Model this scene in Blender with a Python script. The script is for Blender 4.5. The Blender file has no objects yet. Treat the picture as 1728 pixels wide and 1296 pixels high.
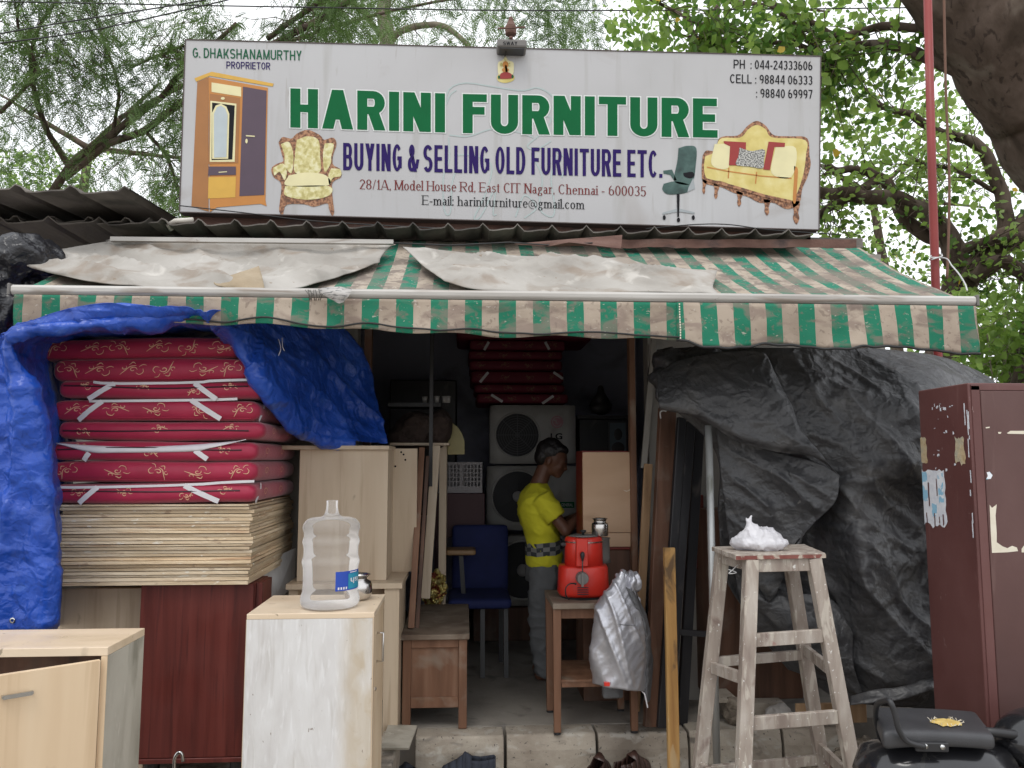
import bpy, bmesh, math, random
import numpy as np
from mathutils import Vector, Matrix, noise, Euler
random.seed(7); np.random.seed(7)
S = bpy.context.scene
# ---------------------------------------------------------------- camera
YAW, PITCH, F, CH = math.radians(3.5), math.radians(5.6), 1298.0, 1.67
cd = bpy.data.cameras.new('camera'); cam = bpy.data.objects.new('camera', cd); S.collection.objects.link(cam)
cam.location = (0, 0, CH); cam.rotation_euler = (math.pi/2 + PITCH, 0, -YAW)
cd.sensor_width = 36; cd.lens = 36*F/1728; cd.clip_start = .05; cd.clip_end = 2000
S.camera = cam
# ---------------------------------------------------------------- sky, sun, exposure
W = bpy.data.worlds.new('World'); S.world = W; W.use_nodes = True
nt = W.node_tree; nt.nodes.clear()
SUN_EL, SUN_ROT = math.radians(62), math.radians(200)
sky = nt.nodes.new('ShaderNodeTexSky'); sky.sky_type = 'NISHITA'; sky.sun_disc = False
sky.sun_elevation = SUN_EL; sky.sun_rotation = SUN_ROT
tc = nt.nodes.new('ShaderNodeTexCoord'); no = nt.nodes.new('ShaderNodeTexNoise')
no.inputs['Scale'].default_value = 2.2; no.inputs['Detail'].default_value = 6
nt.links.new(tc.outputs['Generated'], no.inputs['Vector'])
cr = nt.nodes.new('ShaderNodeValToRGB'); cr.color_ramp.elements[0].position = .25; cr.color_ramp.elements[1].position = .75
cr.color_ramp.elements[0].color = (.88, .90, .93, 1); cr.color_ramp.elements[1].color = (1, 1, 1, 1)
nt.links.new(no.outputs['Fac'], cr.inputs['Fac'])
mu = nt.nodes.new('ShaderNodeMix'); mu.data_type = 'RGBA'; mu.blend_type = 'MULTIPLY'; mu.inputs[0].default_value = 1
mu.inputs[7].default_value = (17.5, 17.7, 18, 1); nt.links.new(cr.outputs['Color'], mu.inputs[6])
mx = nt.nodes.new('ShaderNodeMix'); mx.data_type = 'RGBA'; mx.inputs[0].default_value = .9
nt.links.new(sky.outputs[0], mx.inputs[6]); nt.links.new(mu.outputs[2], mx.inputs[7])
bg = nt.nodes.new('ShaderNodeBackground'); bg.inputs[1].default_value = .085
wo = nt.nodes.new('ShaderNodeOutputWorld')
nt.links.new(mx.outputs[2], bg.inputs[0]); nt.links.new(bg.outputs[0], wo.inputs[0])
sl = bpy.data.lights.new('sun', 'SUN'); sl.energy = 1.0; sl.angle = math.radians(25); sl.color = (1, .97, .92)
so = bpy.data.objects.new('sun', sl); S.collection.objects.link(so)
so.rotation_euler = (math.radians(90)-SUN_EL, 0, math.radians(-20))
so.location = (0, -5, 12)
S.view_settings.view_transform = 'Standard'; S.view_settings.look = 'None'
S.view_settings.exposure = 0.12; S.view_settings.gamma = 1
S.render.engine = 'CYCLES'
# ---------------------------------------------------------------- helpers
cy, sy, cp, sp = math.cos(YAW), math.sin(YAW), math.cos(PITCH), math.sin(PITCH)
FW = Vector((sy*cp, cy*cp, sp)); RT = Vector((cy, -sy, 0)); UPV = Vector((-sy*sp, -cy*sp, cp))
def ray(u, v): return FW + RT*((u-864)/F) + UPV*((648-v)/F)
def P(u, v, Y):                      # photo position + real depth -> point in the world
    r = ray(u, v); t = Y/r.y; return Vector((r.x*t, Y, CH + r.z*t))
def PZ(u, v, Z):
    r = ray(u, v); t = (Z-CH)/r.z; return Vector((r.x*t, r.y*t, Z))
def PX(u, Y): return P(u, 775, Y).x
def ZV(v, Y, u=864): return P(u, v, Y).z
ORG = {}
def ns(x, y=0, z=0): return noise.noise(Vector((x, y, z)))
def fbm(x, y, z, o=4):
    a, s = 0, 1
    for i in range(o): a += s*noise.noise(Vector((x, y, z))); x *= 2.03; y *= 2.03; z *= 2.03; s *= .5
    return a
def props(o, label=None, cat=None, group=None, kind=None):
    if label: o['label'] = label
    if cat: o['category'] = cat
    if group: o['group'] = group
    if kind: o['kind'] = kind
def T(name, label, cat, loc, group=None):
    o = bpy.data.objects.new(name, None); S.collection.objects.link(o); o.location = loc
    o.empty_display_size = .1; props(o, label, cat, group); ORG[o.name] = Vector(loc); return o
class MB:
    def __init__(s): s.v = []; s.f = []; s.m = []; s.cur = 0
    def add(s, vs, fs):
        b = len(s.v); s.v += [Vector(x) for x in vs]
        for f in fs: s.f.append([i+b for i in f]); s.m.append(s.cur)
    def box(s, a, b, jit=0):
        x0, y0, z0 = [min(a[i], b[i]) for i in range(3)]; x1, y1, z1 = [max(a[i], b[i]) for i in range(3)]
        vs = [(x0,y0,z0),(x1,y0,z0),(x1,y1,z0),(x0,y1,z0),(x0,y0,z1),(x1,y0,z1),(x1,y1,z1),(x0,y1,z1)]
        if jit: vs = [tuple(c+random.uniform(-jit, jit) for c in p) for p in vs]
        s.add(vs, [(0,3,2,1),(4,5,6,7),(0,1,5,4),(1,2,6,5),(2,3,7,6),(3,0,4,7)]); return s
    def hexa(s, vs): s.add(vs, [(0,3,2,1),(4,5,6,7),(0,1,5,4),(1,2,6,5),(2,3,7,6),(3,0,4,7)]); return s
    def bar(s, a, b, w, h, up=(0,0,1), taper=1):  # rectangular bar from a to b
        a, b = Vector(a), Vector(b); d = (b-a).normalized(); up = Vector(up)
        x = d.cross(up); x = x.normalized() if x.length > 1e-4 else Vector((1,0,0)); y = x.cross(d).normalized()
        vs = []
        for p, k in ((a, 1), (b, taper)):
            for i, j in ((-1,-1),(1,-1),(1,1),(-1,1)): vs.append(p + x*(i*w/2*k) + y*(j*h/2*k))
        s.hexa(vs); return s
    def tube(s, pts, rad, n=8, cap=True):
        pts = [Vector(p) for p in pts]; k = len(pts)
        if not hasattr(rad, '__len__'): rad = [rad]*k
        prev = None; b = len(s.v); vs = []; fs = []
        for i, p in enumerate(pts):
            d = (pts[min(i+1, k-1)]-pts[max(i-1, 0)]).normalized()
            if prev is None:
                x = d.orthogonal().normalized()
            else:
                x = (prev - d*prev.dot(d)); x = x.normalized() if x.length > 1e-6 else d.orthogonal().normalized()
            prev = x; y = d.cross(x)
            for j in range(n):
                a = 2*math.pi*j/n; vs.append(p + (x*math.cos(a)+y*math.sin(a))*rad[i])
        for i in range(k-1):
            for j in range(n):
                fs.append((i*n+j, i*n+(j+1)%n, (i+1)*n+(j+1)%n, (i+1)*n+j))
        if cap: fs.append(tuple(range(n-1, -1, -1))); fs.append(tuple((k-1)*n+j for j in range(n)))
        s.add(vs, fs); return s
    def lathe(s, prof, c, n=24, axis='z', sx=1, sy=1, cap=True):
        vs = []; fs = []; c = Vector(c)
        for r, h in prof:
            for j in range(n):
                a = 2*math.pi*j/n; x, y = r*math.cos(a)*sx, r*math.sin(a)*sy
                if axis == 'z': vs.append(c+Vector((x, y, h)))
                elif axis == 'y': vs.append(c+Vector((x, h, y)))
                else: vs.append(c+Vector((h, x, y)))
        for i in range(len(prof)-1):
            for j in range(n): fs.append((i*n+j, i*n+(j+1)%n, (i+1)*n+(j+1)%n, (i+1)*n+j))
        if cap: fs.append(tuple(range(n-1, -1, -1))); fs.append(tuple((len(prof)-1)*n+j for j in range(n)))
        s.add(vs, fs); return s
    def loft(s, rings, cap=True):
        n = len(rings[0]); vs = [p for r in rings for p in r]; fs = []
        for i in range(len(rings)-1):
            for j in range(n): fs.append((i*n+j, i*n+(j+1)%n, (i+1)*n+(j+1)%n, (i+1)*n+j))
        if cap: fs.append(tuple(range(n-1, -1, -1))); fs.append(tuple((len(rings)-1)*n+j for j in range(n)))
        s.add(vs, fs); return s
    def grid(s, nu, nv, fn):
        vs = [fn(i/(nu-1), j/(nv-1)) for j in range(nv) for i in range(nu)]
        fs = [(j*nu+i, j*nu+i+1, (j+1)*nu+i+1, (j+1)*nu+i) for j in range(nv-1) for i in range(nu-1)]
        s.add(vs, fs); return s
    def ell(s, c, r, n=16, m=10, rot=None):
        c = Vector(c); vs = []; fs = []
        R = Euler(rot).to_matrix() if rot else Matrix.Identity(3)
        if not hasattr(r, '__len__'): r = (r, r, r)
        for i in range(1, m):
            t = math.pi*i/m
            for j in range(n):
                a = 2*math.pi*j/n
                vs.append(c+R@Vector((r[0]*math.sin(t)*math.cos(a), r[1]*math.sin(t)*math.sin(a), r[2]*math.cos(t))))
        vs.append(c+R@Vector((0,0,r[2]))); vs.append(c+R@Vector((0,0,-r[2])))
        for i in range(m-2):
            for j in range(n): fs.append((i*n+j, (i+1)*n+j, (i+1)*n+(j+1)%n, i*n+(j+1)%n))
        t, b = len(vs)-2, len(vs)-1
        for j in range(n): fs.append((t, j, (j+1)%n)); fs.append((b, (m-2)*n+(j+1)%n, (m-2)*n+j))
        s.add(vs, fs); return s
    def cap_(s, a, b, r0, r1, n=12):   # tapered capsule
        a, b = Vector(a), Vector(b); d = (b-a).normalized(); pts = []; rs = []
        for t in (-1, -.8, -.45, 0): pts.append(a+d*r0*t); rs.append(r0*math.sqrt(max(0.0004, 1-t*t)))
        for t in (0, .45, .8, 1): pts.append(b+d*r1*t); rs.append(r1*math.sqrt(max(0.0004, 1-t*t)))
        s.tube(pts, rs, n); return s
    def strip(s, pts, w, nrm, th=.0008):     # flat tape along pts
        pts = [Vector(p) for p in pts]; nrm = Vector(nrm).normalized(); k = len(pts); vs = []
        for i, p in enumerate(pts):
            d = (pts[min(i+1,k-1)]-pts[max(i-1,0)]).normalized(); x = d.cross(nrm).normalized()
            ww = w[i] if hasattr(w, '__len__') else w
            vs += [p-x*ww/2+nrm*th, p+x*ww/2+nrm*th, p+x*ww/2, p-x*ww/2]
        fs = []
        for i in range(k-1):
            a, b = i*4, i*4+4
            for j in range(4): fs.append((a+j, a+(j+1)%4, b+(j+1)%4, b+j))
        fs += [(3,2,1,0), tuple((k-1)*4+j for j in range(4))]
        s.add(vs, fs); return s
    def poly(s, pts, off):                    # extruded polygon: pts 3d, off = thickness vector
        pts = [Vector(p) for p in pts]; off = Vector(off); n = len(pts)
        s.add(pts+[p+off for p in pts], [tuple(range(n)), tuple(range(2*n-1, n-1, -1))] + [(i, i+n, (i+1)%n+n, (i+1)%n) for i in range(n)]); return s
    def build(s, name, mats, parent=None, smooth=False, bev=0, label=None, cat=None, group=None, kind=None, origin=None, solid=0, seg=1, mods=None):
        if parent is not None: o0 = ORG[parent.name]
        elif origin is not None: o0 = Vector(origin)
        else:
            xs = [p.x for p in s.v]; ys = [p.y for p in s.v]; zs = [p.z for p in s.v]
            o0 = Vector(((min(xs)+max(xs))/2, (min(ys)+max(ys))/2, min(zs)))
        me = bpy.data.meshes.new(name); me.from_pydata([p-o0 for p in s.v], [], s.f)
        if not isinstance(mats, (list, tuple)): mats = [mats]
        for m in mats: me.materials.append(m)
        if len(mats) > 1: me.polygons.foreach_set('material_index', s.m)
        fixn(me)
        if smooth: me.polygons.foreach_set('use_smooth', [True]*len(me.polygons))
        o = bpy.data.objects.new(name, me); S.collection.objects.link(o)
        if parent is not None: o.parent = parent
        else: o.location = o0
        ORG[o.name] = o0
        if solid:
            q = o.modifiers.new('s', 'SOLIDIFY'); q.thickness = solid; q.offset = 0
        if bev:
            q = o.modifiers.new('b', 'BEVEL'); q.width = bev; q.segments = seg; q.limit_method = 'ANGLE'; q.angle_limit = .6
        props(o, label, cat, group, kind); return o
def fixn(me):
    bm = bmesh.new(); bm.from_mesh(me); bmesh.ops.recalc_face_normals(bm, faces=bm.faces); bm.to_mesh(me); bm.free(); me.update()
def fused(mb, vox=.01, sm=6, disp=None):      # closed overlapping shapes -> one continuous smooth skin
    me = bpy.data.meshes.new('tmp'); me.from_pydata(mb.v, [], mb.f); fixn(me)
    o = bpy.data.objects.new('tmp', me); S.collection.objects.link(o)
    r = o.modifiers.new('r', 'REMESH'); r.mode = 'VOXEL'; r.voxel_size = vox
    q = o.modifiers.new('q', 'SMOOTH'); q.iterations = sm; q.factor = .6
    dg = bpy.context.evaluated_depsgraph_get(); dg.update()
    m2 = bpy.data.meshes.new_from_object(o.evaluated_get(dg))
    out = MB(); vs = [v.co.copy() for v in m2.vertices]
    if disp: nm = [v.normal.copy() for v in m2.vertices]; vs = [p + n*disp(p) for p, n in zip(vs, nm)]
    out.v = vs; out.f = [list(p.vertices) for p in m2.polygons]; out.m = [0]*len(out.f)
    bpy.data.objects.remove(o); bpy.data.meshes.remove(m2); bpy.data.meshes.remove(me)
    return out
def cm(p0, p1, p2, p3, t):
    return .5*((2*p1)+(p2-p0)*t+(2*p0-5*p1+4*p2-p3)*t*t+(3*p1-p0-3*p2+p3)*t**3)
def csamp(pts, t):
    k = len(pts)-1; x = min(max(t, 0), 1)*k; i = min(int(x), k-1); f = x-i
    g = lambda j: pts[j] if 0 <= j <= k else (2*pts[0]-pts[1] if j < 0 else 2*pts[k]-pts[k-1])
    return cm(g(i-1), g(i), g(i+1), g(i+2), f)
def smooth(pts, n): pts = [Vector(p) for p in pts]; return [csamp(pts, i/(n-1)) for i in range(n)]
def cloth(rows, nu, nv, disp=None, pix=True):   # control rows of (u,v,Y) or world points -> fine sheet
    g = [[P(*c) if pix else Vector(c) for c in r] for r in rows]
    A = np.array([[csamp(r, i/(nu-1))[:] for i in range(nu)] for r in g])        # R x nu x 3
    B = np.array([[csamp([Vector(A[r, i]) for r in range(len(g))], j/(nv-1))[:] for i in range(nu)] for j in range(nv)])
    du = np.gradient(B, axis=1); dv = np.gradient(B, axis=0); N = np.cross(du, dv)
    N /= (np.linalg.norm(N, axis=2, keepdims=True)+1e-9)
    flip = np.sign(-N[:, :, 1:2]); flip[flip == 0] = 1; N *= flip
    m = MB()
    def fn(s, t):
        i, j = round(s*(nu-1)), round(t*(nv-1)); p = Vector(B[j, i])
        if disp: p = p + Vector(N[j, i])*disp(s, t, p)
        return p
    m.grid(nu, nv, fn); return m
def rbox(a, b, r, n=(20, 8, 8), warp=None):     # rounded box, evenly subdivided
    a, b = Vector(a), Vector(b); c = (a+b)/2; h = (b-a)/2; m = MB(); 
    bm = bmesh.new(); bmesh.ops.create_cube(bm, size=2)
    for ax in range(3):
        es = [e for e in bm.edges if abs(abs((e.verts[0].co-e.verts[1].co).normalized()[ax])-1) < 1e-3]
        bmesh.ops.subdivide_edges(bm, edges=es, cuts=n[ax]-1, use_grid_fill=True)
    bm.verts.index_update()
    for v in bm.verts:
        # concentrate rows near the rounding
        p = Vector([h[i]*math.copysign(1-(1-abs(v.co[i]))**1.35, v.co[i]) for i in range(3)])
        q = Vector([max(-(h[i]-r), min(h[i]-r, p[i])) for i in range(3)]); d = p-q
        if d.length > 1e-7: p = q + d.normalized()*r
        p = p + c; m.v.append(warp(p) if warp else p)
    for f in bm.faces: m.f.append([v.index for v in f.verts]); m.m.append(0)
    bm.free(); return m
def copyt(root, loc=None, rotz=None, label=None):
    r = root.copy(); S.collection.objects.link(r)
    if loc is not None: r.location = loc
    if rotz is not None: r.rotation_euler.z = rotz
    if label: r['label'] = label
    for ch in [o for o in bpy.data.objects if o.parent == root]:
        c = ch.copy(); S.collection.objects.link(c); c.parent = r
        for g in [o for o in bpy.data.objects if o.parent == ch]:
            d = g.copy(); S.collection.objects.link(d); d.parent = c
    return r
# ---------------------------------------------------------------- materials
MATS = {}
def mat(name, cols, sc=(5,5,5), rough=.6, bump=.1, bsc=60, spots=(), metal=0, det=6, lo=.3, hi=.7, rnd=True, crumple=0, crs=12, spec=.5, coat=0, sheen=0, rvar=0, vor=0, vcell=14, stripes=None, alpha=1, trl=0, huevar=0):
    m = bpy.data.materials.new(name); m.use_nodes = True; t = m.node_tree; N = t.nodes; L = t.links
    b = N['Principled BSDF']; MATS[name] = m
    b.inputs['Metallic'].default_value = metal; b.inputs['Roughness'].default_value = rough
    b.inputs['Specular IOR Level'].default_value = spec; b.inputs['Coat Weight'].default_value = coat; b.inputs['Sheen Weight'].default_value = sheen
    tcn = N.new('ShaderNodeTexCoord'); oi = N.new('ShaderNodeObjectInfo')
    vm = N.new('ShaderNodeVectorMath'); vm.operation = 'MULTIPLY_ADD'
    vm.inputs[1].default_value = (1, 1, 1)
    cx = N.new('ShaderNodeCombineXYZ')
    if rnd:
        mm = N.new('ShaderNodeMath'); mm.operation = 'MULTIPLY'; mm.inputs[1].default_value = 37.7
        L.new(oi.outputs['Random'], mm.inputs[0])
        for k in range(3): L.new(mm.outputs[0], cx.inputs[k])
    L.new(tcn.outputs['Object'], vm.inputs[0]); L.new(cx.outputs[0], vm.inputs[2])
    co = vm.outputs[0]
    def nz(scale, d=det, dist=0):
        mp = N.new('ShaderNodeMapping'); mp.inputs['Scale'].default_value = scale if hasattr(scale, '__len__') else (scale,)*3
        L.new(co, mp.inputs[0]); n = N.new('ShaderNodeTexNoise'); n.inputs['Scale'].default_value = 1; n.inputs['Detail'].default_value = d
        n.inputs['Distortion'].default_value = dist; L.new(mp.outputs[0], n.inputs[0]); return n.outputs['Fac']
    n0 = nz(sc, det, .3); r = N.new('ShaderNodeValToRGB'); e = r.color_ramp.elements
    while len(e) < len(cols): e.new(.5)
    for i, c in enumerate(cols):
        e[i].position = lo + (hi-lo)*i/max(1, len(cols)-1); e[i].color = (*c, 1)
    L.new(n0, r.inputs[0]); col = r.outputs[0]
    if stripes:   # (period, offset, colour, axis)
        per, off, c2 = stripes
        se = N.new('ShaderNodeSeparateXYZ'); L.new(tcn.outputs['Object'], se.inputs[0])
        wv = N.new('ShaderNodeTexNoise'); wv.inputs['Scale'].default_value = 9; L.new(tcn.outputs['Object'], wv.inputs[0])
        w2 = N.new('ShaderNodeMath'); w2.operation = 'MULTIPLY_ADD'; w2.inputs[1].default_value = .006; L.new(wv.outputs[0], w2.inputs[0]); L.new(se.outputs[0], w2.inputs[2])
        a = N.new('ShaderNodeMath'); a.operation = 'ADD'; a.inputs[1].default_value = off; L.new(w2.outputs[0], a.inputs[0])
        dv = N.new('ShaderNodeMath'); dv.operation = 'DIVIDE'; dv.inputs[1].default_value = per; L.new(a.outputs[0], dv.inputs[0])
        fr = N.new('ShaderNodeMath'); fr.operation = 'FRACT'; L.new(dv.outputs[0], fr.inputs[0])
        lt = N.new('ShaderNodeMath'); lt.operation = 'LESS_THAN'; lt.inputs[1].default_value = .5; L.new(fr.outputs[0], lt.inputs[0])
        q = N.new('ShaderNodeMix'); q.data_type = 'RGBA'; L.new(lt.outputs[0], q.inputs[0]); L.new(col, q.inputs[6]); q.inputs[7].default_value = (*c2, 1); col = q.outputs[2]
    for s_ in spots:   # (colour, scale, threshold, softness, strength)
        c, s3, th, so_ = s_[:4]; st = s_[4] if len(s_) > 4 else 1
        n = nz(s3, 7, .5); mr = N.new('ShaderNodeMapRange'); mr.inputs[1].default_value = th; mr.inputs[2].default_value = th+so_
        mr.inputs[4].default_value = st; L.new(n, mr.inputs[0])
        fac = mr.outputs[0]
        if len(s_) > 5:      # a stain that belongs to one end of the thing
            g1, g2 = s_[5]; se2 = N.new('ShaderNodeSeparateXYZ'); L.new(tcn.outputs['Object'], se2.inputs[0]); m2 = N.new('ShaderNodeMapRange'); m2.inputs[1].default_value = g1; m2.inputs[2].default_value = g2
            L.new(se2.outputs[0], m2.inputs[0]); m3 = N.new('ShaderNodeMath'); m3.operation = 'MULTIPLY'; L.new(fac, m3.inputs[0]); L.new(m2.outputs[0], m3.inputs[1]); fac = m3.outputs[0]
        q = N.new('ShaderNodeMix'); q.data_type = 'RGBA'; L.new(fac, q.inputs[0]); L.new(col, q.inputs[6]); q.inputs[7].default_value = (*c, 1); col = q.outputs[2]
    if vor or huevar:
        hs = N.new('ShaderNodeHueSaturation'); L.new(col, hs.inputs['Color']); 
        mr = N.new('ShaderNodeMapRange'); L.new(oi.outputs['Random'], mr.inputs[0]); k = huevar or .12
        mr.inputs[3].default_value = 1-k; mr.inputs[4].default_value = 1+k; L.new(mr.outputs[0], hs.inputs['Value']); col = hs.outputs[0]
    L.new(col, b.inputs['Base Color'])
    if rvar:
        mr = N.new('ShaderNodeMapRange'); L.new(nz(7), mr.inputs[0]); mr.inputs[1].default_value = .3; mr.inputs[2].default_value = .7
        mr.inputs[3].default_value = max(.02, rough-rvar); mr.inputs[4].default_value = min(1, rough+rvar); L.new(mr.outputs[0], b.inputs['Roughness'])
    nrm = None
    if crumple:
        for kk, (sc_, st_) in enumerate(((crs*.33, .8), (crs*1.0, .7), (crs*2.4, .6))):
            vn = N.new('ShaderNodeTexVoronoi'); vn.feature = 'SMOOTH_F1'; vn.inputs['Smoothness'].default_value = .55; vn.inputs['Scale'].default_value = sc_
            dn = N.new('ShaderNodeTexNoise'); dn.inputs['Scale'].default_value = sc_*.45; dn.inputs['Detail'].default_value = 4; L.new(co, dn.inputs[0])
            ad = N.new('ShaderNodeVectorMath'); ad.operation = 'MULTIPLY_ADD'; ad.inputs[1].default_value = (2.4/sc_,)*3
            L.new(dn.outputs['Color'], ad.inputs[0]); L.new(co, ad.inputs[2]); L.new(ad.outputs[0], vn.inputs['Vector'])
            sb1 = N.new('ShaderNodeVectorMath'); sb1.operation = 'SUBTRACT'; L.new(ad.outputs[0], sb1.inputs[0]); L.new(vn.outputs['Position'], sb1.inputs[1])
            sb2 = N.new('ShaderNodeVectorMath'); sb2.operation = 'SUBTRACT'; L.new(vn.outputs['Color'], sb2.inputs[0]); sb2.inputs[1].default_value = (.5,.5,.5)
            dt = N.new('ShaderNodeVectorMath'); dt.operation = 'DOT_PRODUCT'; L.new(sb1.outputs[0], dt.inputs[0]); L.new(sb2.outputs[0], dt.inputs[1])
            bp = N.new('ShaderNodeBump'); bp.inputs['Strength'].default_value = min(1, crumple*st_); bp.inputs['Distance'].default_value = .8; L.new(dt.outputs['Value'], bp.inputs['Height'])
            if nrm: L.new(nrm, bp.inputs['Normal'])
            nrm = bp.outputs[0]
    if bump:
        bp = N.new('ShaderNodeBump'); bp.inputs['Strength'].default_value = bump; bp.inputs['Distance'].default_value = .01
        L.new(nz(bsc if hasattr(bsc, '__len__') else (bsc,)*3), bp.inputs['Height'])
        if nrm: L.new(nrm, bp.inputs['Normal'])
        nrm = bp.outputs[0]
    if nrm: L.new(nrm, b.inputs['Normal'])
    if trl:
        tr = N.new('ShaderNodeBsdfTranslucent'); ms = N.new('ShaderNodeMixShader'); ms.inputs[0].default_value = trl
        L.new(col, tr.inputs[0]); L.new(b.outputs[0], ms.inputs[1]); L.new(tr.outputs[0], ms.inputs[2]); L.new(ms.outputs[0], N['Material Output'].inputs[0])
    if alpha < 1:      # thin clear wall: see-through with a glossy film
        tr = N.new('ShaderNodeBsdfTransparent'); ms = N.new('ShaderNodeMixShader'); fz = N.new('ShaderNodeFresnel'); fz.inputs[0].default_value = 1.5
        ma = N.new('ShaderNodeMath'); ma.operation = 'MAXIMUM'; ma.inputs[1].default_value = alpha; L.new(fz.outputs[0], ma.inputs[0])
        L.new(ma.outputs[0], ms.inputs[0]); L.new(tr.outputs[0], ms.inputs[1]); L.new(b.outputs[0], ms.inputs[2]); L.new(ms.outputs[0], N['Material Output'].inputs[0])
    return m
def flat(name, c, rough=.55, **k): return mat(name, [tuple(x*.93 for x in c), tuple(min(1, x*1.05) for x in c)], (9,9,9), rough, k.pop('bump', .03), k.pop('bsc', 90), **k)
m_conc = mat('concrete', [(.22,.18,.14),(.34,.295,.24),(.43,.38,.31)], (4,4,6), .9, .5, 45, [((.45,.42,.37),(9,9,14),.56,.1,.7),((.09,.08,.07),(5,5,16),.60,.12,.75),((.07,.06,.055),60,.64,.04,.8)], huevar=.1)
m_ground = mat('street_dirt', [(.19,.165,.135),(.28,.25,.21),(.33,.30,.26)], (1.5,1.5,1.5), .95, .6, 40, [((.10,.09,.08),(6,6,6),.58,.1)])
m_floor = mat('cement_floor', [(.17,.15,.13),(.25,.225,.195),(.32,.29,.25)], (2.5,2.5,2.5), .85, .3, 40, [((.09,.08,.075),(5,5,5),.55,.15,.7)])
m_wall = mat('plaster_wall', [(.36,.37,.46),(.44,.46,.56)], (2,2,2), .9, .2, 30, [((.08,.08,.09),(2,2,2),.55,.2,.8)])
m_facade = mat('old_facade', [(.25,.235,.21),(.36,.34,.31)], (3,3,2), .9, .3, 30, [((.12,.11,.10),(6,6,2),.55,.2,.8)])
m_lam = mat('beech_laminate', [(.47,.36,.25),(.53,.42,.30),(.58,.47,.345)], (9,9,1.0), .42, .04, (80,80,6), [((.36,.26,.17),(26,26,1.4),.56,.12,.5),((.22,.17,.12),(7,7,7),.70,.06,.6)], rvar=.1)
m_lam2 = mat('birch_laminate', [(.60,.44,.28),(.66,.50,.33),(.70,.55,.38)], (7,7,.8), .45, .04, (80,80,6), [((.50,.35,.21),(22,22,1.1),.54,.12,.55),((.30,.21,.14),(5,5,5),.68,.08,.5)], rvar=.12)
m_lamtop = mat('birch_laminate_top', [(.60,.47,.32),(.68,.54,.39),(.72,.60,.45)], (1.0,8,8), .4, .05, 60, [((.40,.31,.22),(7,7,7),.62,.10,.6),((.2,.15,.1),(22,22,22),.70,.03,.7)], rvar=.15)
m_side = mat('mouldy_board', [(.28,.26,.21),(.40,.37,.31),(.47,.44,.37)], (6,6,2), .8, .2, 40, [((.17,.16,.12),(8,8,3),.54,.14,.7),((.55,.51,.44),(16,16,5),.62,.08,.6)])
m_whitewash = mat('whitewash', [(.57,.55,.535),(.63,.615,.60),(.67,.66,.65)], (16,16,5), .8, .25, (60,60,12), [((.45,.42,.385),(40,40,4),.54,.16,.45),((.76,.755,.75),(55,55,9),.56,.12,.55),((.49,.45,.40),(4,4,4),.58,.2,.5),((.42,.31,.19),(17,17,10),.47,.14,.75,(.09,.17)),((.50,.42,.31),(5,5,3),.36,.2,.7,(.07,.14)),((.22,.17,.13),(60,60,40),.72,.02,.8)])
m_whitewash2 = mat('whitewash_stained', [(.48,.42,.34),(.60,.55,.47),(.70,.66,.6)], (14,14,4), .8, .3, (60,60,12), [((.33,.23,.13),(16,16,9),.55,.10,.8),((.74,.72,.68),(34,34,7),.54,.06,.8)])
m_ply = mat('ply_edge', [(.50,.37,.23),(.64,.50,.33),(.76,.64,.47)], (2.5,2.5,22), .8, .4, (26,26,120), [((.38,.21,.12),(2.2,2.2,75),.60,.06,.7),((.33,.22,.15),(12,12,30),.64,.06,.7),((.84,.78,.66),(16,16,50),.64,.04,.8)], huevar=.24)
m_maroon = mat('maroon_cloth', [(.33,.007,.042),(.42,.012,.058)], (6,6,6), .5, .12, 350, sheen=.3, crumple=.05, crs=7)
m_maroon2 = mat('maroon_cloth_dark', [(.14,.012,.03),(.19,.018,.04)], (6,6,6), .7, .12, 200)  # darker, rougher maroon for the covers of the back stack
m_gold = flat('gold_thread', (.70,.40,.25), .5)
m_white = flat('white_tape', (.72,.70,.72), .7)
m_zip = flat('zip_cord', (.05,.012,.02), .5)
m_dred = mat('red_mahogany_laminate', [(.085,.018,.014),(.125,.026,.02),(.155,.035,.027)], (22,22,.9), .5, .05, (60,60,5), [((.06,.014,.012),(50,50,2),.55,.1,.6),((.30,.2,.18),(40,40,40),.77,.02,.5)], rvar=.1, spec=.35)
m_dwood = mat('dark_teak', [(.055,.025,.014),(.105,.048,.027),(.145,.07,.042)], (16,16,1.6), .6, .15, (60,60,8), [((.17,.13,.10),(6,6,6),.56,.15,.55)])
m_bwood = mat('brown_wood', [(.115,.052,.026),(.18,.085,.046),(.235,.125,.075)], (14,14,1.4), .65, .15, (50,50,8), [((.27,.22,.17),(6,6,5),.58,.14,.6)])
m_dusty = mat('dusty_top', [(.10,.065,.045),(.17,.125,.09),(.24,.19,.145)], (5,5,5), .8, .2, 50, [((.30,.26,.21),(9,9,9),.55,.12,.5)])
m_tan = mat('tan_plank', [(.28,.16,.08),(.38,.23,.12),(.46,.3,.17)], (20,20,1.2), .65, .15, (60,60,6), [((.14,.08,.04),(9,9,3),.58,.08,.7)])
m_yplank = mat('yellow_plank', [(.30,.15,.045),(.43,.235,.075),(.50,.31,.12)], (18,18,1.2), .75, .3, (50,50,8), [((.08,.05,.03),(9,9,4),.56,.08,.85),((.5,.38,.22),(22,22,6),.62,.06,.6)])
m_black = mat('black_lacquer', [(.012,.012,.014),(.022,.021,.024)], (9,9,2), .45, .15, (50,50,8), [((.12,.10,.09),(9,9,4),.62,.12,.5)])
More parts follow.
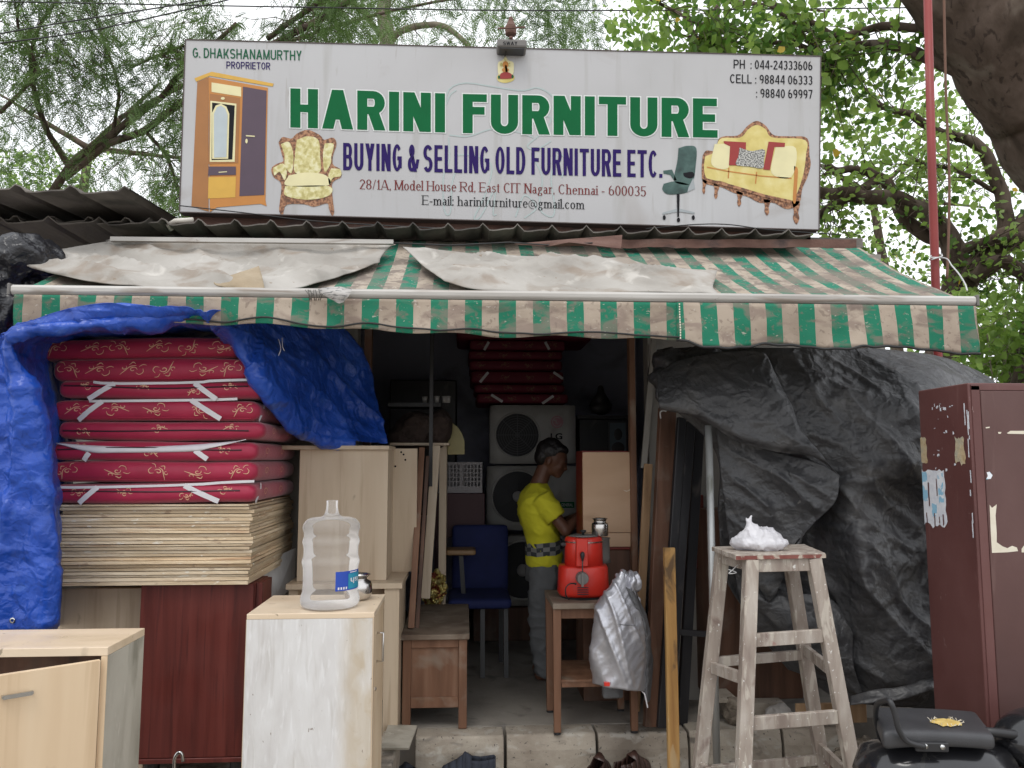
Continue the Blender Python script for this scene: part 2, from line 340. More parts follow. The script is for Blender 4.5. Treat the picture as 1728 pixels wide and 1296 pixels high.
m_stool = mat('paint_spattered_wood', [(.24,.19,.16),(.35,.295,.25),(.47,.42,.37)], (16,16,3.2), .85, .5, (60,60,10), [((.52,.47,.40),(26,26,7),.55,.07,.75),((.16,.10,.085),(10,10,4),.60,.08,.7),((.72,.70,.66),(75,75,60),.66,.03,.9),((.30,.07,.06),(6,6,6),.70,.04,.6)])
m_stoolred = mat('stool_red_edge', [(.18,.05,.04),(.26,.10,.08)], (16,16,3), .8, .4, 60, [((.5,.44,.36),(20,20,20),.52,.07,.9)])
m_almirah = mat('maroon_steel_paint', [(.095,.036,.033),(.118,.046,.042),(.14,.06,.055)], (2.5,2.5,1.6), .46, .05, 30, [((.20,.10,.09),(16,16,2),.62,.1,.5),((.36,.27,.25),(70,70,14),.71,.02,.6)], rvar=.12, spec=.45)
m_almdoor = mat('maroon_steel_door', [(.085,.042,.038),(.105,.052,.047),(.125,.066,.06)], (2.5,2.5,1.6), .5, .05, 30, [((.17,.10,.09),(14,14,2),.62,.1,.5)], rvar=.12, spec=.4)
m_cream = mat('cream_paint', [(.66,.60,.48),(.74,.69,.57)], (20,20,20), .7, .1, 60, [((.45,.36,.27),(20,20,20),.66,.06,.6)])
m_peel = mat('peeled_paint', [(.42,.30,.16),(.50,.40,.25),(.36,.35,.28)], (20,20,20), .8, .4, 60)
m_bluep = mat('blue_paper', [(.25,.50,.68),(.33,.57,.72)], (14,14,14), .8, .2, 60, [((.75,.78,.82),(22,22,30),.5,.05)])
m_whitep = mat('torn_paper', [(.62,.64,.70),(.76,.77,.80)], (20,20,30), .85, .3, 80)
m_tarpb = mat('blue_tarp', [(.012,.062,.36),(.018,.08,.46),(.03,.11,.54)], (3,3,3), .30, .05, 500, [((.10,.21,.62),(9,9,9),.60,.12,.45),((.02,.04,.22),(2.5,2.5,2.5),.60,.15,.6)], crumple=.36, crs=13, trl=.12, spec=.5)
m_tarpk = mat('black_tarp', [(.036,.037,.040),(.052,.052,.055),(.072,.071,.073)], (2.5,2.5,2.5), .38, .15, 400, [((.13,.125,.12),(5,5,9),.55,.2,.55),((.2,.19,.17),(30,30,30),.70,.05,.5)], crumple=.32, crs=15, spec=.5)
m_bagk = mat('black_polythene', [(.014,.014,.018),(.024,.024,.028)], (3,3,3), .3, .05, 100, crumple=.5, crs=14)
m_canvas = mat('grey_canvas', [(.30,.275,.245),(.40,.375,.34),(.49,.465,.43)], (2.5,2.5,2.5), .85, .2, 200, [((.25,.19,.14),(5,5,9),.52,.14,.65),((.22,.15,.09),(24,24,24),.68,.06,.7),((.65,.62,.57),(7,7,7),.60,.1,.6)], crumple=.14, crs=8, trl=.1)
m_canvasd = mat('dirty_canvas_pocket', [(.28,.21,.13),(.38,.31,.22)], (6,6,6), .9, .3, 80)
m_awn = mat('awning_canvas', [(.33,.26,.20),(.43,.35,.275),(.50,.42,.335)], (3,3,3), .75, .2, 300, [((.24,.175,.145),(7,12,14),.53,.10,.65),((.15,.11,.09),(3,5,8),.60,.1,.75),((.20,.15,.12),(34,34,34),.58,.08,.6),((.55,.49,.42),(40,40,90),.66,.04,.7)], stripes=(.1512, .0, (.006,.19,.105)), crumple=.06, crs=5, trl=.18)
m_awnt = mat('awning_canvas_dirty', [(.34,.275,.21),(.43,.36,.285),(.50,.43,.35)], (3,3,3), .8, .2, 300, [((.22,.175,.145),(3.2,4,4),.46,.13,.8),((.17,.135,.115),(13,15,14),.52,.08,.75),((.21,.17,.15),(40,44,40),.56,.08,.6),((.60,.54,.47),(50,80,50),.66,.03,.8)], stripes=(.1512, .0, (.010,.19,.115)), trl=.1)
m_alu = mat('painted_aluminium', [(.34,.315,.29),(.45,.43,.40),(.54,.52,.49)], (1.2,6,6), .5, .15, (6,60,60), [((.25,.20,.16),(3,22,22),.58,.1,.7),((.16,.12,.1),(40,40,40),.70,.04,.6)], metal=.15)
m_pipe = flat('pvc_pipe', (.62,.58,.52), .45)
m_rust = mat('rusty_sheet', [(.10,.055,.045),(.15,.085,.068),(.19,.12,.10)], (4,12,12), .8, .4, 60, [((.055,.045,.045),(5,9,9),.55,.12,.8)], spec=.2)
m_roof = mat('asbestos_roof', [(.09,.08,.073),(.15,.135,.12),(.22,.20,.18)], (4,1.5,4), .95, .4, 50, [((.045,.042,.04),(3,2,3),.55,.12,.8)])
m_sign = mat('sign_flex', [(.42,.415,.415),(.455,.45,.455),(.48,.48,.485)], (1.2,1.2,1.2), .55, .02, 60, [((.36,.35,.335),(9,9,.8),.57,.12,.55),((.29,.25,.22),(1.6,1.6,2.2),.64,.12,.55),((.34,.32,.30),(40,40,3),.66,.06,.5)], rnd=False)
m_signf = flat('sign_frame', (.09,.07,.065), .8)
m_green = flat('print_green', (.002,.115,.036), .6, spec=.15); m_dgreen = flat('print_dark_green', (.012,.105,.05), .6, spec=.15)
m_purple = flat('print_purple', (.022,.009,.10), .6, spec=.15); m_brown = flat('print_brown', (.17,.028,.026), .6, spec=.15); m_ink = flat('print_black', (.01,.01,.013), .6, spec=.15)
m_tint = flat('print_faint', (.40,.47,.46), .55); m_pwhite = flat('print_white', (.66,.69,.67), .55)
m_oran = flat('print_orange', (.50,.20,.035), .5); m_oran2 = flat('print_amber', (.62,.36,.05), .5); m_oran3 = flat('print_shadow_orange', (.34,.14,.035), .5)
m_plum = flat('print_plum', (.075,.045,.07), .5); m_mirr = flat('print_mirror', (.44,.50,.52), .4); m_gil = mat('print_gilt', [(.42,.36,.12),(.60,.54,.24),(.72,.68,.42)], (35,35,35), .5, 0, lo=.35, hi=.65)
m_gil2 = mat('print_sofa', [(.55,.44,.12),(.64,.53,.18),(.70,.61,.27)], (12,12,12), .5, 0); m_gil3 = flat('print_pale_gilt', (.72,.66,.38), .5)
m_carv = mat('print_carved', [(.11,.045,.02),(.26,.11,.05),(.40,.2,.10)], (60,60,60), .5, 0, lo=.4, hi=.6)
m_pred = flat('print_red', (.30,.022,.018), .5); m_pgrn = mat('print_leather', [(.012,.035,.03),(.03,.075,.065),(.06,.12,.105)], (14,14,14), .5, 0); m_pgrey = flat('print_silver', (.33,.36,.37), .4)
m_pcush = mat('print_speckle', [(.06,.06,.06),(.3,.3,.28),(.55,.54,.5)], (130,130,130), .5, 0, lo=.42, hi=.58)
m_steel = mat('stainless_steel', [(.50,.48,.46),(.62,.60,.58)], (3,3,12), .22, .02, 40, metal=1, rvar=.08)
m_galv = mat('galvanised_pole', [(.42,.43,.42),(.55,.56,.55)], (6,6,2), .4, .05, 40, [((.2,.2,.16),(14,14,3),.6,.1,.7)], metal=.5)
m_redpl = mat('red_plastic', [(.56,.024,.014),(.66,.034,.019)], (4,4,4), .38, .03, 60, [((.45,.12,.09),(5,5,5),.60,.15,.5)], rvar=.12, coat=.15)
m_blkpl = flat('black_plastic', (.022,.022,.024), .45); m_greypl = flat('grey_plastic', (.16,.15,.14), .5)
m_silver = mat('silver_raincoat', [(.42,.42,.455),(.52,.52,.555)], (4,4,2), .33, .03, 60, crumple=.10, crs=11, metal=.6)
m_rainin = mat('raincoat_lining', [(.07,.07,.075),(.12,.12,.125)], (6,6,6), .6, .05, 60, crumple=.4, crs=14)
m_bag = mat('white_polythene', [(.70,.69,.73),(.82,.81,.84)], (6,6,6), .35, .03, 60, crumple=.3, crs=26, trl=.25)
m_jar = mat('clear_jar', [(.80,.77,.74),(.88,.86,.84)], (6,6,6), .14, .03, 30, alpha=.13, rvar=.06)
m_blabel = flat('blue_label', (.02,.07,.42), .35); m_clabel = flat('cyan_label', (.03,.28,.42), .35)
m_card = mat('fawn_hardboard', [(.52,.34,.215),(.55,.365,.235),(.58,.39,.255)], (3,3,9), .7, .1, (8,8,200), [((.32,.19,.11),(2,2,8),.62,.1,.5)])
m_acw = mat('dusty_white_metal', [(.36,.35,.33),(.47,.46,.44)], (3,3,3), .55, .05, 40, [((.23,.21,.19),(5,5,3),.56,.15,.7)])
m_acd = flat('black_fan', (.012,.012,.015), .6); m_acg = flat('fan_grille', (.06,.06,.065), .5); m_hub = flat('fan_hub', (.36,.35,.34), .5)
m_bluech = mat('blue_chair_fabric', [(.006,.012,.07),(.010,.018,.10)], (9,9,9), .8, .1, 300)
m_creamp = flat('cream_plastic', (.42,.37,.17), .5); m_basket = flat('white_crate_plastic', (.30,.28,.29), .5)
m_foil = mat('gold_foil', [(.20,.05,.03),(.55,.42,.12),(.7,.6,.25)], (22,22,22), .3, .1, 60, metal=.7, crumple=1, crs=30, lo=.42, hi=.58)
m_skin = mat('skin', [(.115,.05,.03),(.15,.068,.042)], (9,9,9), .5, .05, 120, spec=.4)
m_hair = mat('hair', [(.006,.005,.006),(.016,.012,.012)], (90,90,20), .45, .5, (160,160,60))
m_shirt = mat('yellow_cotton', [(.60,.56,.020),(.70,.66,.035)], (6,6,6), .85, .12, 300, crumple=.08, crs=14)
m_pants = mat('grey_cotton', [(.11,.115,.12),(.15,.155,.16)], (6,6,6), .85, .2, 260, crumple=.12, crs=13)
m_belt1 = flat('check_dark', (.045,.05,.055), .9); m_belt2 = flat('check_grey', (.22,.22,.21), .9)
m_moto = mat('black_gloss_paint', [(.012,.012,.014),(.018,.018,.02)], (9,9,9), .22, .02, 30, [((.12,.115,.10),(12,12,12),.60,.12,.35)], coat=.5)
m_seat = mat('seat_vinyl', [(.035,.035,.038),(.05,.05,.054)], (9,9,9), .45, .2, 260, [((.10,.095,.085),(7,7,7),.60,.15,.4)])
m_foam = mat('yellow_foam', [(.50,.34,.09),(.62,.47,.17)], (30,30,30), .9, .5, 70)
m_chrome = flat('bright_metal', (.55,.55,.54), .2, metal=1)
m_redpole = mat('red_painted_pole', [(.20,.022,.020),(.27,.035,.03)], (9,9,2), .5, .1, 40, [((.33,.16,.12),(20,20,4),.62,.1,.5)])
m_bark = mat('tree_bark', [(.055,.040,.030),(.095,.07,.055),(.14,.105,.085)], (6,6,2.2), .95, .9, (22,22,9), [((.19,.16,.13),(3,3,2),.57,.12,.6),((.03,.022,.018),(14,14,5),.58,.08,.7)], spec=.15)
m_bark2 = mat('pale_bark', [(.16,.135,.10),(.26,.22,.17)], (6,6,3), .9, .5, 30, [((.07,.10,.04),(5,5,5),.56,.12,.7)])
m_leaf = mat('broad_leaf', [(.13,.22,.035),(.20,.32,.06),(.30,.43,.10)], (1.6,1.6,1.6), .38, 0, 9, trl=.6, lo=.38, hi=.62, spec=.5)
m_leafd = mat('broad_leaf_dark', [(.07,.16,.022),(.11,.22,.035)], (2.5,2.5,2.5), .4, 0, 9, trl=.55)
m_leafy = mat('yellow_leaf', [(.55,.36,.03),(.62,.45,.06)], (3,3,3), .5, 0, 9, trl=.4)
m_feath = mat('feather_leaf', [(.055,.10,.028),(.10,.175,.045),(.17,.27,.08)], (1.2,1.2,1.2), .55, 0, 9, trl=.35, lo=.38, hi=.62)
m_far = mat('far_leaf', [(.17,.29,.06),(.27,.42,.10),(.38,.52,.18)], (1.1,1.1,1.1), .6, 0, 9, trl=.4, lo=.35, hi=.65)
m_wire = flat('cable_black', (.02,.02,.02), .6)
m_canvasblue = mat('navy_canvas', [(.022,.027,.040),(.038,.044,.062)], (9,9,9), .9, .2, 300)
m_sole = flat('rubber_sole', (.36,.33,.28), .7); m_leather = mat('brown_leather', [(.035,.018,.014),(.06,.03,.023)], (9,9,9), .4, .1, 120, rvar=.1); m_lining = flat('tan_lining', (.24,.12,.07), .6)
m_brick = mat('brick_rubble', [(.24,.22,.20),(.33,.31,.29)], (9,9,9), .95, .6, 40, huevar=.25)
m_litter = mat('dry_litter', [(.07,.055,.042),(.16,.13,.10),(.27,.23,.18)], (30,30,30), .95, .8, 60)
m_greenpl = mat('green_polythene', [(.012,.16,.06),(.02,.22,.09)], (9,9,9), .35, 0, 9, crumple=.8, crs=30)
m_news = mat('newsprint', [(.40,.38,.36),(.5,.48,.46)], (9,9,9), .85, 0, 9, [((.12,.12,.12),(30,30,160),.54,.03,.8)], rnd=False, crumple=.2)
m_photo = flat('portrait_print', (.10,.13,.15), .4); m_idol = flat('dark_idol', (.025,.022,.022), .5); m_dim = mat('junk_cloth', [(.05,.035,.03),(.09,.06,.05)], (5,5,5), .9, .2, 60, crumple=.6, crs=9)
m_chairarm = flat('wood_armrest', (.26,.16,.08), .5)
m_rope = flat('old_rope', (.18,.10,.07), .9); m_ww = flat('white_wire', (.6,.6,.6), .5)
m_redunit = flat('red_lacquer', (.20,.02,.012), .4)
# ================================================================ GROUND, KERB, SHOP SHELL
g = MB(); g.grid(60, 60, lambda s, t: (lambda x, y: (x, y, .012*ns(x*1.3, y*1.3) if abs(x) < 8 and -4 < y < 9 else 0))(-60+120*s if 0 else math.copysign(abs(2*s-1)**2.2*150, 2*s-1), math.copysign(abs(2*t-1)**2.2*150, 2*t-1)+2))
g.build('ground', m_ground, smooth=True, kind='structure', origin=(0,0,0))
ZF = .22
f = MB(); f.box((-.62, 4.37, -.1), (2.6, 8.2, ZF)); f.build('shop_floor', m_floor, kind='structure', origin=(0,4.4,0))
f = MB(); f.box((-3.6, 3.62, -.1), (-.622, 8.2, ZF-.012)); f.build('raised_plinth', m_conc, kind='structure', origin=(-2,4,0), bev=.01)
kerb = T('kerb', None, None, (0, 4.2, 0)); props(kerb, kind='structure')
for i, (u0, u1) in enumerate([(706, 851.5), (855, 1001.5), (1005, 1151.5), (1155, 1304.5), (1308, 1425)]):
    x0, x1 = PX(u0, 4.2), PX(u1, 4.2); m = MB(); z1 = ZF+.004*(i % 2)-.004
    prof = [(4.2, -.08), (4.2+random.uniform(0,.008), z1-.075), (4.222, z1-.005), (4.235, z1), (4.368, z1), (4.368, -.08)]
    m.loft([[Vector((x, y, z)) for y, z in prof] for x in (x0+random.uniform(0,.004), (x0+x1)/2, x1-random.uniform(0,.004))])
    m.build('kerb_stone', m_conc, kerb, bev=.006, seg=2)
# shop building
shop = T('shop_building', 'low plastered shop room with open dark front under the long signboard', 'building', (0, 4.75, 0))
XL, XR = PX(600, 4.75), PX(1096, 4.75)
m = MB(); m.box((-3.0, 4.75, ZF), (XL, 4.87, 3.0)); m.build('front_wall', m_facade, shop)
m = MB(); m.box((XR, 4.75, ZF), (XR+1.55, 4.87, 3.0)); m.build('front_wall', m_facade, shop)
m = MB(); m.box((XL, 4.76, 2.52), (XR, 4.86, 3.0)); m.build('lintel', m_facade, shop)
m = MB(); m.box((-2.0, 7.6, ZF), (2.4, 7.72, 3.0)); m.build('back_wall', m_wall, shop)
m = MB(); m.box((-2.12, 4.87, ZF), (-2.0, 7.72, 3.0)); m.build('side_wall', m_wall, shop)
m = MB(); m.box((1.72, 4.87, ZF), (1.84, 7.6, 3.0)); m.build('side_wall', m_wall, shop)
m = MB(); m.box((-2.2, 4.6, 3.0), (2.5, 7.8, 3.06)); m.build('ceiling', m_roof, shop)
m = MB(); m.box((PX(612, 4.7), 4.68, ZF), (PX(624, 4.7), 4.748, 2.9)); m.build('door_post', m_dwood, shop)
m = MB(); m.box((PX(1062, 4.72), 4.68, ZF), (PX(1072, 4.72), 4.745, 2.9)); m.build('door_post', m_bwood, shop, bev=.004)
m = MB(); m.box((PX(306, 4.62), 4.60, 2.9), (PX(1380, 4.62), 4.67, ZV(366, 4.6, 700))); m.build('roof_upstand', m_rust, shop)
m = MB(); m.box((-.9, 3.80, -.05), (2.3, 4.199, .036)); m.build('pavement_strip', m_conc, kind='structure', origin=(0,4,0), bev=.008)
# corrugated roofs : front sheets seen from below
def corr(x0, x1, y0, y1, z0, z1, period, amp, n=10, th=.007, sag=0):
    m = MB(); k = max(3, int((x1-x0)/period*n)); prof = []
    for i in range(k+1):
        x = x0+(x1-x0)*i/k; ph = ((x/period) % 1); h = max(0, math.cos((ph-.5)*2*math.pi))**5*amp + .006*math.sin(ph*6.28)
        prof.append((x, h))
    for (ya, za), (yb, zb) in (((y0, z0), (y1, z1)),):
        top = [Vector((x, ya, za+h+.004*ns(x*3))) for x, h in prof]; bot = [p-Vector((0, 0, th)) for p in top]
        top2 = [Vector((x, yb, zb+h)) for x, h in prof]; bot2 = [p-Vector((0, 0, th)) for p in top2]
        n_ = len(prof); vs = top+top2+bot+bot2; fs = []
        for i in range(n_-1):
            fs += [(i, i+1, n_+i+1, n_+i), (2*n_+i, 3*n_+i, 3*n_+i+1, 2*n_+i+1), (i, 2*n_+i, 2*n_+i+1, i+1), (n_+i, n_+i+1, 3*n_+i+1, 3*n_+i)]
        m.add(vs, fs)
    return m
zr = ZV(397, 4.3)
zf = ZV(384, 4.15, 700); m = corr(-3.2, PX(1385, 4.15), 4.15, 8.3, zf, zf+.02, .192, .034); 
m.build('corrugated_roof_sheet', m_roof, smooth=False, label='long grey corrugated roof edge directly beneath the signboard', cat='roof')
xe = PX(300, 4.62)
sh = T('side_roof', 'loose dusty corrugated sheet roof jutting forward left of the signboard', 'roof', (-2.6, 4, 3))
m = corr(-4.6, xe, 3.82, 5.6, ZV(322, 3.82, 100), 3.14, .26, .036); m.build('roof_sheet', m_roof, sh)
m = corr(-4.6, xe-.02, 4.12, 6, ZV(376, 4.12, 150), 2.92, .26, .036); m.build('lower_sheet', m_roof, sh)
m = MB(); m.tube([P(290, 388, 4.24), P(284, 380, 4.22), P(296, 373, 4.2), P(326, 371, 4.2)], .014, 8)
m.build('bent_pipe', m_pipe, smooth=True, label='short cream plastic pipe bent over the roof edge at the sign\'s lower left', cat='pipe')
# rusty flashing strips above the awning
m = MB(); m.grid(26, 3, lambda s, t: P(1045+400*s, 404+2*ns(s*9)+ (0 if t == 0 else 14*t+3*ns(s*14, 3)), 4.18+.02*ns(s*12)))
m.build('rusty_flashing', m_rust, solid=.005, label='long rusty metal strip between the sign and the awning\'s right half', cat='metal sheet')
m = MB(); m.add([P(868,412,4.1), P(960,404,4.05), P(1050,397,4.1), P(1048,420,4.02), P(1000,414,3.98), P(925,416,4.0), P(960,409,3.95)], [(0,1,6),(1,2,3,4),(1,4,6),(6,4,5),(0,6,5)])
m.build('bent_rusty_sheet', m_rust, solid=.004, label='crumpled red-brown metal offcut lying above the awning\'s middle', cat='metal sheet')
m = MB(); m.bar(P(188, 404, 4.0), P(664, 409, 4.0), .03, .022); m.build('angle_bar', m_alu, label='thin white metal bar lying above the left canvas cover', cat='metal bar')
m = MB(); m.tube([P(664,410,4.0)+Vector((0,0,0)), P(760,414,4.0), P(860,409,4.0), P(930,414,4.0), P(1000,410,4.0)], .004, 5); m.build('loose_cable', m_wire, smooth=True, label='thin dark cable running above the awning between bar and rusty offcut', cat='cable')
# ================================================================ SIGNBOARD
YS = 4.52
sign = T('signboard', 'large white flex signboard with green HARINI FURNITURE heading above the shop', 'signboard', (0, YS, 3.0))
tl, tr_, br_, bl = P(313,67,YS), P(1385,95,YS), P(1382,388,YS), P(303,358,YS)
m = MB(); m.poly([tl, tr_, br_, bl], (0, .06, 0)); m.build('panel', m_sign, sign)
m = MB()
for a, b in ((tl, tr_), (tr_, br_), (br_, bl), (bl, tl)): m.bar(a+Vector((0,.03,0)), b+Vector((0,.03,0)), .07, .012, up=(0,1,0)) if 0 else m.bar(a+Vector((0,.033,0)), b+Vector((0,.033,0)), .006, .074, up=(0,1,0))
m.build('frame', m_signf, sign)
m = MB()
for u in (340, 620, 900, 1180, 1360): m.bar(P(u, 380, 4.7)+Vector((0,0,-.1)), P(u, 100, 4.7), .035, .035)
m.bar(P(320,120,4.66), P(1375,140,4.66), .03, .03); m.bar(P(320,330,4.66), P(1375,350,4.66), .03, .03)
m.build('support_frame', m_rust, sign)
FONT = {}
def tmesh(s, off=0, sp=1.0):
    c = bpy.data.curves.new('t', 'FONT'); c.body = s; c.size = 1; c.offset = off; c.space_character = sp; c.resolution_u = 4
    o = bpy.data.objects.new('t', c); S.collection.objects.link(o); dg = bpy.context.evaluated_depsgraph_get(); dg.update()
    me = bpy.data.meshes.new_from_object(o.evaluated_get(dg)); vs = [v.co.copy() for v in me.vertices]; fs = [list(p.vertices) for p in me.polygons]
    bpy.data.objects.remove(o); bpy.data.curves.remove(c); bpy.data.meshes.remove(me); return vs, fs
CAPH = max(v.y for v in tmesh('H')[0])
def put(mb, s, fn, off=0, sp=1.0, cap=None):   # fn(x01, ycap) -> world
    vs, fs = tmesh(s, off, sp); x0 = min(v.x for v in vs); x1 = max(v.x for v in vs)
    mb.add([fn((v.x-x0)/(x1-x0), v.y/CAPH) for v in vs], fs)
def sp_(u, v, L=1): return P(u, v, YS-.0012*L)

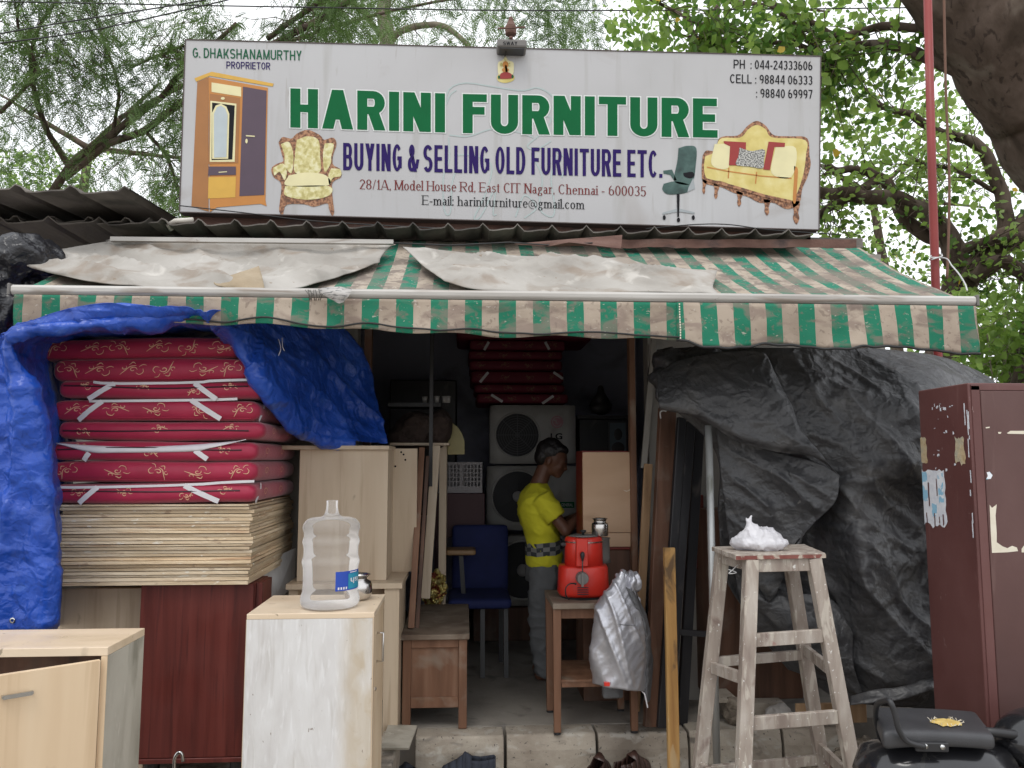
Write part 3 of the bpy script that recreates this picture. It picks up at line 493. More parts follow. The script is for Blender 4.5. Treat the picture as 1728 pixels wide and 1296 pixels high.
def glyph(c, tx, ty, sf=False):     # outline letters built from bars, slants and rings; cap height 1
    W = .66; Pl = []; X = .66
    def q(x0, y0, x1, y1): Pl.append([(x0,y0),(x1,y0),(x1,y1),(x0,y1)])
    def V(x, y0=0, y1=1, e='bt'):
        q(x, y0, x+tx, y1)
        if sf:
            if 'b' in e: q(x-.10, y0, x+tx+.10, y0+.04)
            if 't' in e: q(x-.10, y1-.04, x+tx+.10, y1)
            if 'l' in e: Pl.append([(x-.11,y1-.09),(x,y1-.06),(x,y1),(x-.02,y1)])
    def B(y, x0, x1): q(x0, y, x1, y+ty)
    def D(x0, y0, x1, y1, w=None): w = w or tx; Pl.append([(x0,y0),(x0+w,y0),(x1+w,y1),(x1,y1)])
    def A(cx, cy, rx, ry, a0, a1, t1=None, t2=None):
        t1 = t1 or tx; t2 = t2 or ty; n = max(3, int(abs(a1-a0)/15)); o = []
        for i in range(n):
            r = [math.radians(a0+(a1-a0)*(i+k)/n) for k in (0, 1)]
            Pl.append([(cx+rx*math.cos(r[0]), cy+ry*math.sin(r[0])), (cx+rx*math.cos(r[1]), cy+ry*math.sin(r[1])), (cx+(rx-t1)*math.cos(r[1]), cy+(ry-t2)*math.sin(r[1])), (cx+(rx-t1)*math.cos(r[0]), cy+(ry-t2)*math.sin(r[0]))])
    bw = .5+ty/2; rb = bw/2; th = ty if not sf else ty; dia = tx*1.12
    if c == ' ': return .3, []
    if c == 'H': V(0); V(W-tx); B(.5-ty/2, tx, W-tx)
    elif c == 'A':
        W = .74; D(0,0,W/2-dia/2,1,(.05 if sf else dia)); D(W-dia,0,W/2-dia/2,1,dia); q(W*.2,.24,W*.8,.24+ty)
        if sf: q(-.07,0,.14,.04); q(W-.2,0,W+.07,.04)
    elif c == 'R': V(0); B(1-ty,tx,W-.28); B(.5-ty/2,tx,W-.28); A(W-.28,1-rb,.28,rb,-90,90); D(W-dia*.95,0,W*.36,.5,dia)
    elif c == 'I': V(0); W = tx
    elif c == 'N': V(0, e='bt'); V(W-tx, e='t' if sf else ''); D(W-dia,0,0,1,dia)
    elif c == 'F': V(0); B(1-ty,tx,W*.88); B(.48,tx,W*.8); W = W*.88
    elif c == 'U': V(0,.3,1,'t'); V(W-tx,.3,1,'t'); A(W/2,.3,W/2,.3,180,360)
    elif c == 'T':
        q(0,1-ty,W,1); V(W/2-tx/2,0,1-ty,'b')
        if sf: q(0,.82,.03,1); q(W-.03,.82,W,1)
    elif c == 'E':
        W = .6; V(0); B(0,tx,W); B(1-ty,tx,W*.97); B(.5-ty/2,tx,W*.9)
        if sf: q(W-.03,0,W,.2); q(W*.97-.03,.82,W*.97,1)
    elif c == 'B': V(0); [B(y,tx,W-.28) for y in (0,.5-ty/2,1-ty)]; A(W-.28,1-rb,.26,rb,-90,90); A(W-.28,rb,.28,rb,-90,90)
    elif c == 'Y': V(W/2-tx/2,0,.45,'b'); D(W/2-tx/2,.40,0,1,dia); D(W/2-tx/2,.40,W-dia,1,dia)
    elif c == 'G': A(W/2,.5,W/2,.5,42,318); V(W-tx,.12,.5,''); B(.5-ty*.6,W*.52,W)
    elif c == 'C': A(W/2,.5,W/2,.5,44,316); W *= .95
    elif c == 'O' or c == '0': W = W if c == 'O' else .52; A(W/2,.5,W/2,.5,0,360)
    elif c == 'S': A(W/2,1-rb,W/2,rb,28,270); A(W/2,rb,W/2,rb,90,-152)
    elif c == 'L': W = .56; V(0); B(0,tx,W)
    elif c == 'D': V(0); B(0,tx,W-.36); B(1-ty,tx,W-.36); A(W-.36,.5,.36,.5,-90,90)
    elif c == 'P': V(0); B(1-ty,tx,W-.28); B(.44-ty/2,tx,W-.28); r = (1-.44+ty/2)/2; A(W-.28,1-r,.28,r,-90,90)
    elif c == 'K': V(0); D(tx*.8,.34,W-dia,1,dia); D(W-dia,0,W*.30,.60,dia)
    elif c == 'M':
        W = .78; V(0, e='bt'); V(W-tx, e='bt'); k = dia*.85; D(W/2-k/2,0 if not sf else .05,tx*.0,1,k); D(W/2-k/2,0 if not sf else .05,W-k,1,k*.999)
    elif c == 'W': W = .9; k = dia*.85; D(.18,0,0,1,k); D(.18,0,.45-k/2,1,k); D(.9-.18-k,0,.45-k/2,1,k); D(.9-.18-k,0,.9-k,1,k)
    elif c == '&': A(.29,.77,.20,.23,0,360); A(.29,.28,.29,.28,60,330); D(.66-dia,0,.12,.72,dia); D(.50,.12,.62,.46,tx*.9); W = .68
    elif c == '.': q(0,0,max(tx,.10),.12 if sf else max(ty,.14)); W = max(tx,.1)
    elif c == ',': q(0,0,.10,.12); D(-.02,-.12,.04,.02,.06); W = .1
    elif c == ':': q(0,0,max(.10,tx*.9),.15); q(0,.5,max(.10,tx*.9),.65); W = max(.1,tx*.9)
    elif c == '-': q(0,.3,.28,.3+max(ty,.08)); W = .28
    elif c == '/': D(0,0,.26,1,.06); W = .32
    elif c == '1': W = .3; V(.12,0,1,'b'); D(0,.74,.12,.9,.1) if sf else D(0,.70,.12,.86,.12)
    elif c == '2': W = .52; r = .29; A(.26,1-r,.26,r,-28,165); D(0,ty*.6,.30,.60,dia*.95); B(0,0,W)
    elif c == '3': W = .5; A(.24,1-rb,.25,rb,-90,150); A(.24,rb,.26,rb,-150,90)
    elif c == '4': W = .54; q(.36,0,.36+tx,1); B(.22,0,W); D(0,.28,.32,1,tx*.8)
    elif c == '5': W = .5; B(1-ty,.06,.48); q(.05,.5,.05+tx*.85,1); A(.24,.30,.26,.33,-150,125)
    elif c == '6': W = .52; A(.26,.31,.26,.31,0,360); A(.30,.5,.30,.5,95,180)
    elif c == '7': W = .5; B(1-ty,0,.5); D(.12,0,.5-tx,1-ty,tx)
    elif c == '8': W = .52; A(.26,1-rb,.24,rb,0,360); A(.26,rb,.26,rb,0,360)
    elif c == '9': W = .52; A(.26,.69,.26,.31,0,360); A(.22,.5,.30,.5,-85,0)
    # lower case (x height .66)
    elif c == 'o': W = .46; A(.23,.33,.23,.34,0,360)
    elif c == 'c': W = .42; A(.23,.33,.23,.34,40,320)
    elif c == 'e': W = .44; A(.23,.33,.23,.34,0,318); q(.06,.34,.44,.34+ty)
    elif c == 'd': W = .5; A(.22,.33,.22,.34,0,360); V(.5-tx-.04,0,1.02,'l'); q(.46,0,.54,.04)
    elif c == 'l': W = tx; V(0,0,1.02,'bl')
    elif c == 'i': W = tx; V(0,0,.66,'bl'); A(tx/2,.86,.07,.08,0,360,.069,.079)
    elif c == 'u': W = .5; V(.04,.2,.66,'l'); V(.5-tx-.04,0,.66,'l'); A(.25,.22,.21,.23,180,360); q(.46,0,.54,.04)
    elif c == 's': W = .34; A(.17,.66-.18,.17,.18,20,270,tx*.8,ty); A(.17,.18,.17,.19,90,-160,tx*.8,ty)
    elif c == 'a': W = .42; V(.42-tx-.05,.04,.46,''); A(.2,.46,.17,.20,0,150); A(.17,.19,.17,.20,20,350,tx*.9); q(.34,0,.44,.05)
    elif c == 't': W = .28; V(.08,.08,.86,''); q(0,.62,.28,.66); A(.21,.12,.13,.13,180,300)
    elif c == 'g': W = .44; A(.2,.45,.18,.21,0,360); A(.2,-.08,.22,.17,0,360); q(.3,.58,.44,.64); D(.05,.05,.1,.27,.07)
    elif c == 'r': W = .34; V(.04,0,.66,'bl'); A(.24,.46,.15,.20,40,150)
    elif c == 'h': W = .52; V(.04,0,1.02,'bl'); V(.52-tx-.04,0,.45,'b'); A(.26,.43,.22,.23,0,165)
    elif c == 'n': W = .52; V(.04,0,.66,'bl'); V(.52-tx-.04,0,.45,'b'); A(.26,.43,.22,.23,0,165)
    elif c == 'm': W = .78; V(.04,0,.66,'bl'); V(.39-tx/2,0,.45,'b'); V(.78-tx-.04,0,.45,'b'); A(.23,.43,.19,.23,0,165); A(.56,.43,.18,.23,0,165)
    elif c == 'f': W = .3; V(.08,0,.86,'b'); q(0,.62,.28,.66); A(.21,.86,.13,.16,40,180)
    elif c == '@': W = .85; A(.42,.36,.42,.48,-60,280,.05,.05); A(.40,.36,.18,.24,0,360,.07,.05); q(.55,.16,.60,.58); A(.67,.22,.10,.10,180,330,.05,.04)
    else: q(0,0,.3,.7); W = .3
    return W, Pl
def letter(mb, s, u0, v0, u1, v1, h, tx, ty, L=2, sf=False, gap=.12, grow=0, fn=None):
    x = 0; out = []
    for ch in s:
        W, pl = glyph(ch, tx, ty, sf); out += [[(a+x, b_) for a, b_ in p] for p in pl]; x += W+(gap if ch != ' ' else 0)
    X0 = min(a for p in out for a, _ in p); X1 = max(a for p in out for a, _ in p); kx = (u1-u0)/(X1-X0)
    for i, p in enumerate(out):
        z = L+.08*(i % 9)
        if grow:
            cxp, cyp = sum(a for a, _ in p)/len(p), sum(b_ for _, b_ in p)/len(p)
            ar = sum(p[j][0]*p[(j+1)%len(p)][1]-p[(j+1)%len(p)][0]*p[j][1] for j in range(len(p))); sg = 1 if ar > 0 else -1; np_ = []
            for j in range(len(p)):
                e1 = Vector((p[j][0]-p[j-1][0], p[j][1]-p[j-1][1])); e2 = Vector((p[(j+1)%len(p)][0]-p[j][0], p[(j+1)%len(p)][1]-p[j][1]))
                if e1.length < 1e-6 or e2.length < 1e-6: np_.append(p[j]); continue
                n1 = Vector((e1.y, -e1.x)).normalized()*sg; n2 = Vector((e2.y, -e2.x)).normalized()*sg; nm = n1+n2; nm = nm/max(.4, nm.length_squared)*2*grow; np_.append((p[j][0]+nm.x, p[j][1]+nm.y))
            p = np_
        if fn: mb.add([fn((a-X0)/(X1-X0), b_, z) for a, b_ in p], [tuple(range(len(p)))])
        else: mb.add([sp_(u0+kx*(a-X0), v0+(v1-v0)*(a-X0)/(X1-X0)-h*b_, z) for a, b_ in p], [tuple(range(len(p)))])

def line(name, mt, items, L=2, tx=.17, ty=.15, sf=False, gap=.12, grow=0):
    m = MB()
    for s, u0, v0, u1, v1, h in items: letter(m, s, u0, v0, u1, v1, h, tx, ty, L, sf, gap, grow)
    return m.build(name, mt, sign)
line('heading_outline', m_pwhite, [('HARINI', 490, 215, 751, 223.5, 66), ('FURNITURE', 781, 224.5, 1211, 232.5, 66)], 2, .24, .195, grow=.028, gap=.10)
line('heading_lettering', m_green, [('HARINI', 490, 215, 751, 223.5, 66), ('FURNITURE', 781, 224.5, 1211, 232.5, 66)], 3, .24, .195, gap=.10)
line('slogan_lettering', m_purple, [('BUYING & SELLING OLD FURNITURE ETC.', 579, 287, 1118, 300, 46)], 2, .235, .135, gap=.13)
line('owner_lettering', m_dgreen, [('G. DHAKSHANAMURTHY', 325, 97, 509, 102, 16.5)], 2, .15, .13)
line('owner_title', m_purple, [('PROPRIETOR', 382, 115.5, 456, 117.5, 12)], 2, .15, .13)
line('phone_lettering', m_ink, [('PH  : 044-24333606', 1238, 115.5, 1371, 118.5, 15), ('CELL : 98844 06333', 1232, 140, 1371, 143, 15), (': 98840 69997', 1276, 164.5, 1371, 166.5, 15)], 2, .14, .12)
line('address_lettering', m_brown, [('28/1A, Model House Rd, East CIT Nagar, Chennai - 600035', 607, 319, 1090, 331, 16.5)], 2, .115, .055, True, .10)
line('email_lettering', m_ink, [('E-mail: harinifurniture@gmail.com', 711, 345.5, 987, 353, 16)], 2, .115, .055, True, .10)
def pp(m, pts, L): m.add([sp_(u, v, L) for u, v in pts], [tuple(range(len(pts)))])
def art(name, layers, lab):
    ms = []; m = MB()
    for mt, L, polys in layers:
        if mt not in ms: ms.append(mt)
        m.cur = ms.index(mt)
        for p in polys: pp(m, p, L)
    return m.build(name, ms, sign, label=lab)
def circ(cx, cy, rx, ry=None, n=16, a0=0, a1=2*math.pi): ry = ry or rx; return [(cx+rx*math.cos(a0+(a1-a0)*i/n), cy+ry*math.sin(a0+(a1-a0)*i/n)) for i in range(n)]
def sm2(pts, n=40, closed=True):
    q = [Vector((a, b, 0)) for a, b in pts]; q = q+[q[0]] if closed else q
    r = [csamp(q, i/n) for i in range(n if closed else n+1)]; return [(p.x, p.y) for p in r]
art('wardrobe_picture', [
 (m_oran3, 2, [[(333,138),(352,130),(352,357),(323,348)]]),
 (m_oran2, 2, [[(328,132),(357,121),(462,141),(460,146),(354,128),(331,138)]]),
 (m_oran, 2, [[(352,130),(452,148),(448,338),(450,348),(440,344),(366,350),(354,358)]]),
 (m_gil3, 3, [[(357,139),(407,147),(407,163),(357,155)]]),
 (m_oran3, 3, [[(354,158),(405,165),(402,275),(352,277)]]), (m_gil3, 4, [[(355,170),(399,175),(396,273),(354,273)]]),
 (m_ink, 5, [[(358,173),(396,178),(392,269),(357,270)]]), (m_gil3, 6, [[(358,268),(358,190),(364,178),(373,175),(382,180),(387,192),(385,268)]]), (m_mirr, 7, [[(361,266),(361,192),(366,181),(373,178),(380,183),(384,194),(382,265)]]),
 (m_plum, 3, [[(410,146),(450,153),(446,329),(404,331)]]), (m_plum, 4, [[(352,281),(398,281),(398,295),(351,296)]]), (m_oran2, 3, [[(352,299),(398,298),(397,333),(351,335)]]),
 (m_gil3, 5, [circ(376,166,3.5,2.3), [(415,228),(430,229),(430,231),(415,230)], circ(416,238,2,4), [(369,290),(383,289),(383,290.4),(369,291.4)]])], 'printed orange wardrobe with plum door')
art('armchair_picture', [
 (m_carv, 2, [sm2([(470,240),(477,231),(492,234),(500,226),(519,219),(540,228),(547,236),(562,232),(568,243),(562,262),(562,278),(574,285),(576,298),(566,304),(560,312),(562,340),(564,358),(560,364),(555,352),(552,343),(530,349),(516,345),(492,344),(481,348),(477,363),(471,356),(473,335),(475,315),(472,306),(461,298),(458,284),(468,276),(478,272),(476,262)], 90)]),
 (m_gil, 3, [sm2([(501,236),(519,230),(537,236),(540,262),(538,292),(499,292),(498,260)], 40), sm2([(474,243),(488,240),(495,262),(492,292),(481,280),(480,262)], 30), sm2([(548,242),(563,243),(559,264),(558,276),(548,290),(545,262)], 30)]),
 (m_gil3, 4, [sm2([(487,296),(519,291),(550,296),(553,313),(484,313)], 30)]), (m_gil, 4, [sm2([(481,314),(554,314),(555,330),(519,337),(482,330)], 30), sm2([(461,283),(478,276),(484,290),(480,304),(472,290),(463,296)], 26), sm2([(559,284),(574,286),(575,297),(562,300),(556,312),(554,296)], 26)])], 'printed carved armchair with gilt upholstery')
art('office_chair_picture', [
 (m_pgrn, 2, [sm2([(1145,250),(1160,246),(1175,250),(1174,280),(1170,305),(1160,312),(1140,308),(1138,296),(1143,272)], 40), sm2([(1120,310),(1140,306),(1165,312),(1170,318),(1155,326),(1128,328),(1118,320)], 30),
  [(1119,288),(1134,286),(1137,293),(1142,304),(1138,305),(1131,295),(1120,293)]]), (m_pgrey, 3, [[(1170,300),(1173,318),(1160,324),(1162,316)], [(1142,352),(1146,352),(1172,358),(1172,361),(1145,357),(1118,362),(1118,359)]]),
 (m_ink, 4, [[(1142,327),(1147,327),(1146,366),(1143,366)], circ(1121,367,2.6,4), circ(1145,371,2.8,4), circ(1170,367,2.6,4)]), (m_ink, 3, [sm2([(1153,292),(1168,290),(1172,296),(1166,301),(1155,298)], 14)])], 'printed green leather office chair')
art('sofa_picture', [
 (m_carv, 2, [sm2([(1186,262),(1192,254),(1208,254),(1212,236),(1222,230),(1246,228),(1262,212),(1277,204),(1292,212),(1306,228),(1334,230),(1362,233),(1366,262),(1368,278),(1362,300),(1354,318),(1350,340),(1340,350),(1325,352),(1305,342),(1282,342),(1262,332),(1240,326),(1218,316),(1198,312),(1186,306),(1184,284)], 110),
  sm2([(1336,340),(1350,340),(1347,358),(1349,368),(1344,379),(1338,368),(1340,358)], 16), sm2([(1288,336),(1300,338),(1297,350),(1298,358),(1294,364),(1290,356),(1291,348)], 14), sm2([(1242,322),(1254,326),(1250,336),(1251,343),(1247,349),(1244,342),(1245,334)], 14), sm2([(1204,310),(1214,314),(1211,324),(1211,331),(1208,336),(1205,330),(1206,322)], 14), sm2([(1185,302),(1193,306),(1190,316),(1190,323),(1188,328),(1185,322),(1186,314)], 14)]),
 (m_gil2, 3, [sm2([(1190,264),(1206,256),(1216,234),(1249,232),(1263,218),(1277,211),(1292,218),(1304,232),(1358,236),(1360,262),(1354,300),(1338,338),(1318,338),(1296,332),(1270,324),(1244,316),(1218,306),(1194,302),(1188,284)], 90)]),
 (m_gil3, 4, [sm2([(1206,243),(1232,246),(1229,283),(1201,278)], 20), sm2([(1309,248),(1343,250),(1336,298),(1302,292)], 20)]), (m_pred, 5, [[(1221,238),(1259,240),(1258,279),(1230,279),(1232,247),(1222,242)], [(1297,239),(1325,241),(1324,248),(1307,248),(1299,287),(1288,286)]]),
 (m_pcush, 6, [sm2([(1248,249),(1268,255),(1290,252),(1289,270),(1287,284),(1266,281),(1242,278),(1246,264)], 22)]),
 (m_oran, 4, [[(1193,281),(1228,288),(1285,296),(1336,300),(1336,302),(1285,298),(1228,290),(1193,283)], [(1229,283),(1231,283),(1230,301),(1228,301)], [(1276,290),(1278,290),(1276,310),(1274,310)], sm2([(1340,280),(1346,284),(1346,300),(1343,340),(1338,338),(1340,300)],20)]), (m_carv, 5, [[(1193,301),(1240,313),(1290,328),(1336,338),(1336,343),(1290,333),(1240,318),(1193,306)]])], 'printed yellow three-seat sofa with red cushions')
art('deity_emblem', [(m_gil2, 2, [sm2([(838,130),(843,124),(852,128),(862,124),(868,129),(866,136),(853,140),(841,137)], 26)]), (m_gil3, 3, [sm2([(853,94),(858,102),(866,105),(867,116),(864,126),(843,126),(840,116),(841,105),(848,102)], 26)]),
 (m_pred, 4, [sm2([(845,124),(853,121),(862,124),(866,131),(853,133),(842,132)], 18)]), (m_oran, 5, [circ(853,109,5,6,12), circ(853,118,6,4,12), [(852,110),(855,110),(857,121),(853,122)]]), (m_dgreen, 5, [circ(842,130,2,3,8), circ(865,129,2,3,8)]), (m_gil, 6, [circ(846,109,2.4,3.4,8), circ(860,109,2.4,3.4,8), circ(853,100,2.4,3,8)])], 'small gilt and red seated deity emblem')
m = MB()
cow = [[(750,190),(757,152),(785,140),(830,146),(880,153),(905,148),(925,156),(938,172),(950,200),(945,216)], [(752,178),(760,160),(770,152)], [(758,228),(790,230),(830,218),(870,222),(900,232)], [(757,232),(758,270),(748,300),(750,355),(760,358),(763,310),(772,280)],
 [(768,262),(800,262),(830,280),(818,330),(800,368),(812,364),(835,320),(832,360),(838,362)], [(900,190),(930,200),(912,226),(890,246),(905,252),(930,238)], [(898,262),(915,300),(910,350),(930,366),(936,350),(930,300),(940,262)], [(870,366),(885,330),(905,350),(885,368)], [(938,255),(955,270),(948,300)]]
for c in cow: m.strip([sp_(a, b, 1) for a, b in sm2(c, 26, False)], .0085, (0,-1,0), .0006)
m.build('faint_cow_outline', m_tint, sign, label='faint grey-green outline drawing of a cow')
# lamp over the sign
lamp = T('sign_lamp', 'dirty grey box lamp clamped over the top middle of the signboard', 'lamp', P(864, 90, 4.5))
m = MB(); a = P(839, 64, 4.42); b = P(889, 80, 4.42); m.box((a.x, 4.42, b.z), (b.x, 4.54, a.z)); m.build('housing', m_greypl, lamp, bev=.012, seg=2)
m = MB(); m.box((a.x+.015, 4.43, b.z-.005), (b.x-.015, 4.512, b.z+.01)); m.build('lens', m_acg, lamp)
m = MB(); m.lathe([(.02,0),(.034,.01),(.034,.06),(.02,.09),(.012,.12)], P(862, 61, 4.47), 10); m.bar(P(862,62,4.42), P(866,90,4.5), .02, .02); m.bar(P(840,48,4.42), P(886,46,4.42), .008,.008); m.build('bracket', m_rust, lamp)
m = MB(); letter(m, 'SWAY', 0,0,0,0,0, .16, .14, 0, fn=lambda x, y, z: P(849+24*x, 75-6*y, 4.3-.0215-.0001*z)) if 0 else letter(m, 'SWAY', 0,0,1,0,1, .16, .14, 0, fn=lambda x, y, z: P(849+24*x, 76-6*y, 4.418-.0001*z)); m.build('lettering', m_ink, lamp)
m = MB(); m.tube(smooth([P(853,80,4.44), P(854,88,4.47), P(852,95,4.505)], 6), .004, 6); m.build('cord', m_wire, lamp)
m = MB(); m.tube(smooth([P(303,347,4.49), P(420,360,4.49), P(520,372,4.49), P(640,380,4.46), P(760,386,4.4)], 24), .0035, 5)
m.build('sagging_wire', m_wire, smooth=True, label='thin black wire sagging across the bottom left of the signboard', cat='cable')
m = MB(); m.tube(smooth([P(1090,386,4.46), P(1170,379,4.45), P(1230,379,4.45), P(1300,388,4.46), P(1420,396,4.4)], 24), .0035, 5)
m.build('sagging_wire', m_wire, smooth=True, label='thin black wire arching below the printed sofa on the signboard', cat='cable')
# ================================================================ AWNING
YA = 3.4
aw = T('awning', 'long retractable awning with dirty green and beige stripes over the shop front', 'awning', (0, YA, 2.3))
fl, fr_ = P(30, 492, YA), P(1640, 510, YA); YB = 4.36
bk_l, bk_r = P(30, 492, YA).x, P(1640, 510, YA).x
def canvas(s, t):
    x = fl.x+(fr_.x-fl.x)*s; z0 = fl.z+(fr_.z-fl.z)*s+.01; z1 = ZV(412, YB, 900)+.015
    y = YA+.02+(YB-YA)*t; z = z0+(z1-z0)*t - .035*math.sin(math.pi*t)*(.6+.4*math.sin(s*9)) + .006*fbm(x*4, y*4, 0)
    return (x, y, z)
m = MB(); m.grid(160, 30, canvas); m.build('canopy_cloth', m_awnt, aw, smooth=True, solid=.002)
bars = MB()
a, b = P(22, 488, YA-.01), P(1643, 507, YA-.01)
r = []
for q in (a, b):
    r.append([q+Vector((0, y, z)) for y, z in ((-.012,-.026),(-.022,-.012),(-.022,.008),(-.010,.018),(.022,.018),(.026,-.026))])
bars.loft(r); bars.build('front_bar', m_alu, aw, bev=.003)
m = MB()
for q, s in ((a, -1), (b, 1)): m.box(q+Vector((0 if s > 0 else -.012, -.026, -.03)), q+Vector((.012 if s > 0 else 0, .03, .022)))
m.build('end_cap', m_greypl, aw, bev=.003)
m = MB()
for x in (-1.2, .9): m.bar((x, 4.6, 2.72), (x+.35, 4.0, 2.52), .05, .03); m.bar((x+.35, 4.0, 2.52), (x, YA+.02, 2.38), .04, .03)
m.build('folding_arm', m_alu, aw)
def vbot(u):   # lower edge of the valance in the photograph's measure
    if u < 1143:
        return float(np.interp(u, [20,120,240,330,420,600,700,850,950,1060,1143], [560,551,547,546,548,556,562,568,570,571,575])) + 2.4*math.sin(u/26.)
    return float(np.interp(u, [1143,1180,1300,1450,1600,1648], [578,586,585,588,592,599])) + 3*math.sin(u/31.)
def val(u0, u1, off, n):
    def fn(s, t):
        u = u0+(u1-u0)*s; top = P(u, 497+20*(u-22)/1621, YA-.028); bot = P(u, vbot(u), YA-.028)
        x = top.x+(bot.x-top.x)*t; z = top.z+(bot.z-top.z)*t
        y = YA-.030+off+ (.016*math.sin(x*9.5+2*ns(x*2, t*1))+.010*ns(x*14, t*2))*t**1.1 - .02*t*(1 if u > 1143 else .3)
        return (x, y, z)
    return fn
m = MB(); m.grid(200, 12, val(24, 1146, 0, 0)); m.build('valance', m_awn, aw, smooth=True, solid=.002)
m = MB(); m.grid(100, 12, val(1141, 1645, -.006, 0)); m.build('valance', m_awn, aw, smooth=True, solid=.002)
for u0, u1, dv, off in ((24, 1146, -6, -.004), (1141, 1645, -1, -.008)):
    fn = val(u0, u1, off, 0); m = MB(); m.tube([Vector(fn(i/120, 1))+Vector((0, -.003, .012*ns(i*.13, 5)+ (.018+.008*math.sin(i*.31) if u0 < 100 else 0))) for i in range(121)], .0042 if u0 < 100 else .006, 6); m.build('hem_cord', m_wire, aw, smooth=True)
m = MB()
for i in range(14): m.box(val(1141,1645,-.01,0)(0.006, .03+i*.068), Vector(val(1141,1645,-.01,0)(.010, .03+i*.068+.04))+Vector((0,-.002,0)))
m.build('seam_stitches', m_cream, aw)
# newspaper scrap on the bar
m = cloth([[(536,488,3.33),(560,483,3.32),(594,487,3.33)],[(545,497,3.32),(570,495,3.30),(590,497,3.32)],[(560,506,3.32),(572,512,3.31),(580,510,3.32)]], 16, 14, lambda s,t,p: .004*fbm(p.x*30,p.z*30,0))
m.build('newspaper_scrap', m_news, smooth=True, label='torn newspaper scrap caught on the awning front bar', cat='paper scrap')
m = MB()
for k in range(9): m.tube([P(516+k*3+random.uniform(-2,2), 489, 3.37-.03), P(520+k*3+random.uniform(-4,4), 497, 3.345), P(518+k*3+random.uniform(-5,5), 507, 3.36)], .0022, 5)
m.build('knotted_rag', m_greypl, smooth=True, label='dark rag strings knotted round the awning bar beside the newspaper scrap', cat='rag')
# loose canvas covers on the awning
EW = lambda s, t: min(1, .12+5*min(s, 1-s, t, 1-t))
def wr(a, fx=5, fz=5, k=0): return lambda s, t, p: a*(fbm(p.x*fx, p.y*fx+k, p.z*fz)) 
m = cloth([[(205,404,4.06),(190,406,4.06),(320,409,4.07),(450,409,4.07),(570,411,4.07),(668,414,4.07)],
           [(110,420,3.98),(205,428,4.02),(325,436,4.03),(450,438,4.03),(560,434,4.03),(657,418,4.04)],
           [(22,438,3.76),(160,452,3.72),(300,462,3.74),(420,464,3.74),(545,456,3.8),(648,428,3.97)],
           [(14,440,3.68),(140,464,3.52),(290,474,3.50),(405,476,3.50),(525,468,3.58),(642,436,3.9)],
           [(56,452,3.62),(150,475,3.44),(290,488,3.41),(400,490,3.41),(515,484,3.46),(640,444,3.86)]], 120, 56,
   lambda s, t, p: EW(s,t)*(.022*fbm(p.x*2.2, p.y*3, 7, 2)+.046*(1-abs(ns(p.x*2.2+p.y*3, p.y*2, 3)))**5+.010*(1-abs(ns(p.x*6-p.y*5, p.y*5, 5)))**4+.003*fbm(p.x*7,p.y*7,1)))
m.build('canvas_cover', m_canvas, smooth=True, solid=.004, label='pale grey canvas sheet draped over the awning\'s left part', cat='tarpaulin')
m = cloth([[(365,470,3.46),(400,462,3.46),(437,449,3.48)],[(362,480,3.42),(405,478,3.40),(442,466,3.44)],[(385,486,3.40),(415,488,3.38),(447,487,3.40)]], 18, 16, lambda s,t,p: .006*fbm(p.x*20,p.z*20,0))
m.build('canvas_pocket', m_canvasd, smooth=True, solid=.004, label='stained tan fold of cloth lying on the left canvas cover\'s edge', cat='cloth')
m = cloth([[(680,418,4.0),(740,424,3.98),(840,432,3.95),(960,436,3.92),(1080,448,3.85),(1210,458,3.74)],
           [(700,436,3.86),(770,446,3.8),(860,450,3.78),(980,452,3.76),(1090,462,3.7),(1207,470,3.62)],
           [(722,456,3.66),(790,468,3.6),(880,468,3.62),(985,468,3.62),(1100,476,3.56),(1203,486,3.5)],
           [(750,476,3.5),(810,491,3.42),(890,494,3.41),(1000,496,3.40),(1100,494,3.41),(1212,498,3.42)]], 110, 44,
   lambda s, t, p: EW(s,t)*(.022*fbm(p.x*3, p.y*4, 17, 2)+.050*(1-abs(ns(p.x*2.4-p.y*4, p.y*3, 13)))**5+.018*(1-abs(ns(p.x*5+p.y*6, p.y*5, 15)))**4+.003*fbm(p.x*8,p.y*8,1)))
m.build('canvas_cover', m_canvas, smooth=True, solid=.004, label='rumpled beige canvas sheet lying across the middle of the awning', cat='tarpaulin')
# ================================================================ RED POLE, CABLES
m = MB(); m.tube([P(1564, -60, 4.95), P(1573, 300, 4.95), P(1583, 610, 4.95)]+[Vector((P(1583,610,4.95).x+.04, 4.95, 0))], .028, 12); pole = m.build('flag_pole', m_redpole, smooth=True, label='tall red painted pole rising behind the awning\'s right end', cat='pole')
m = MB(); m.tube(smooth([P(1592,-60,5.0), P(1596,150,5.02), P(1602,300,5.0), P(1600,420,4.99), P(1598,470,4.98)], 20), .009, 6); m.build('hanging_rope', m_rope, smooth=True, label='thin brown rope hanging just right of the red pole', cat='rope')
m = MB(); m.tube(smooth([P(1572,438,4.91), P(1590,432,4.9), P(1580,428,4.97), P(1570,434,4.92), P(1596,436,4.9), P(1606,448,4.86), P(1618,462,4.7), P(1628,478,4.3), P(1632,490,3.8)], 50), .0045, 6); m.build('white_wire', m_ww, smooth=True, label='white wire looped round the red pole and tied to the awning corner', cat='wire')
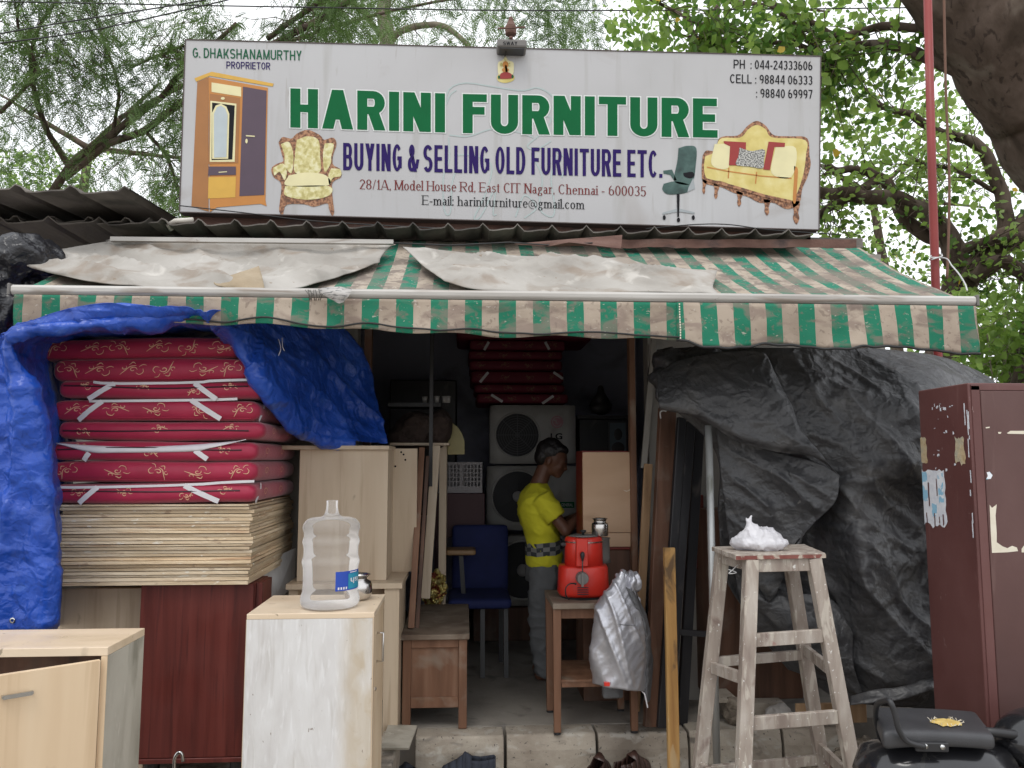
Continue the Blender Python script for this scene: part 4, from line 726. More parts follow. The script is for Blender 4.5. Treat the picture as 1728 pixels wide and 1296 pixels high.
for i, (pts, lab) in enumerate([([(-40,64,7),(120,36,7),(300,8,7),(420,-14,7)], 'upper left of two black cables crossing the sky left of the sign'), ([(-40,78,7.2),(150,52,7.2),(350,8,7.2),(430,-12,7.2)], 'lower left of two black cables crossing the sky left of the sign'), ([(-40,2,7.4),(500,12,7.4),(1000,18,7.4),(1800,10,7.4)], 'long black cable running level above the whole signboard')]):
    m = MB(); m.tube(smooth([P(*p) for p in pts], 30), .007, 5); m.build('overhead_cable', m_wire, smooth=True, label=lab, cat='cable', group='overhead cables')
# ================================================================ TREES
def limb(m, pts, r0, r1, n=10, k=None, rough=.12):
    k = k or max(8, len(pts)*6); q = smooth([P(*p) if isinstance(p, tuple) else p for p in pts], k)
    q = [p+Vector((ns(i*.35, r0*50), ns(i*.35, 9+r0*50), ns(i*.35, 20+r0*50)))*r0*rough*3 for i, p in enumerate(q)]
    m.tube(q, [(r0+(r1-r0)*i/(k-1))*(1+.12*ns(i*.7, r0*99)) for i in range(k)], n); return q
def np_mesh(name, V, Fc, mt, parent, mi=None, **kw):
    me = bpy.data.meshes.new(name); o0 = ORG[parent.name] if parent else Vector((0,0,0))
    V = V-np.array(o0[:]); nf, nv = Fc.shape
    me.vertices.add(len(V)); me.vertices.foreach_set('co', V.astype(np.float32).ravel())
    me.loops.add(nf*nv); me.loops.foreach_set('vertex_index', Fc.astype(np.int32).ravel())
    me.polygons.add(nf); me.polygons.foreach_set('loop_start', np.arange(0, nf*nv, nv, dtype=np.int32)); me.polygons.foreach_set('loop_total', np.full(nf, nv, dtype=np.int32))
    for x in (mt if isinstance(mt, (list, tuple)) else [mt]): me.materials.append(x)
    if mi is not None: me.polygons.foreach_set('material_index', mi.astype(np.int32))
    me.update(calc_edges=True); o = bpy.data.objects.new(name, me); S.collection.objects.link(o)
    if parent: o.parent = parent
    props(o, **kw); return o
def unit(a): return a/(np.linalg.norm(a, axis=1, keepdims=True)+1e-9)
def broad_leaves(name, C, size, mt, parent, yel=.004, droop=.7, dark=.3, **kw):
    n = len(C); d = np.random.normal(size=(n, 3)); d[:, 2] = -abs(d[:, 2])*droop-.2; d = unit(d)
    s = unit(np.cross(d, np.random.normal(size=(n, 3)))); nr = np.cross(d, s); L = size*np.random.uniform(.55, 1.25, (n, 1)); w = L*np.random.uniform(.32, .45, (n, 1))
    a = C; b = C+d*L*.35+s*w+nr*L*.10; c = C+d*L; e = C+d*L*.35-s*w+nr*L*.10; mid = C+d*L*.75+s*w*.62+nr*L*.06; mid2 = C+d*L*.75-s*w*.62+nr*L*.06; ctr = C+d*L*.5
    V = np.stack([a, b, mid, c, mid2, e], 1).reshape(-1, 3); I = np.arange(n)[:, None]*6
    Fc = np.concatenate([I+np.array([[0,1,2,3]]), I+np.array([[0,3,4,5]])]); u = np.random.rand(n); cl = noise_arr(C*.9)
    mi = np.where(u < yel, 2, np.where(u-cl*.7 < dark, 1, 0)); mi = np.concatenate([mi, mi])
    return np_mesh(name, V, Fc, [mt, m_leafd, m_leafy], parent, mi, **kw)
def noise_arr(A): return np.array([noise.noise(Vector(p)) for p in A])
def feather(name, C, D, parent, mt, nl=11, L=.17, lf=.03, **kw):   # C base of each frond, D direction
    n = len(C); D = unit(D); s = unit(np.cross(D, np.random.normal(size=(n, 3))*.6+np.array([[0,0,1]]))); Vs = []
    Ls = L*np.random.uniform(.6, 1.3, (n, 1)); sag = np.array([[0,0,-1]])
    for k in range(nl):
        t = (k+.5)/nl; base = C+D*Ls*t+sag*Ls*.35*t*t; w = lf*(1-.55*abs(2*t-1))
        for sd in (-1, 1):
            tip = base+s*sd*w*1.0+D*w*.45+sag*w*.25; q = D*.0075
            Vs += [base-q*.4, base+s*sd*w*.5+q+D*w*.2, tip, base+s*sd*w*.5-q+D*w*.2]
    V = np.stack(Vs, 1).reshape(-1, 3); Fc = np.arange(len(V)).reshape(-1, 4)
    return np_mesh(name, V, Fc, mt, parent, **kw)
def region(n, u0, u1, v0, v1, y0, y1, fr, th, seed=0, edge=None):   # scattered points in the air, gated by clumpy noise
    out = []; tries = 0
    while len(out) < n and tries < n*40:
        tries += 1; u, v, Y = random.uniform(u0, u1), random.uniform(v0, v1), random.uniform(y0, y1)
        p = P(u, v, Y)
        if fbm(p.x*fr+seed, p.y*fr*.6, p.z*fr, 3) > th + (edge(u, v) if edge else 0): out.append(p[:])
    return np.array(out)
def twigs(m, limbs, n, ln, r=.006, down=.3, seed=1):
    rs = random.Random(seed); tips = []; dirs = []
    for _ in range(n):
        q = rs.choice(limbs); i = rs.randrange(len(q)//5, len(q)-1); p = q[i].copy(); d = (q[i+1]-q[i]).normalized()+Vector((rs.gauss(0,.7), rs.gauss(0,.7), rs.gauss(0,.7))); pts = [p]
        for k in range(6):
            d = (d.normalized()+Vector((rs.gauss(0,.25), rs.gauss(0,.25), rs.gauss(0,.25)-down*.4))).normalized(); p = p+d*ln*rs.uniform(.1,.22); pts.append(p)
            tips.append(p[:]); dirs.append(d[:])
        m.tube(pts, [r*(1-.12*k) for k in range(len(pts))], 4, cap=False)
    return np.array(tips), np.array(dirs)
# feathery tree, left
fa = T('feathery_tree', 'fine leaved feathery tree spreading behind the sign\'s left side', 'tree', (-4.5, 10.5, 0))
m = MB(); lb = []
lb.append(limb(m, [Vector((-5.2,10.4,0)), Vector((-5.0,10.3,2.2)), P(60,430,9.6), P(110,290,9), P(190,225,8.6), P(250,180,8.3), P(330,100,8.0), P(400,40,7.8)], .065, .02))
lb.append(limb(m, [P(110,300,9), P(180,245,8.7), P(240,222,8.5), P(290,185,8.3), P(380,120,8.2), P(470,70,8.2), P(590,0,8.1), P(640,-60,8)], .042, .032))
lb.append(limb(m, [P(245,222,8.5), P(280,262,8.4), P(300,320,8.4), P(310,380,8.3)], .022, .010))
lb.append(limb(m, [P(120,285,9), P(80,220,8.8), P(55,140,8.6), P(60,60,8.5), P(110,-20,8.3)], .04, .014))
lb.append(limb(m, [P(450,66,8.3), P(500,30,8.2), P(560,-10,8.2)], .03, .026)); lb.append(limb(m, [P(190,225,8.6), P(200,150,8.3), P(175,70,8.2), P(150,-20,8.2)], .02, .008))
lb.append(limb(m, [P(225,112,8.1), P(290,85,8.0), P(340,70,8.0)], .014, .008)); lb.append(limb(m, [P(0,190,8.4), P(60,120,8.2), P(30,40,8.1), P(40,-30,8)], .022, .010)); lb.append(limb(m, [P(200,200,9.4), P(360,120,9.6), P(520,60,9.6), P(700,10,9.5), P(900,-20,9.5)], .03, .014))
C1, D1 = twigs(m, lb, 330, .95, .0055, .55, 3); m.build('trunk', m_bark, fa, smooth=True)
C2 = region(3600, -60, 620, -60, 400, 7.2, 10.5, 1.25, .10, 3); C3 = region(1000, 560, 1010, -60, 78, 7.4, 9.5, 1.6, .10, 5)
C = np.concatenate([np.repeat(C1, 2, 0)+np.random.normal(size=(len(C1)*2, 3))*.05, C2, C3]); D = np.random.normal(size=C.shape)*np.array([[1,1,.5]])+np.array([[0,0,-.75]])
feather('crown', C, D, fa, m_feath, 10, .19, .034)
# pale limbed tree, middle
pt = T('pale_tree', 'pale barked tree forking behind the middle of the sign', 'tree', (-.9, 12, 0)); m = MB()
lb = [limb(m, [Vector((-1.0,12,0)), P(660,300,12), P(655,80,12), P(648,20,12), P(650,-60,12)], .16, .10), limb(m, [P(655,74,12), P(682,50,11.8), P(740,42,11.7), P(775,62,11.6), P(800,90,11.5)], .06, .035), limb(m, [P(655,80,12), P(620,30,12), P(590,0,12), P(570,-40,12)], .05, .03)]
C1, D1 = twigs(m, lb, 60, .9, .008, .3, 9); m.build('trunk', m_bark2, pt, smooth=True)
C = np.concatenate([C1, region(1000, 520, 1020, -60, 84, 10.8, 13.5, 1.1, .12, 9)]); feather('crown', C, np.random.normal(size=C.shape)+np.array([[0,0,-.9]]), pt, m_feath, 9, .24, .04)
# big-trunk broad leaved tree, right
bt = T('peepal_tree', 'huge brown trunked tree leaning in at the top right corner', 'tree', (4.9, 6.6, 0)); m = MB()
lb = [limb(m, [Vector((5.5,6.9,-.1)), Vector((5.25,6.8,1.4)), P(1890,420,6.5), P(1790,210,6.3), P(1690,60,6.1), P(1600,-60,6.0), P(1500,-180,5.9)], .62, .40, 20, 46, .03)]
lb.append(limb(m, [P(1640,130,6.2), P(1560,95,6.4), P(1500,76,6.6), P(1440,78,6.8), P(1390,95,7), P(1330,70,7.1), P(1230,74,7.2)], .06, .016)); lb.append(limb(m, [P(1620,60,6.2), P(1500,44,6.7), P(1420,60,6.9), P(1360,34,7.1), P(1290,0,7.2), P(1220,-30,7.3)], .045, .02))
lb.append(limb(m, [P(1300,10,7), P(1340,40,7), P(1390,100,7), P(1400,118,7)], .02, .012)); lb.append(limb(m, [P(1150,60,7.2), P(1200,70,7.2), P(1240,120,7.1)], .014, .01)); lb.append(limb(m, [P(1060,-20,7.3), P(1160,30,7.2), P(1210,62,7.2)], .018, .012))
C1, D1 = twigs(m, lb[1:], 170, .8, .006, .4, 12); m.build('trunk', m_bark, bt, smooth=True)
C = np.concatenate([np.repeat(C1, 2, 0)+np.random.normal(size=(len(C1)*2, 3))*.08, region(1050, 1020, 1600, -80, 130, 6.2, 8.6, 1.5, .16, 21), region(260, 1380, 1620, 110, 300, 6.9, 8.6, 1.4, .05, 23)])
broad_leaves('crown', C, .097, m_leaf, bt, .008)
# branching tree, right background
rt = T('branching_tree', 'dark limbed leafy tree forking low behind the red pole', 'tree', (4.6, 8.6, 0)); m = MB()
lb = [limb(m, [Vector((4.5,8.3,0)), P(1600,560,8.2), P(1622,480,8.1), P(1680,420,8), P(1760,360,7.9), P(1840,300,7.8)], .20, .12, 14)]
lb.append(limb(m, [P(1630,468,8.1), P(1600,400,8.1), P(1560,360,8.1), P(1500,336,8.1), P(1440,330,8.1), P(1370,326,8.1)], .13, .06, 12)); lb.append(limb(m, [P(1620,420,8.2), P(1540,380,8.3), P(1500,318,8.4), P(1470,292,8.4), P(1420,288,8.4), P(1395,278,8.4)], .09, .03)); lb.append(limb(m, [P(1485,300,8.4), P(1440,330,8.4), P(1400,350,8.4), P(1340,400,8.4)], .06, .04))
lb.append(limb(m, [P(1700,400,8), P(1690,320,8.1), P(1650,250,8.2), P(1580,220,8.3), P(1520,190,8.4), P(1470,172,8.4)], .09, .03)); lb.append(limb(m, [P(1590,440,8.2), P(1660,410,7.9), P(1728,398,7.7), P(1800,400,7.6)], .07, .06)); lb.append(limb(m, [P(1690,330,8.1), P(1620,290,8.2), P(1540,270,8.3)], .03, .014)); lb.append(limb(m, [P(1600,600,8.6), P(1660,560,8.8), P(1720,600,8.8), P(1800,620,9)], .07, .05))
lb.append(limb(m, [P(1640,470,7.9), P(1690,440,7.6), P(1740,470,7.6), P(1800,480,7.6)], .08, .06))
C1, D1 = twigs(m, lb, 190, .9, .007, .2, 14); m.build('trunk', m_bark, rt, smooth=True)
C = np.concatenate([np.repeat(C1, 2, 0)+np.random.normal(size=(len(C1)*2, 3))*.1, region(1700, 1340, 1820, 160, 700, 7.9, 10.5, 1.3, .12, 31)])
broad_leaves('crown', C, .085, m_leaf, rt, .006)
# farther trees
for nm, lab, base, tr, reg, n, sz, kind in [
  ('distant_tree', 'hazy bright green tree far behind the right end of the awning', (8,15,0), [(1520,700,15),(1500,500,15),(1470,330,15)], [(1300,1900,150,720,13,17,.6,-.02,41)], 3400, .13, 'b'),
  ('distant_tree', 'distant green tree low behind the roof left of the signboard', (-7,14,0), [(120,620,14),(130,420,14),(150,250,14)], [(-120,420,250,420,12.5,16,.6,-.05,43)], 4200, .085, 'b'),
  ('distant_tree', 'distant treetop above the signboard\'s right half', (4,16,0), [(1180,500,16),(1200,200,16),(1210,0,16)], [(980,1560,-80,140,14,18,.6,.08,45)], 1300, .13, 'b')]:
    t = T(nm, lab, 'tree', base, 'distant trees behind the shop'); m = MB(); q = limb(m, [Vector(base)]+tr, .18, .07); q2 = [limb(m, [tuple(tr[-1]), (tr[-1][0]+dx, tr[-1][1]+dv, tr[-1][2])], .06, .02) for dx, dv in ((-150,-90),(120,-110),(190,20))]
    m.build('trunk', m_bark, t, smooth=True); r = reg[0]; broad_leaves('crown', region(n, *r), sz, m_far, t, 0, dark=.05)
# leafy shrub right behind the awning end
sb = T('leafy_shrub', 'bright young shrub behind the awning end above the steel cupboard', 'shrub', (4.3, 6.6, 0)); m = MB(); lb = []
for k in range(7): lb.append(limb(m, [Vector((4.2+.08*k, 6.6+.1*(k%3), 0)), P(1660+14*k, 760, 6.4+.1*k), P(1630+22*k, 640, 6.4+.1*k), P(1610+28*k, 520+20*(k%3), 6.3+.1*k)], .014, .005, 6))
C1, D1 = twigs(m, lb, 90, .5, .004, .1, 17); m.build('stems', m_bark2, sb, smooth=True)
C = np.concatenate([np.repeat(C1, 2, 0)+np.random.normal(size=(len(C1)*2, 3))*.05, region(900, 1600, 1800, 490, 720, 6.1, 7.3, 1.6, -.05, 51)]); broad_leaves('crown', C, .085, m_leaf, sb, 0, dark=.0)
# ================================================================ MATTRESS STACK (left)
YM = 3.70
def strapset(m, pts_list, y, w=.024, wp=lambda p: p):
    for pts in pts_list:
        q = smooth([Vector((P(u, v, YM).x, y, P(u, v, YM).z)) for u, v in pts], 8)
        m.strip([Vector((p.x, wp(p).y-.001, p.z)) for p in q], [w*(1+.12*ns(k*.9, pts[0][0])) for k in range(8)], (0,-1,0), .0014)
def scroll(m, cx, cz, k, rot, y, warp, w=.0042):
    fx = random.choice((-1, 1)); fz = random.choice((-1, 1))
    def sp(pts, ww):
        out = []
        for a, b in pts:
            c, s = math.cos(rot), math.sin(rot); out.append(warp(Vector((cx+fx*1.25*k*(a*c-b*s), y, cz+fz*.82*k*(a*s+b*c)))))
        m.strip(out, [ww*(.45+1.0*math.sin(math.pi*(i+.6)/(len(out)+.2))) for i in range(len(out))], (0,-1,0), .0006)
    sp([((.30-.024*i)*math.cos(.62*i)+.12, (.30-.024*i)*math.sin(.62*i)) for i in range(11)], w)
    sp(sm2([(-.75,-.55),(-.45,-.15),(-.1,.3),(.3,.42)], 8, False), w*.9)
    sp([(-.55+(.24-.025*i)*math.cos(-.7*i+1), .15+(.24-.025*i)*math.sin(-.7*i+1)) for i in range(8)], w*.8)
    sp(sm2([(.35,-.3),(.6,-.45),(.85,-.2),(.8,.15)], 7, False), w*.8); sp(sm2([(-.2,.45),(0,.75),(.22,.6)], 5, False), w*.9); sp(sm2([(.5,.3),(.75,.55),(1.0,.5)], 5, False), w*.7)
mt_rows = [ # u0,u1,vtop,vbot, tilt px, pattern
 (50,395,570,605,-7,'a',[], 'top mattress of the red stack, bare and sticking out to the left'),
 (80,415,605,643,-3,'a',[], 'second mattress from the top of the red stack, with scroll print and no visible straps'),
 (92,438,643,672,-1,'b',[[(160,645),(195,648),(330,646),(360,643),(430,641)],[(196,648),(151,674)],[(330,647),(366,674)]], 'third red mattress from the top, white straps splayed over a dark zip'),
 (80,430,674,709,0,'c',[[(150,677),(330,675),(400,673)],[(172,677),(131,709)],[(322,675),(372,707)]], 'fourth red mattress from the top, two diagonal white straps and no zip'),
 (92,440,712,742,0,'d',[], 'fifth red mattress from the top, dark zip and no straps'),
 (86,430,746,777,0,'e',[[(152,764),(142,777)],[(330,760),(350,775)]], 'sixth red mattress from the top, wide white cloth sagging across its front'),
 (84,430,779,814,0,'c',[], 'seventh red mattress from the top, plain scroll print above the lowest one'),
 (92,430,817,849,0,'f',[[(100,822),(165,822),(320,818),(380,814),(430,812)],[(167,822),(135,849)],[(312,819),(370,846)]], 'lowest mattress of the red stack, resting on the plywood boards')]
for i, (u0, u1, v0, v1, tl_, kind, straps, lab) in enumerate(mt_rows):
    x0, x1, z1, z0 = PX(u0, YM), PX(u1, YM), ZV(v0, YM, 250), ZV(v1, YM, 250)+.001
    y0, y1 = YM+random.uniform(-.006,.012), YM+.84; tz = -tl_/F*YM; cx_ = (x0+x1)/2; ph = random.uniform(0, 6)
    wp = lambda p, x0=x0, x1=x1, tz=tz, ph=ph, zc=(z0+z1)/2, hh=(z1-z0)/2: Vector((p.x+(.008*(1-((p.z-zc)/hh)**2) if p.x > x1-.01 else 0), p.y-(.010*max(0, 1-((p.z-zc)/hh)**2)+.0035*fbm(p.x*7+ph, p.z*22, ph, 2) if p.y < YM+.3 else 0), p.z + tz*((p.x-x0)/(x1-x0)-.5)*2*.5 + .0028*math.sin(p.x*7+ph) + (p.z-zc)*.10*math.sin((p.x-x0)/(x1-x0)*math.pi)))
    o = T('mattress', lab, 'mattress', (cx_, (y0+y1)/2, z0), 'red patterned mattresses stacked under the blue tarp')
    if i in (2, 4, 5, 7):   # folded mattresses: two leaves with a zip line between
        zm = z0+(z1-z0)*(.62 if i != 4 else .5)
        rbox((x0, y0, z0), (x1, y1, z1), .032, (34, 18, 8), wp).build('cover', m_maroon, o, smooth=True)
        m = MB(); m.tube([wp(Vector((x0+.03+(x1-.09-x0)*k/30, y0-.001, zm+.004*math.sin(k*.2+i)))) for k in range(31)], .0038, 5); m.build('zip', m_zip, o)
    else:
        rbox((x0, y0, z0), (x1, y1, z1), .038, (34, 18, 8), wp).build('cover', m_maroon, o, smooth=True)
        m = MB()
        for zz in (z0+.012, z1-.012): m.tube([wp(Vector((x0+.04+(x1-.07-x0)*k/20, y0+.010, zz))) for k in range(21)], .0022, 5)
        m.build('piping', m_maroon, o)
    m = MB(); n = {'a': 6, 'b': 4, 'c': 5, 'd': 3, 'e': 3, 'f': 4}[kind]; h = z1-z0
    for k in range(n):
        sx = x0+(x1-x0)*(k+.55+random.uniform(-.15,.15))/n; big = kind in 'ac'
        scroll(m, sx, (z0+z1)/2+(0 if big else random.choice((-.010,.012))), h*(.50 if big else .36), random.uniform(-.6,.6), y0-.0008, wp, .0032)
    m.build('scroll_print', m_gold, o)
    m = MB(); xs = x1+.0008
    for k in range(2):    # print on the right flank
        cyy = y0+.2+.3*k; q = [Vector((xs, cyy+.04*math.cos(a*.6)*(1-a/14), (z0+z1)/2+.022*math.sin(a*.6)*(1-a/14))) for a in range(12)]
        m.strip([wp(p) for p in q], .003, (1,0,0), .0006)
    m.build('flank_print', m_gold, o)
    if straps:
        m = MB()
        for st in straps: strapset(m, [st], y0-.0026, .0235 if len(st) == 2 else .012, wp)
        if kind != 'e' : 
            q = [Vector((x1+.002, y0+.12, z1)), Vector((x1+.005, y0+.10, (z0+z1)/2+.01)), Vector((x1+.003, y0+.03, z0))]; m.strip(smooth(q, 6), .016, (1,0,0), .0015)
        m.build('strap', m_white, o)
    if kind == 'e':
        m = MB(); U = [(92,747),(160,752),(240,754),(330,750),(400,744),(415,741)]; L_ = [(94,748),(152,763),(200,764),(320,762),(352,757),(416,742)]
        a = smooth([P(u, v, y0-.006) for u, v in U], 20); b = smooth([P(u, v, y0-.012) for u, v in L_], 20)
        m.grid(20, 4, lambda s, t: a[round(s*19)].lerp(b[round(s*19)], t)+Vector((0, -.006*math.sin(t*3.1), 0))); m.build('cloth_band', m_white, o, smooth=True, solid=.0015)
# ================================================================ PLYWOOD STACK
x0, x1 = PX(103, 3.72), PX(430, 3.72); zt, zb = ZV(850, 3.72, 250), ZV(988, 3.72, 250); NB = 24; zz = zb; hs = []
for i in range(NB): hs.append(random.uniform(.75, 1.3))
tot = sum(hs); ordn = ['top','second','third','fourth','fifth','sixth','seventh','eighth','ninth','tenth','eleventh','twelfth','thirteenth','fourteenth','fifteenth','sixteenth','seventeenth','eighteenth','nineteenth','twentieth','twenty-first','twenty-second','twenty-third','lowest']
for i in range(NB):
    h = hs[i]/tot*(zt-zb); k = NB-1-i; m = MB()
    dx0, dx1, dy = random.uniform(-.012,.016), random.uniform(-.018,.006), random.uniform(-.009,.014)
    if k == 0: dx0, dx1, dy = -.03, -.02, -.012
    a = (x0+dx0, 3.72+dy, zz); b = (x1+dx1, 4.58+random.uniform(-.02,.01), zz+h-random.uniform(.0018,.0042)); n = 14
    def ring(s):
        x = a[0]+(b[0]-a[0])*s; ch = .0016*ns(x*9, i*3.1)+ (.003 if random.random() < .05 else 0); zc = .0012*ns(x*2.5, i*7.7)
        return [Vector((x, a[1]+ch, a[2]+zc)), Vector((x, b[1], a[2]+zc)), Vector((x, b[1], b[2]+zc)), Vector((x, a[1]+ch, b[2]+zc))]
    m.loft([ring(s/n) for s in range(n+1)])
    m.build('plywood_board', m_ply, label=('%s board of the plywood stack, %s' % (ordn[k], 'overhanging directly beneath the red mattresses' if k == 0 else 'resting across the dark red cabinet' if k == NB-1 else 'counted down from the red mattresses')), cat='board', group='plywood boards in the stack')
    zz += h
# ================================================================ CABINETS LEFT
c0, c1 = P(239, 988, 3.78), P(422, 1250, 3.78); zb_ = zb-.004
dr = T('mahogany_cabinet', 'dark red mahogany laminate cabinet on black feet under the plywood stack', 'cabinet', ((c0.x+c1.x)/2, 4.0, ZF))
m = MB(); m.box((c0.x, 3.79, ZF+.065), (c1.x, 4.02, zb_)); m.build('body', m_dred, dr, bev=.002)
m = MB(); m.box((c0.x+.002, 3.772, ZF+.085), (c1.x-.004, 3.789, zb_-.002)); m.build('front_panel', m_dred, dr, bev=.0015)
m = MB(); m.box((c0.x-.004, 3.765, ZF+.062), (c1.x+.006, 3.789, ZF+.083)); m.build('base_rail', m_dred, dr, bev=.002)
m = MB(); m.box((c1.x+.001, 3.80, zb_-.22), (c1.x+.030, 3.98, zb_)); m.build('side_box', m_dred, dr, bev=.002)
for fx in (c0.x+.06, c1.x-.07):
    m = MB(); m.lathe([(.034,.065),(.034,.02),(.027,0)], (fx, 3.84, ZF-.012), 14); m.build('foot', m_blkpl, dr)
m = MB(); q0, q1 = P(78, 994, 3.9), P(239, 1200, 3.9); m.box((q0.x-.2, 3.9, ZF-.012), (c0.x-.004, 4.35, q0.z)); m.build('body', m_lam, bev=.003, label='pale laminate cabinet standing behind the blue tarp, left of the dark red one', cat='cabinet').name = 'pale_cabinet'
m = MB(); m.poly([P(400,970,4.05), P(497,925,4.5), P(495,985,4.5), P(455,1030,4.25), P(400,1052,4.05)], (.006,.006,0)); m.build('grey_board', m_wall if 0 else m_whitewash, label='plain grey board wedged behind the dark red cabinet\'s upper right', cat='board')
# open beech cabinet front left
LC = T('open_cabinet', 'beech cabinet with its front flap ajar at the bottom left', 'cabinet', (-1.4, 2.75, 0))
xr = PX(198, 2.6); xl = xr-.86; z1 = ZV(1093, 2.6, 150); yb = 2.885
m = MB(); m.box((xl, 2.6, z1-.026), (xr, yb, z1)); m.build('top', m_lamtop, LC, bev=.0012)
m = MB(); m.box((xr-.018, 2.602, 0), (xr, yb-.001, z1-.0265)); m.build('side_panel', m_side, LC, bev=.001)
m = MB(); m.box((xr-.0185-.0, 2.598, 0), (xr+.0006, 2.6015, z1-.027)); m.build('edge_strip', m_lam2, LC)
m = MB(); m.box((xl, 2.602, 0), (xl+.018, yb-.001, z1-.0265)); m.build('side_panel', m_side, LC)
m = MB(); m.box((xl+.018, yb-.012, 0), (xr-.019, yb-.002, z1-.027)); m.build('back_panel', m_dwood, LC)
m = MB(); m.box((xl+.0185, 2.62, .45), (xr-.019, yb-.013, .468)); m.build('shelf', m_lam, LC)
# door hinged on the right, swung a little toward the street
hx, hy = xr-.022, 2.594; ang = math.radians(37); dw = .43; zt_ = z1-.034
d = Vector((-math.cos(ang), -math.sin(ang), 0)); nn = Vector((math.sin(ang)*-1, math.cos(ang), 0))*-1; nn = Vector((d.y, -d.x, 0)); nn = nn if nn.y < 0 else -nn
h0 = Vector((hx, hy, 0)); m = MB(); A = [h0, h0+d*dw, h0+d*dw+nn*.018, h0+nn*.018]
sag = .0
m.hexa([p+Vector((0,0,.02)) for p in A]+[p+Vector((0,0,zt_)) for p in A]); dr2 = m.build('door', m_lam2, LC, bev=.0012)
hc = P(38, 1163, hy-.1); t0 = (hc.x-hx)/d.x; m = MB(); hb = h0+d*t0+nn*.019+Vector((0,0,hc.z)); hd = d*.037
m.bar(hb-hd+nn*.016+Vector((0,0,-.0)), hb+hd+nn*.016, .008, .012); m.bar(hb-hd, hb-hd+nn*.016, .006, .008); m.bar(hb+hd, hb+hd+nn*.016, .006, .008); ORG['door'] = ORG[dr2.name]; m.build('handle', m_chrome, dr2)
# whitewashed cabinet with the water jar
WC = T('whitewashed_cabinet', 'cabinet with whitewashed streaky side and beech top carrying the water jar', 'cabinet', (-.55, 3.2, 0))
xa, xb = PX(425, 3.0), PX(636, 3.0); z1 = ZV(1035, 3.0, 530); yb = 3.40
m = MB(); m.box((xa, 3.0, z1-.02), (xb, yb, z1)); m.build('top', m_lamtop, WC, bev=.0015)
m = MB(); m.box((xa+.001, 2.999, 0), (xb-.005, 3.018, z1-.0205)); m.build('side_panel', m_whitewash, WC)
m = MB(); m.box((xb-.005, 2.998, 0), (xb, 3.018, z1-.0205)); m.box((xa-.001, 2.9985, 0), (xa+.001, 3.01, z1-.0205)); m.build('edge_strip', m_lam, WC)
m = MB(); m.box((xa+.001, 3.0185, 0), (xb-.02, yb-.003, z1-.0205)); m.build('carcass', m_lam, WC)
m = MB(); m.box((xb-.019, 3.022, .06), (xb-.002, yb-.03, z1-.024)); dd = m.build('door', m_lam2, WC, bev=.001)
m = MB(); hz = ZV(1070, 3.1, 640); hz2 = ZV(1118, 3.1, 640); m.tube([(xb-.002, 3.12, hz), (xb+.022, 3.12, hz), (xb+.022, 3.12, hz2), (xb-.002, 3.12, hz2)], .005, 8); m.build('handle', m_steel, dd, smooth=True)
m = MB(); m.lathe([(.008,0),(.008,.004),(.004,.006)], (xb-.002, 3.08, ZV(1160,3.1,640)), 10, axis='x'); m.build('lock', m_steel, dd)
# water jar
jc = P(556, 1018, 3.12); jz = z1; px = 3.12/F
prof = [(.0,0),(.040,0),(.046,.003),(.0485,.012),(.0485,.022),(.046,.030),(.0445,.034),(.0445,.088),(.047,.092),(.0475,.098),(.0465,.103),(.0445,.107),(.0445,.131),(.0465,.135),(.0472,.141),(.0465,.146),(.0445,.150),(.0445,.160),(.047,.166),(.0475,.174),(.045,.182),(.040,.189),(.034,.192),(.020,.193),(.0135,.196),(.011,.203),(.0095,.212),(.0092,.226),(.0098,.227),(.0098,.229),(.0085,.2295)]
kz = (jz - P(556, 845, 3.12).z)/-.2295; kr = 48*px/.0485
jar = T('water_jar', 'empty clear ribbed water jar on the whitewashed cabinet', 'water jar', (jc.x, 3.13, jz))
m = MB(); pf = [(r*kr, h*kz+.001) for r, h in smooth_prof(prof)] if 0 else [(r*kr, h*kz+.001) for r, h in prof]; m.lathe(pf, (jc.x, 3.13, jz), 40, cap=False); ob = m.build('shell', m_jar, jar, smooth=True)
sb_ = ob.modifiers.new('s', 'SUBSURF'); sb_.levels = 1; sb_.render_levels = 1
R = .0445*kr+.0012; m = MB()
def onjar(a, z, r=R): return Vector((jc.x+r*math.sin(a), 3.13-r*math.cos(a), z))
a0, a1 = math.asin(min(.99, (571-556)*px/R)), math.radians(115); zl0, zl1 = ZV(993, 3.1, 580), ZV(961, 3.1, 580)
m.grid(14, 3, lambda s, t: onjar(a0+(a1-a0)*s, zl0+(zl1-zl0)*t)); m.build('label', m_blabel, jar, smooth=True, label='blue label')
m = MB(); m.grid(8, 3, lambda s, t: onjar(a0+(a1-a0)*(.30+.6*s), zl0+(zl1-zl0)*(.06+.8*t), R+.0008)); m.build('label_panel', m_clabel, jar, smooth=True)
m = MB(); put(m, 'ish', lambda x, y: onjar(a0+(a1-a0)*(.66-.30*x), zl0+(zl1-zl0)*(.62-.30*y), R+.0016), .01)
m.grid(4, 2, lambda s, t: onjar(a0+(a1-a0)*(.34+.25*s), zl0+(zl1-zl0)*(.90+.05*t), R+.0016))
for k in range(4): m.grid(3, 2, lambda s, t: onjar(a0+(a1-a0)*(.05+.06*k+.035*s), zl0+(zl1-zl0)*(.07+.13*t), R+.0016))
m.build('label_print', m_white, jar)
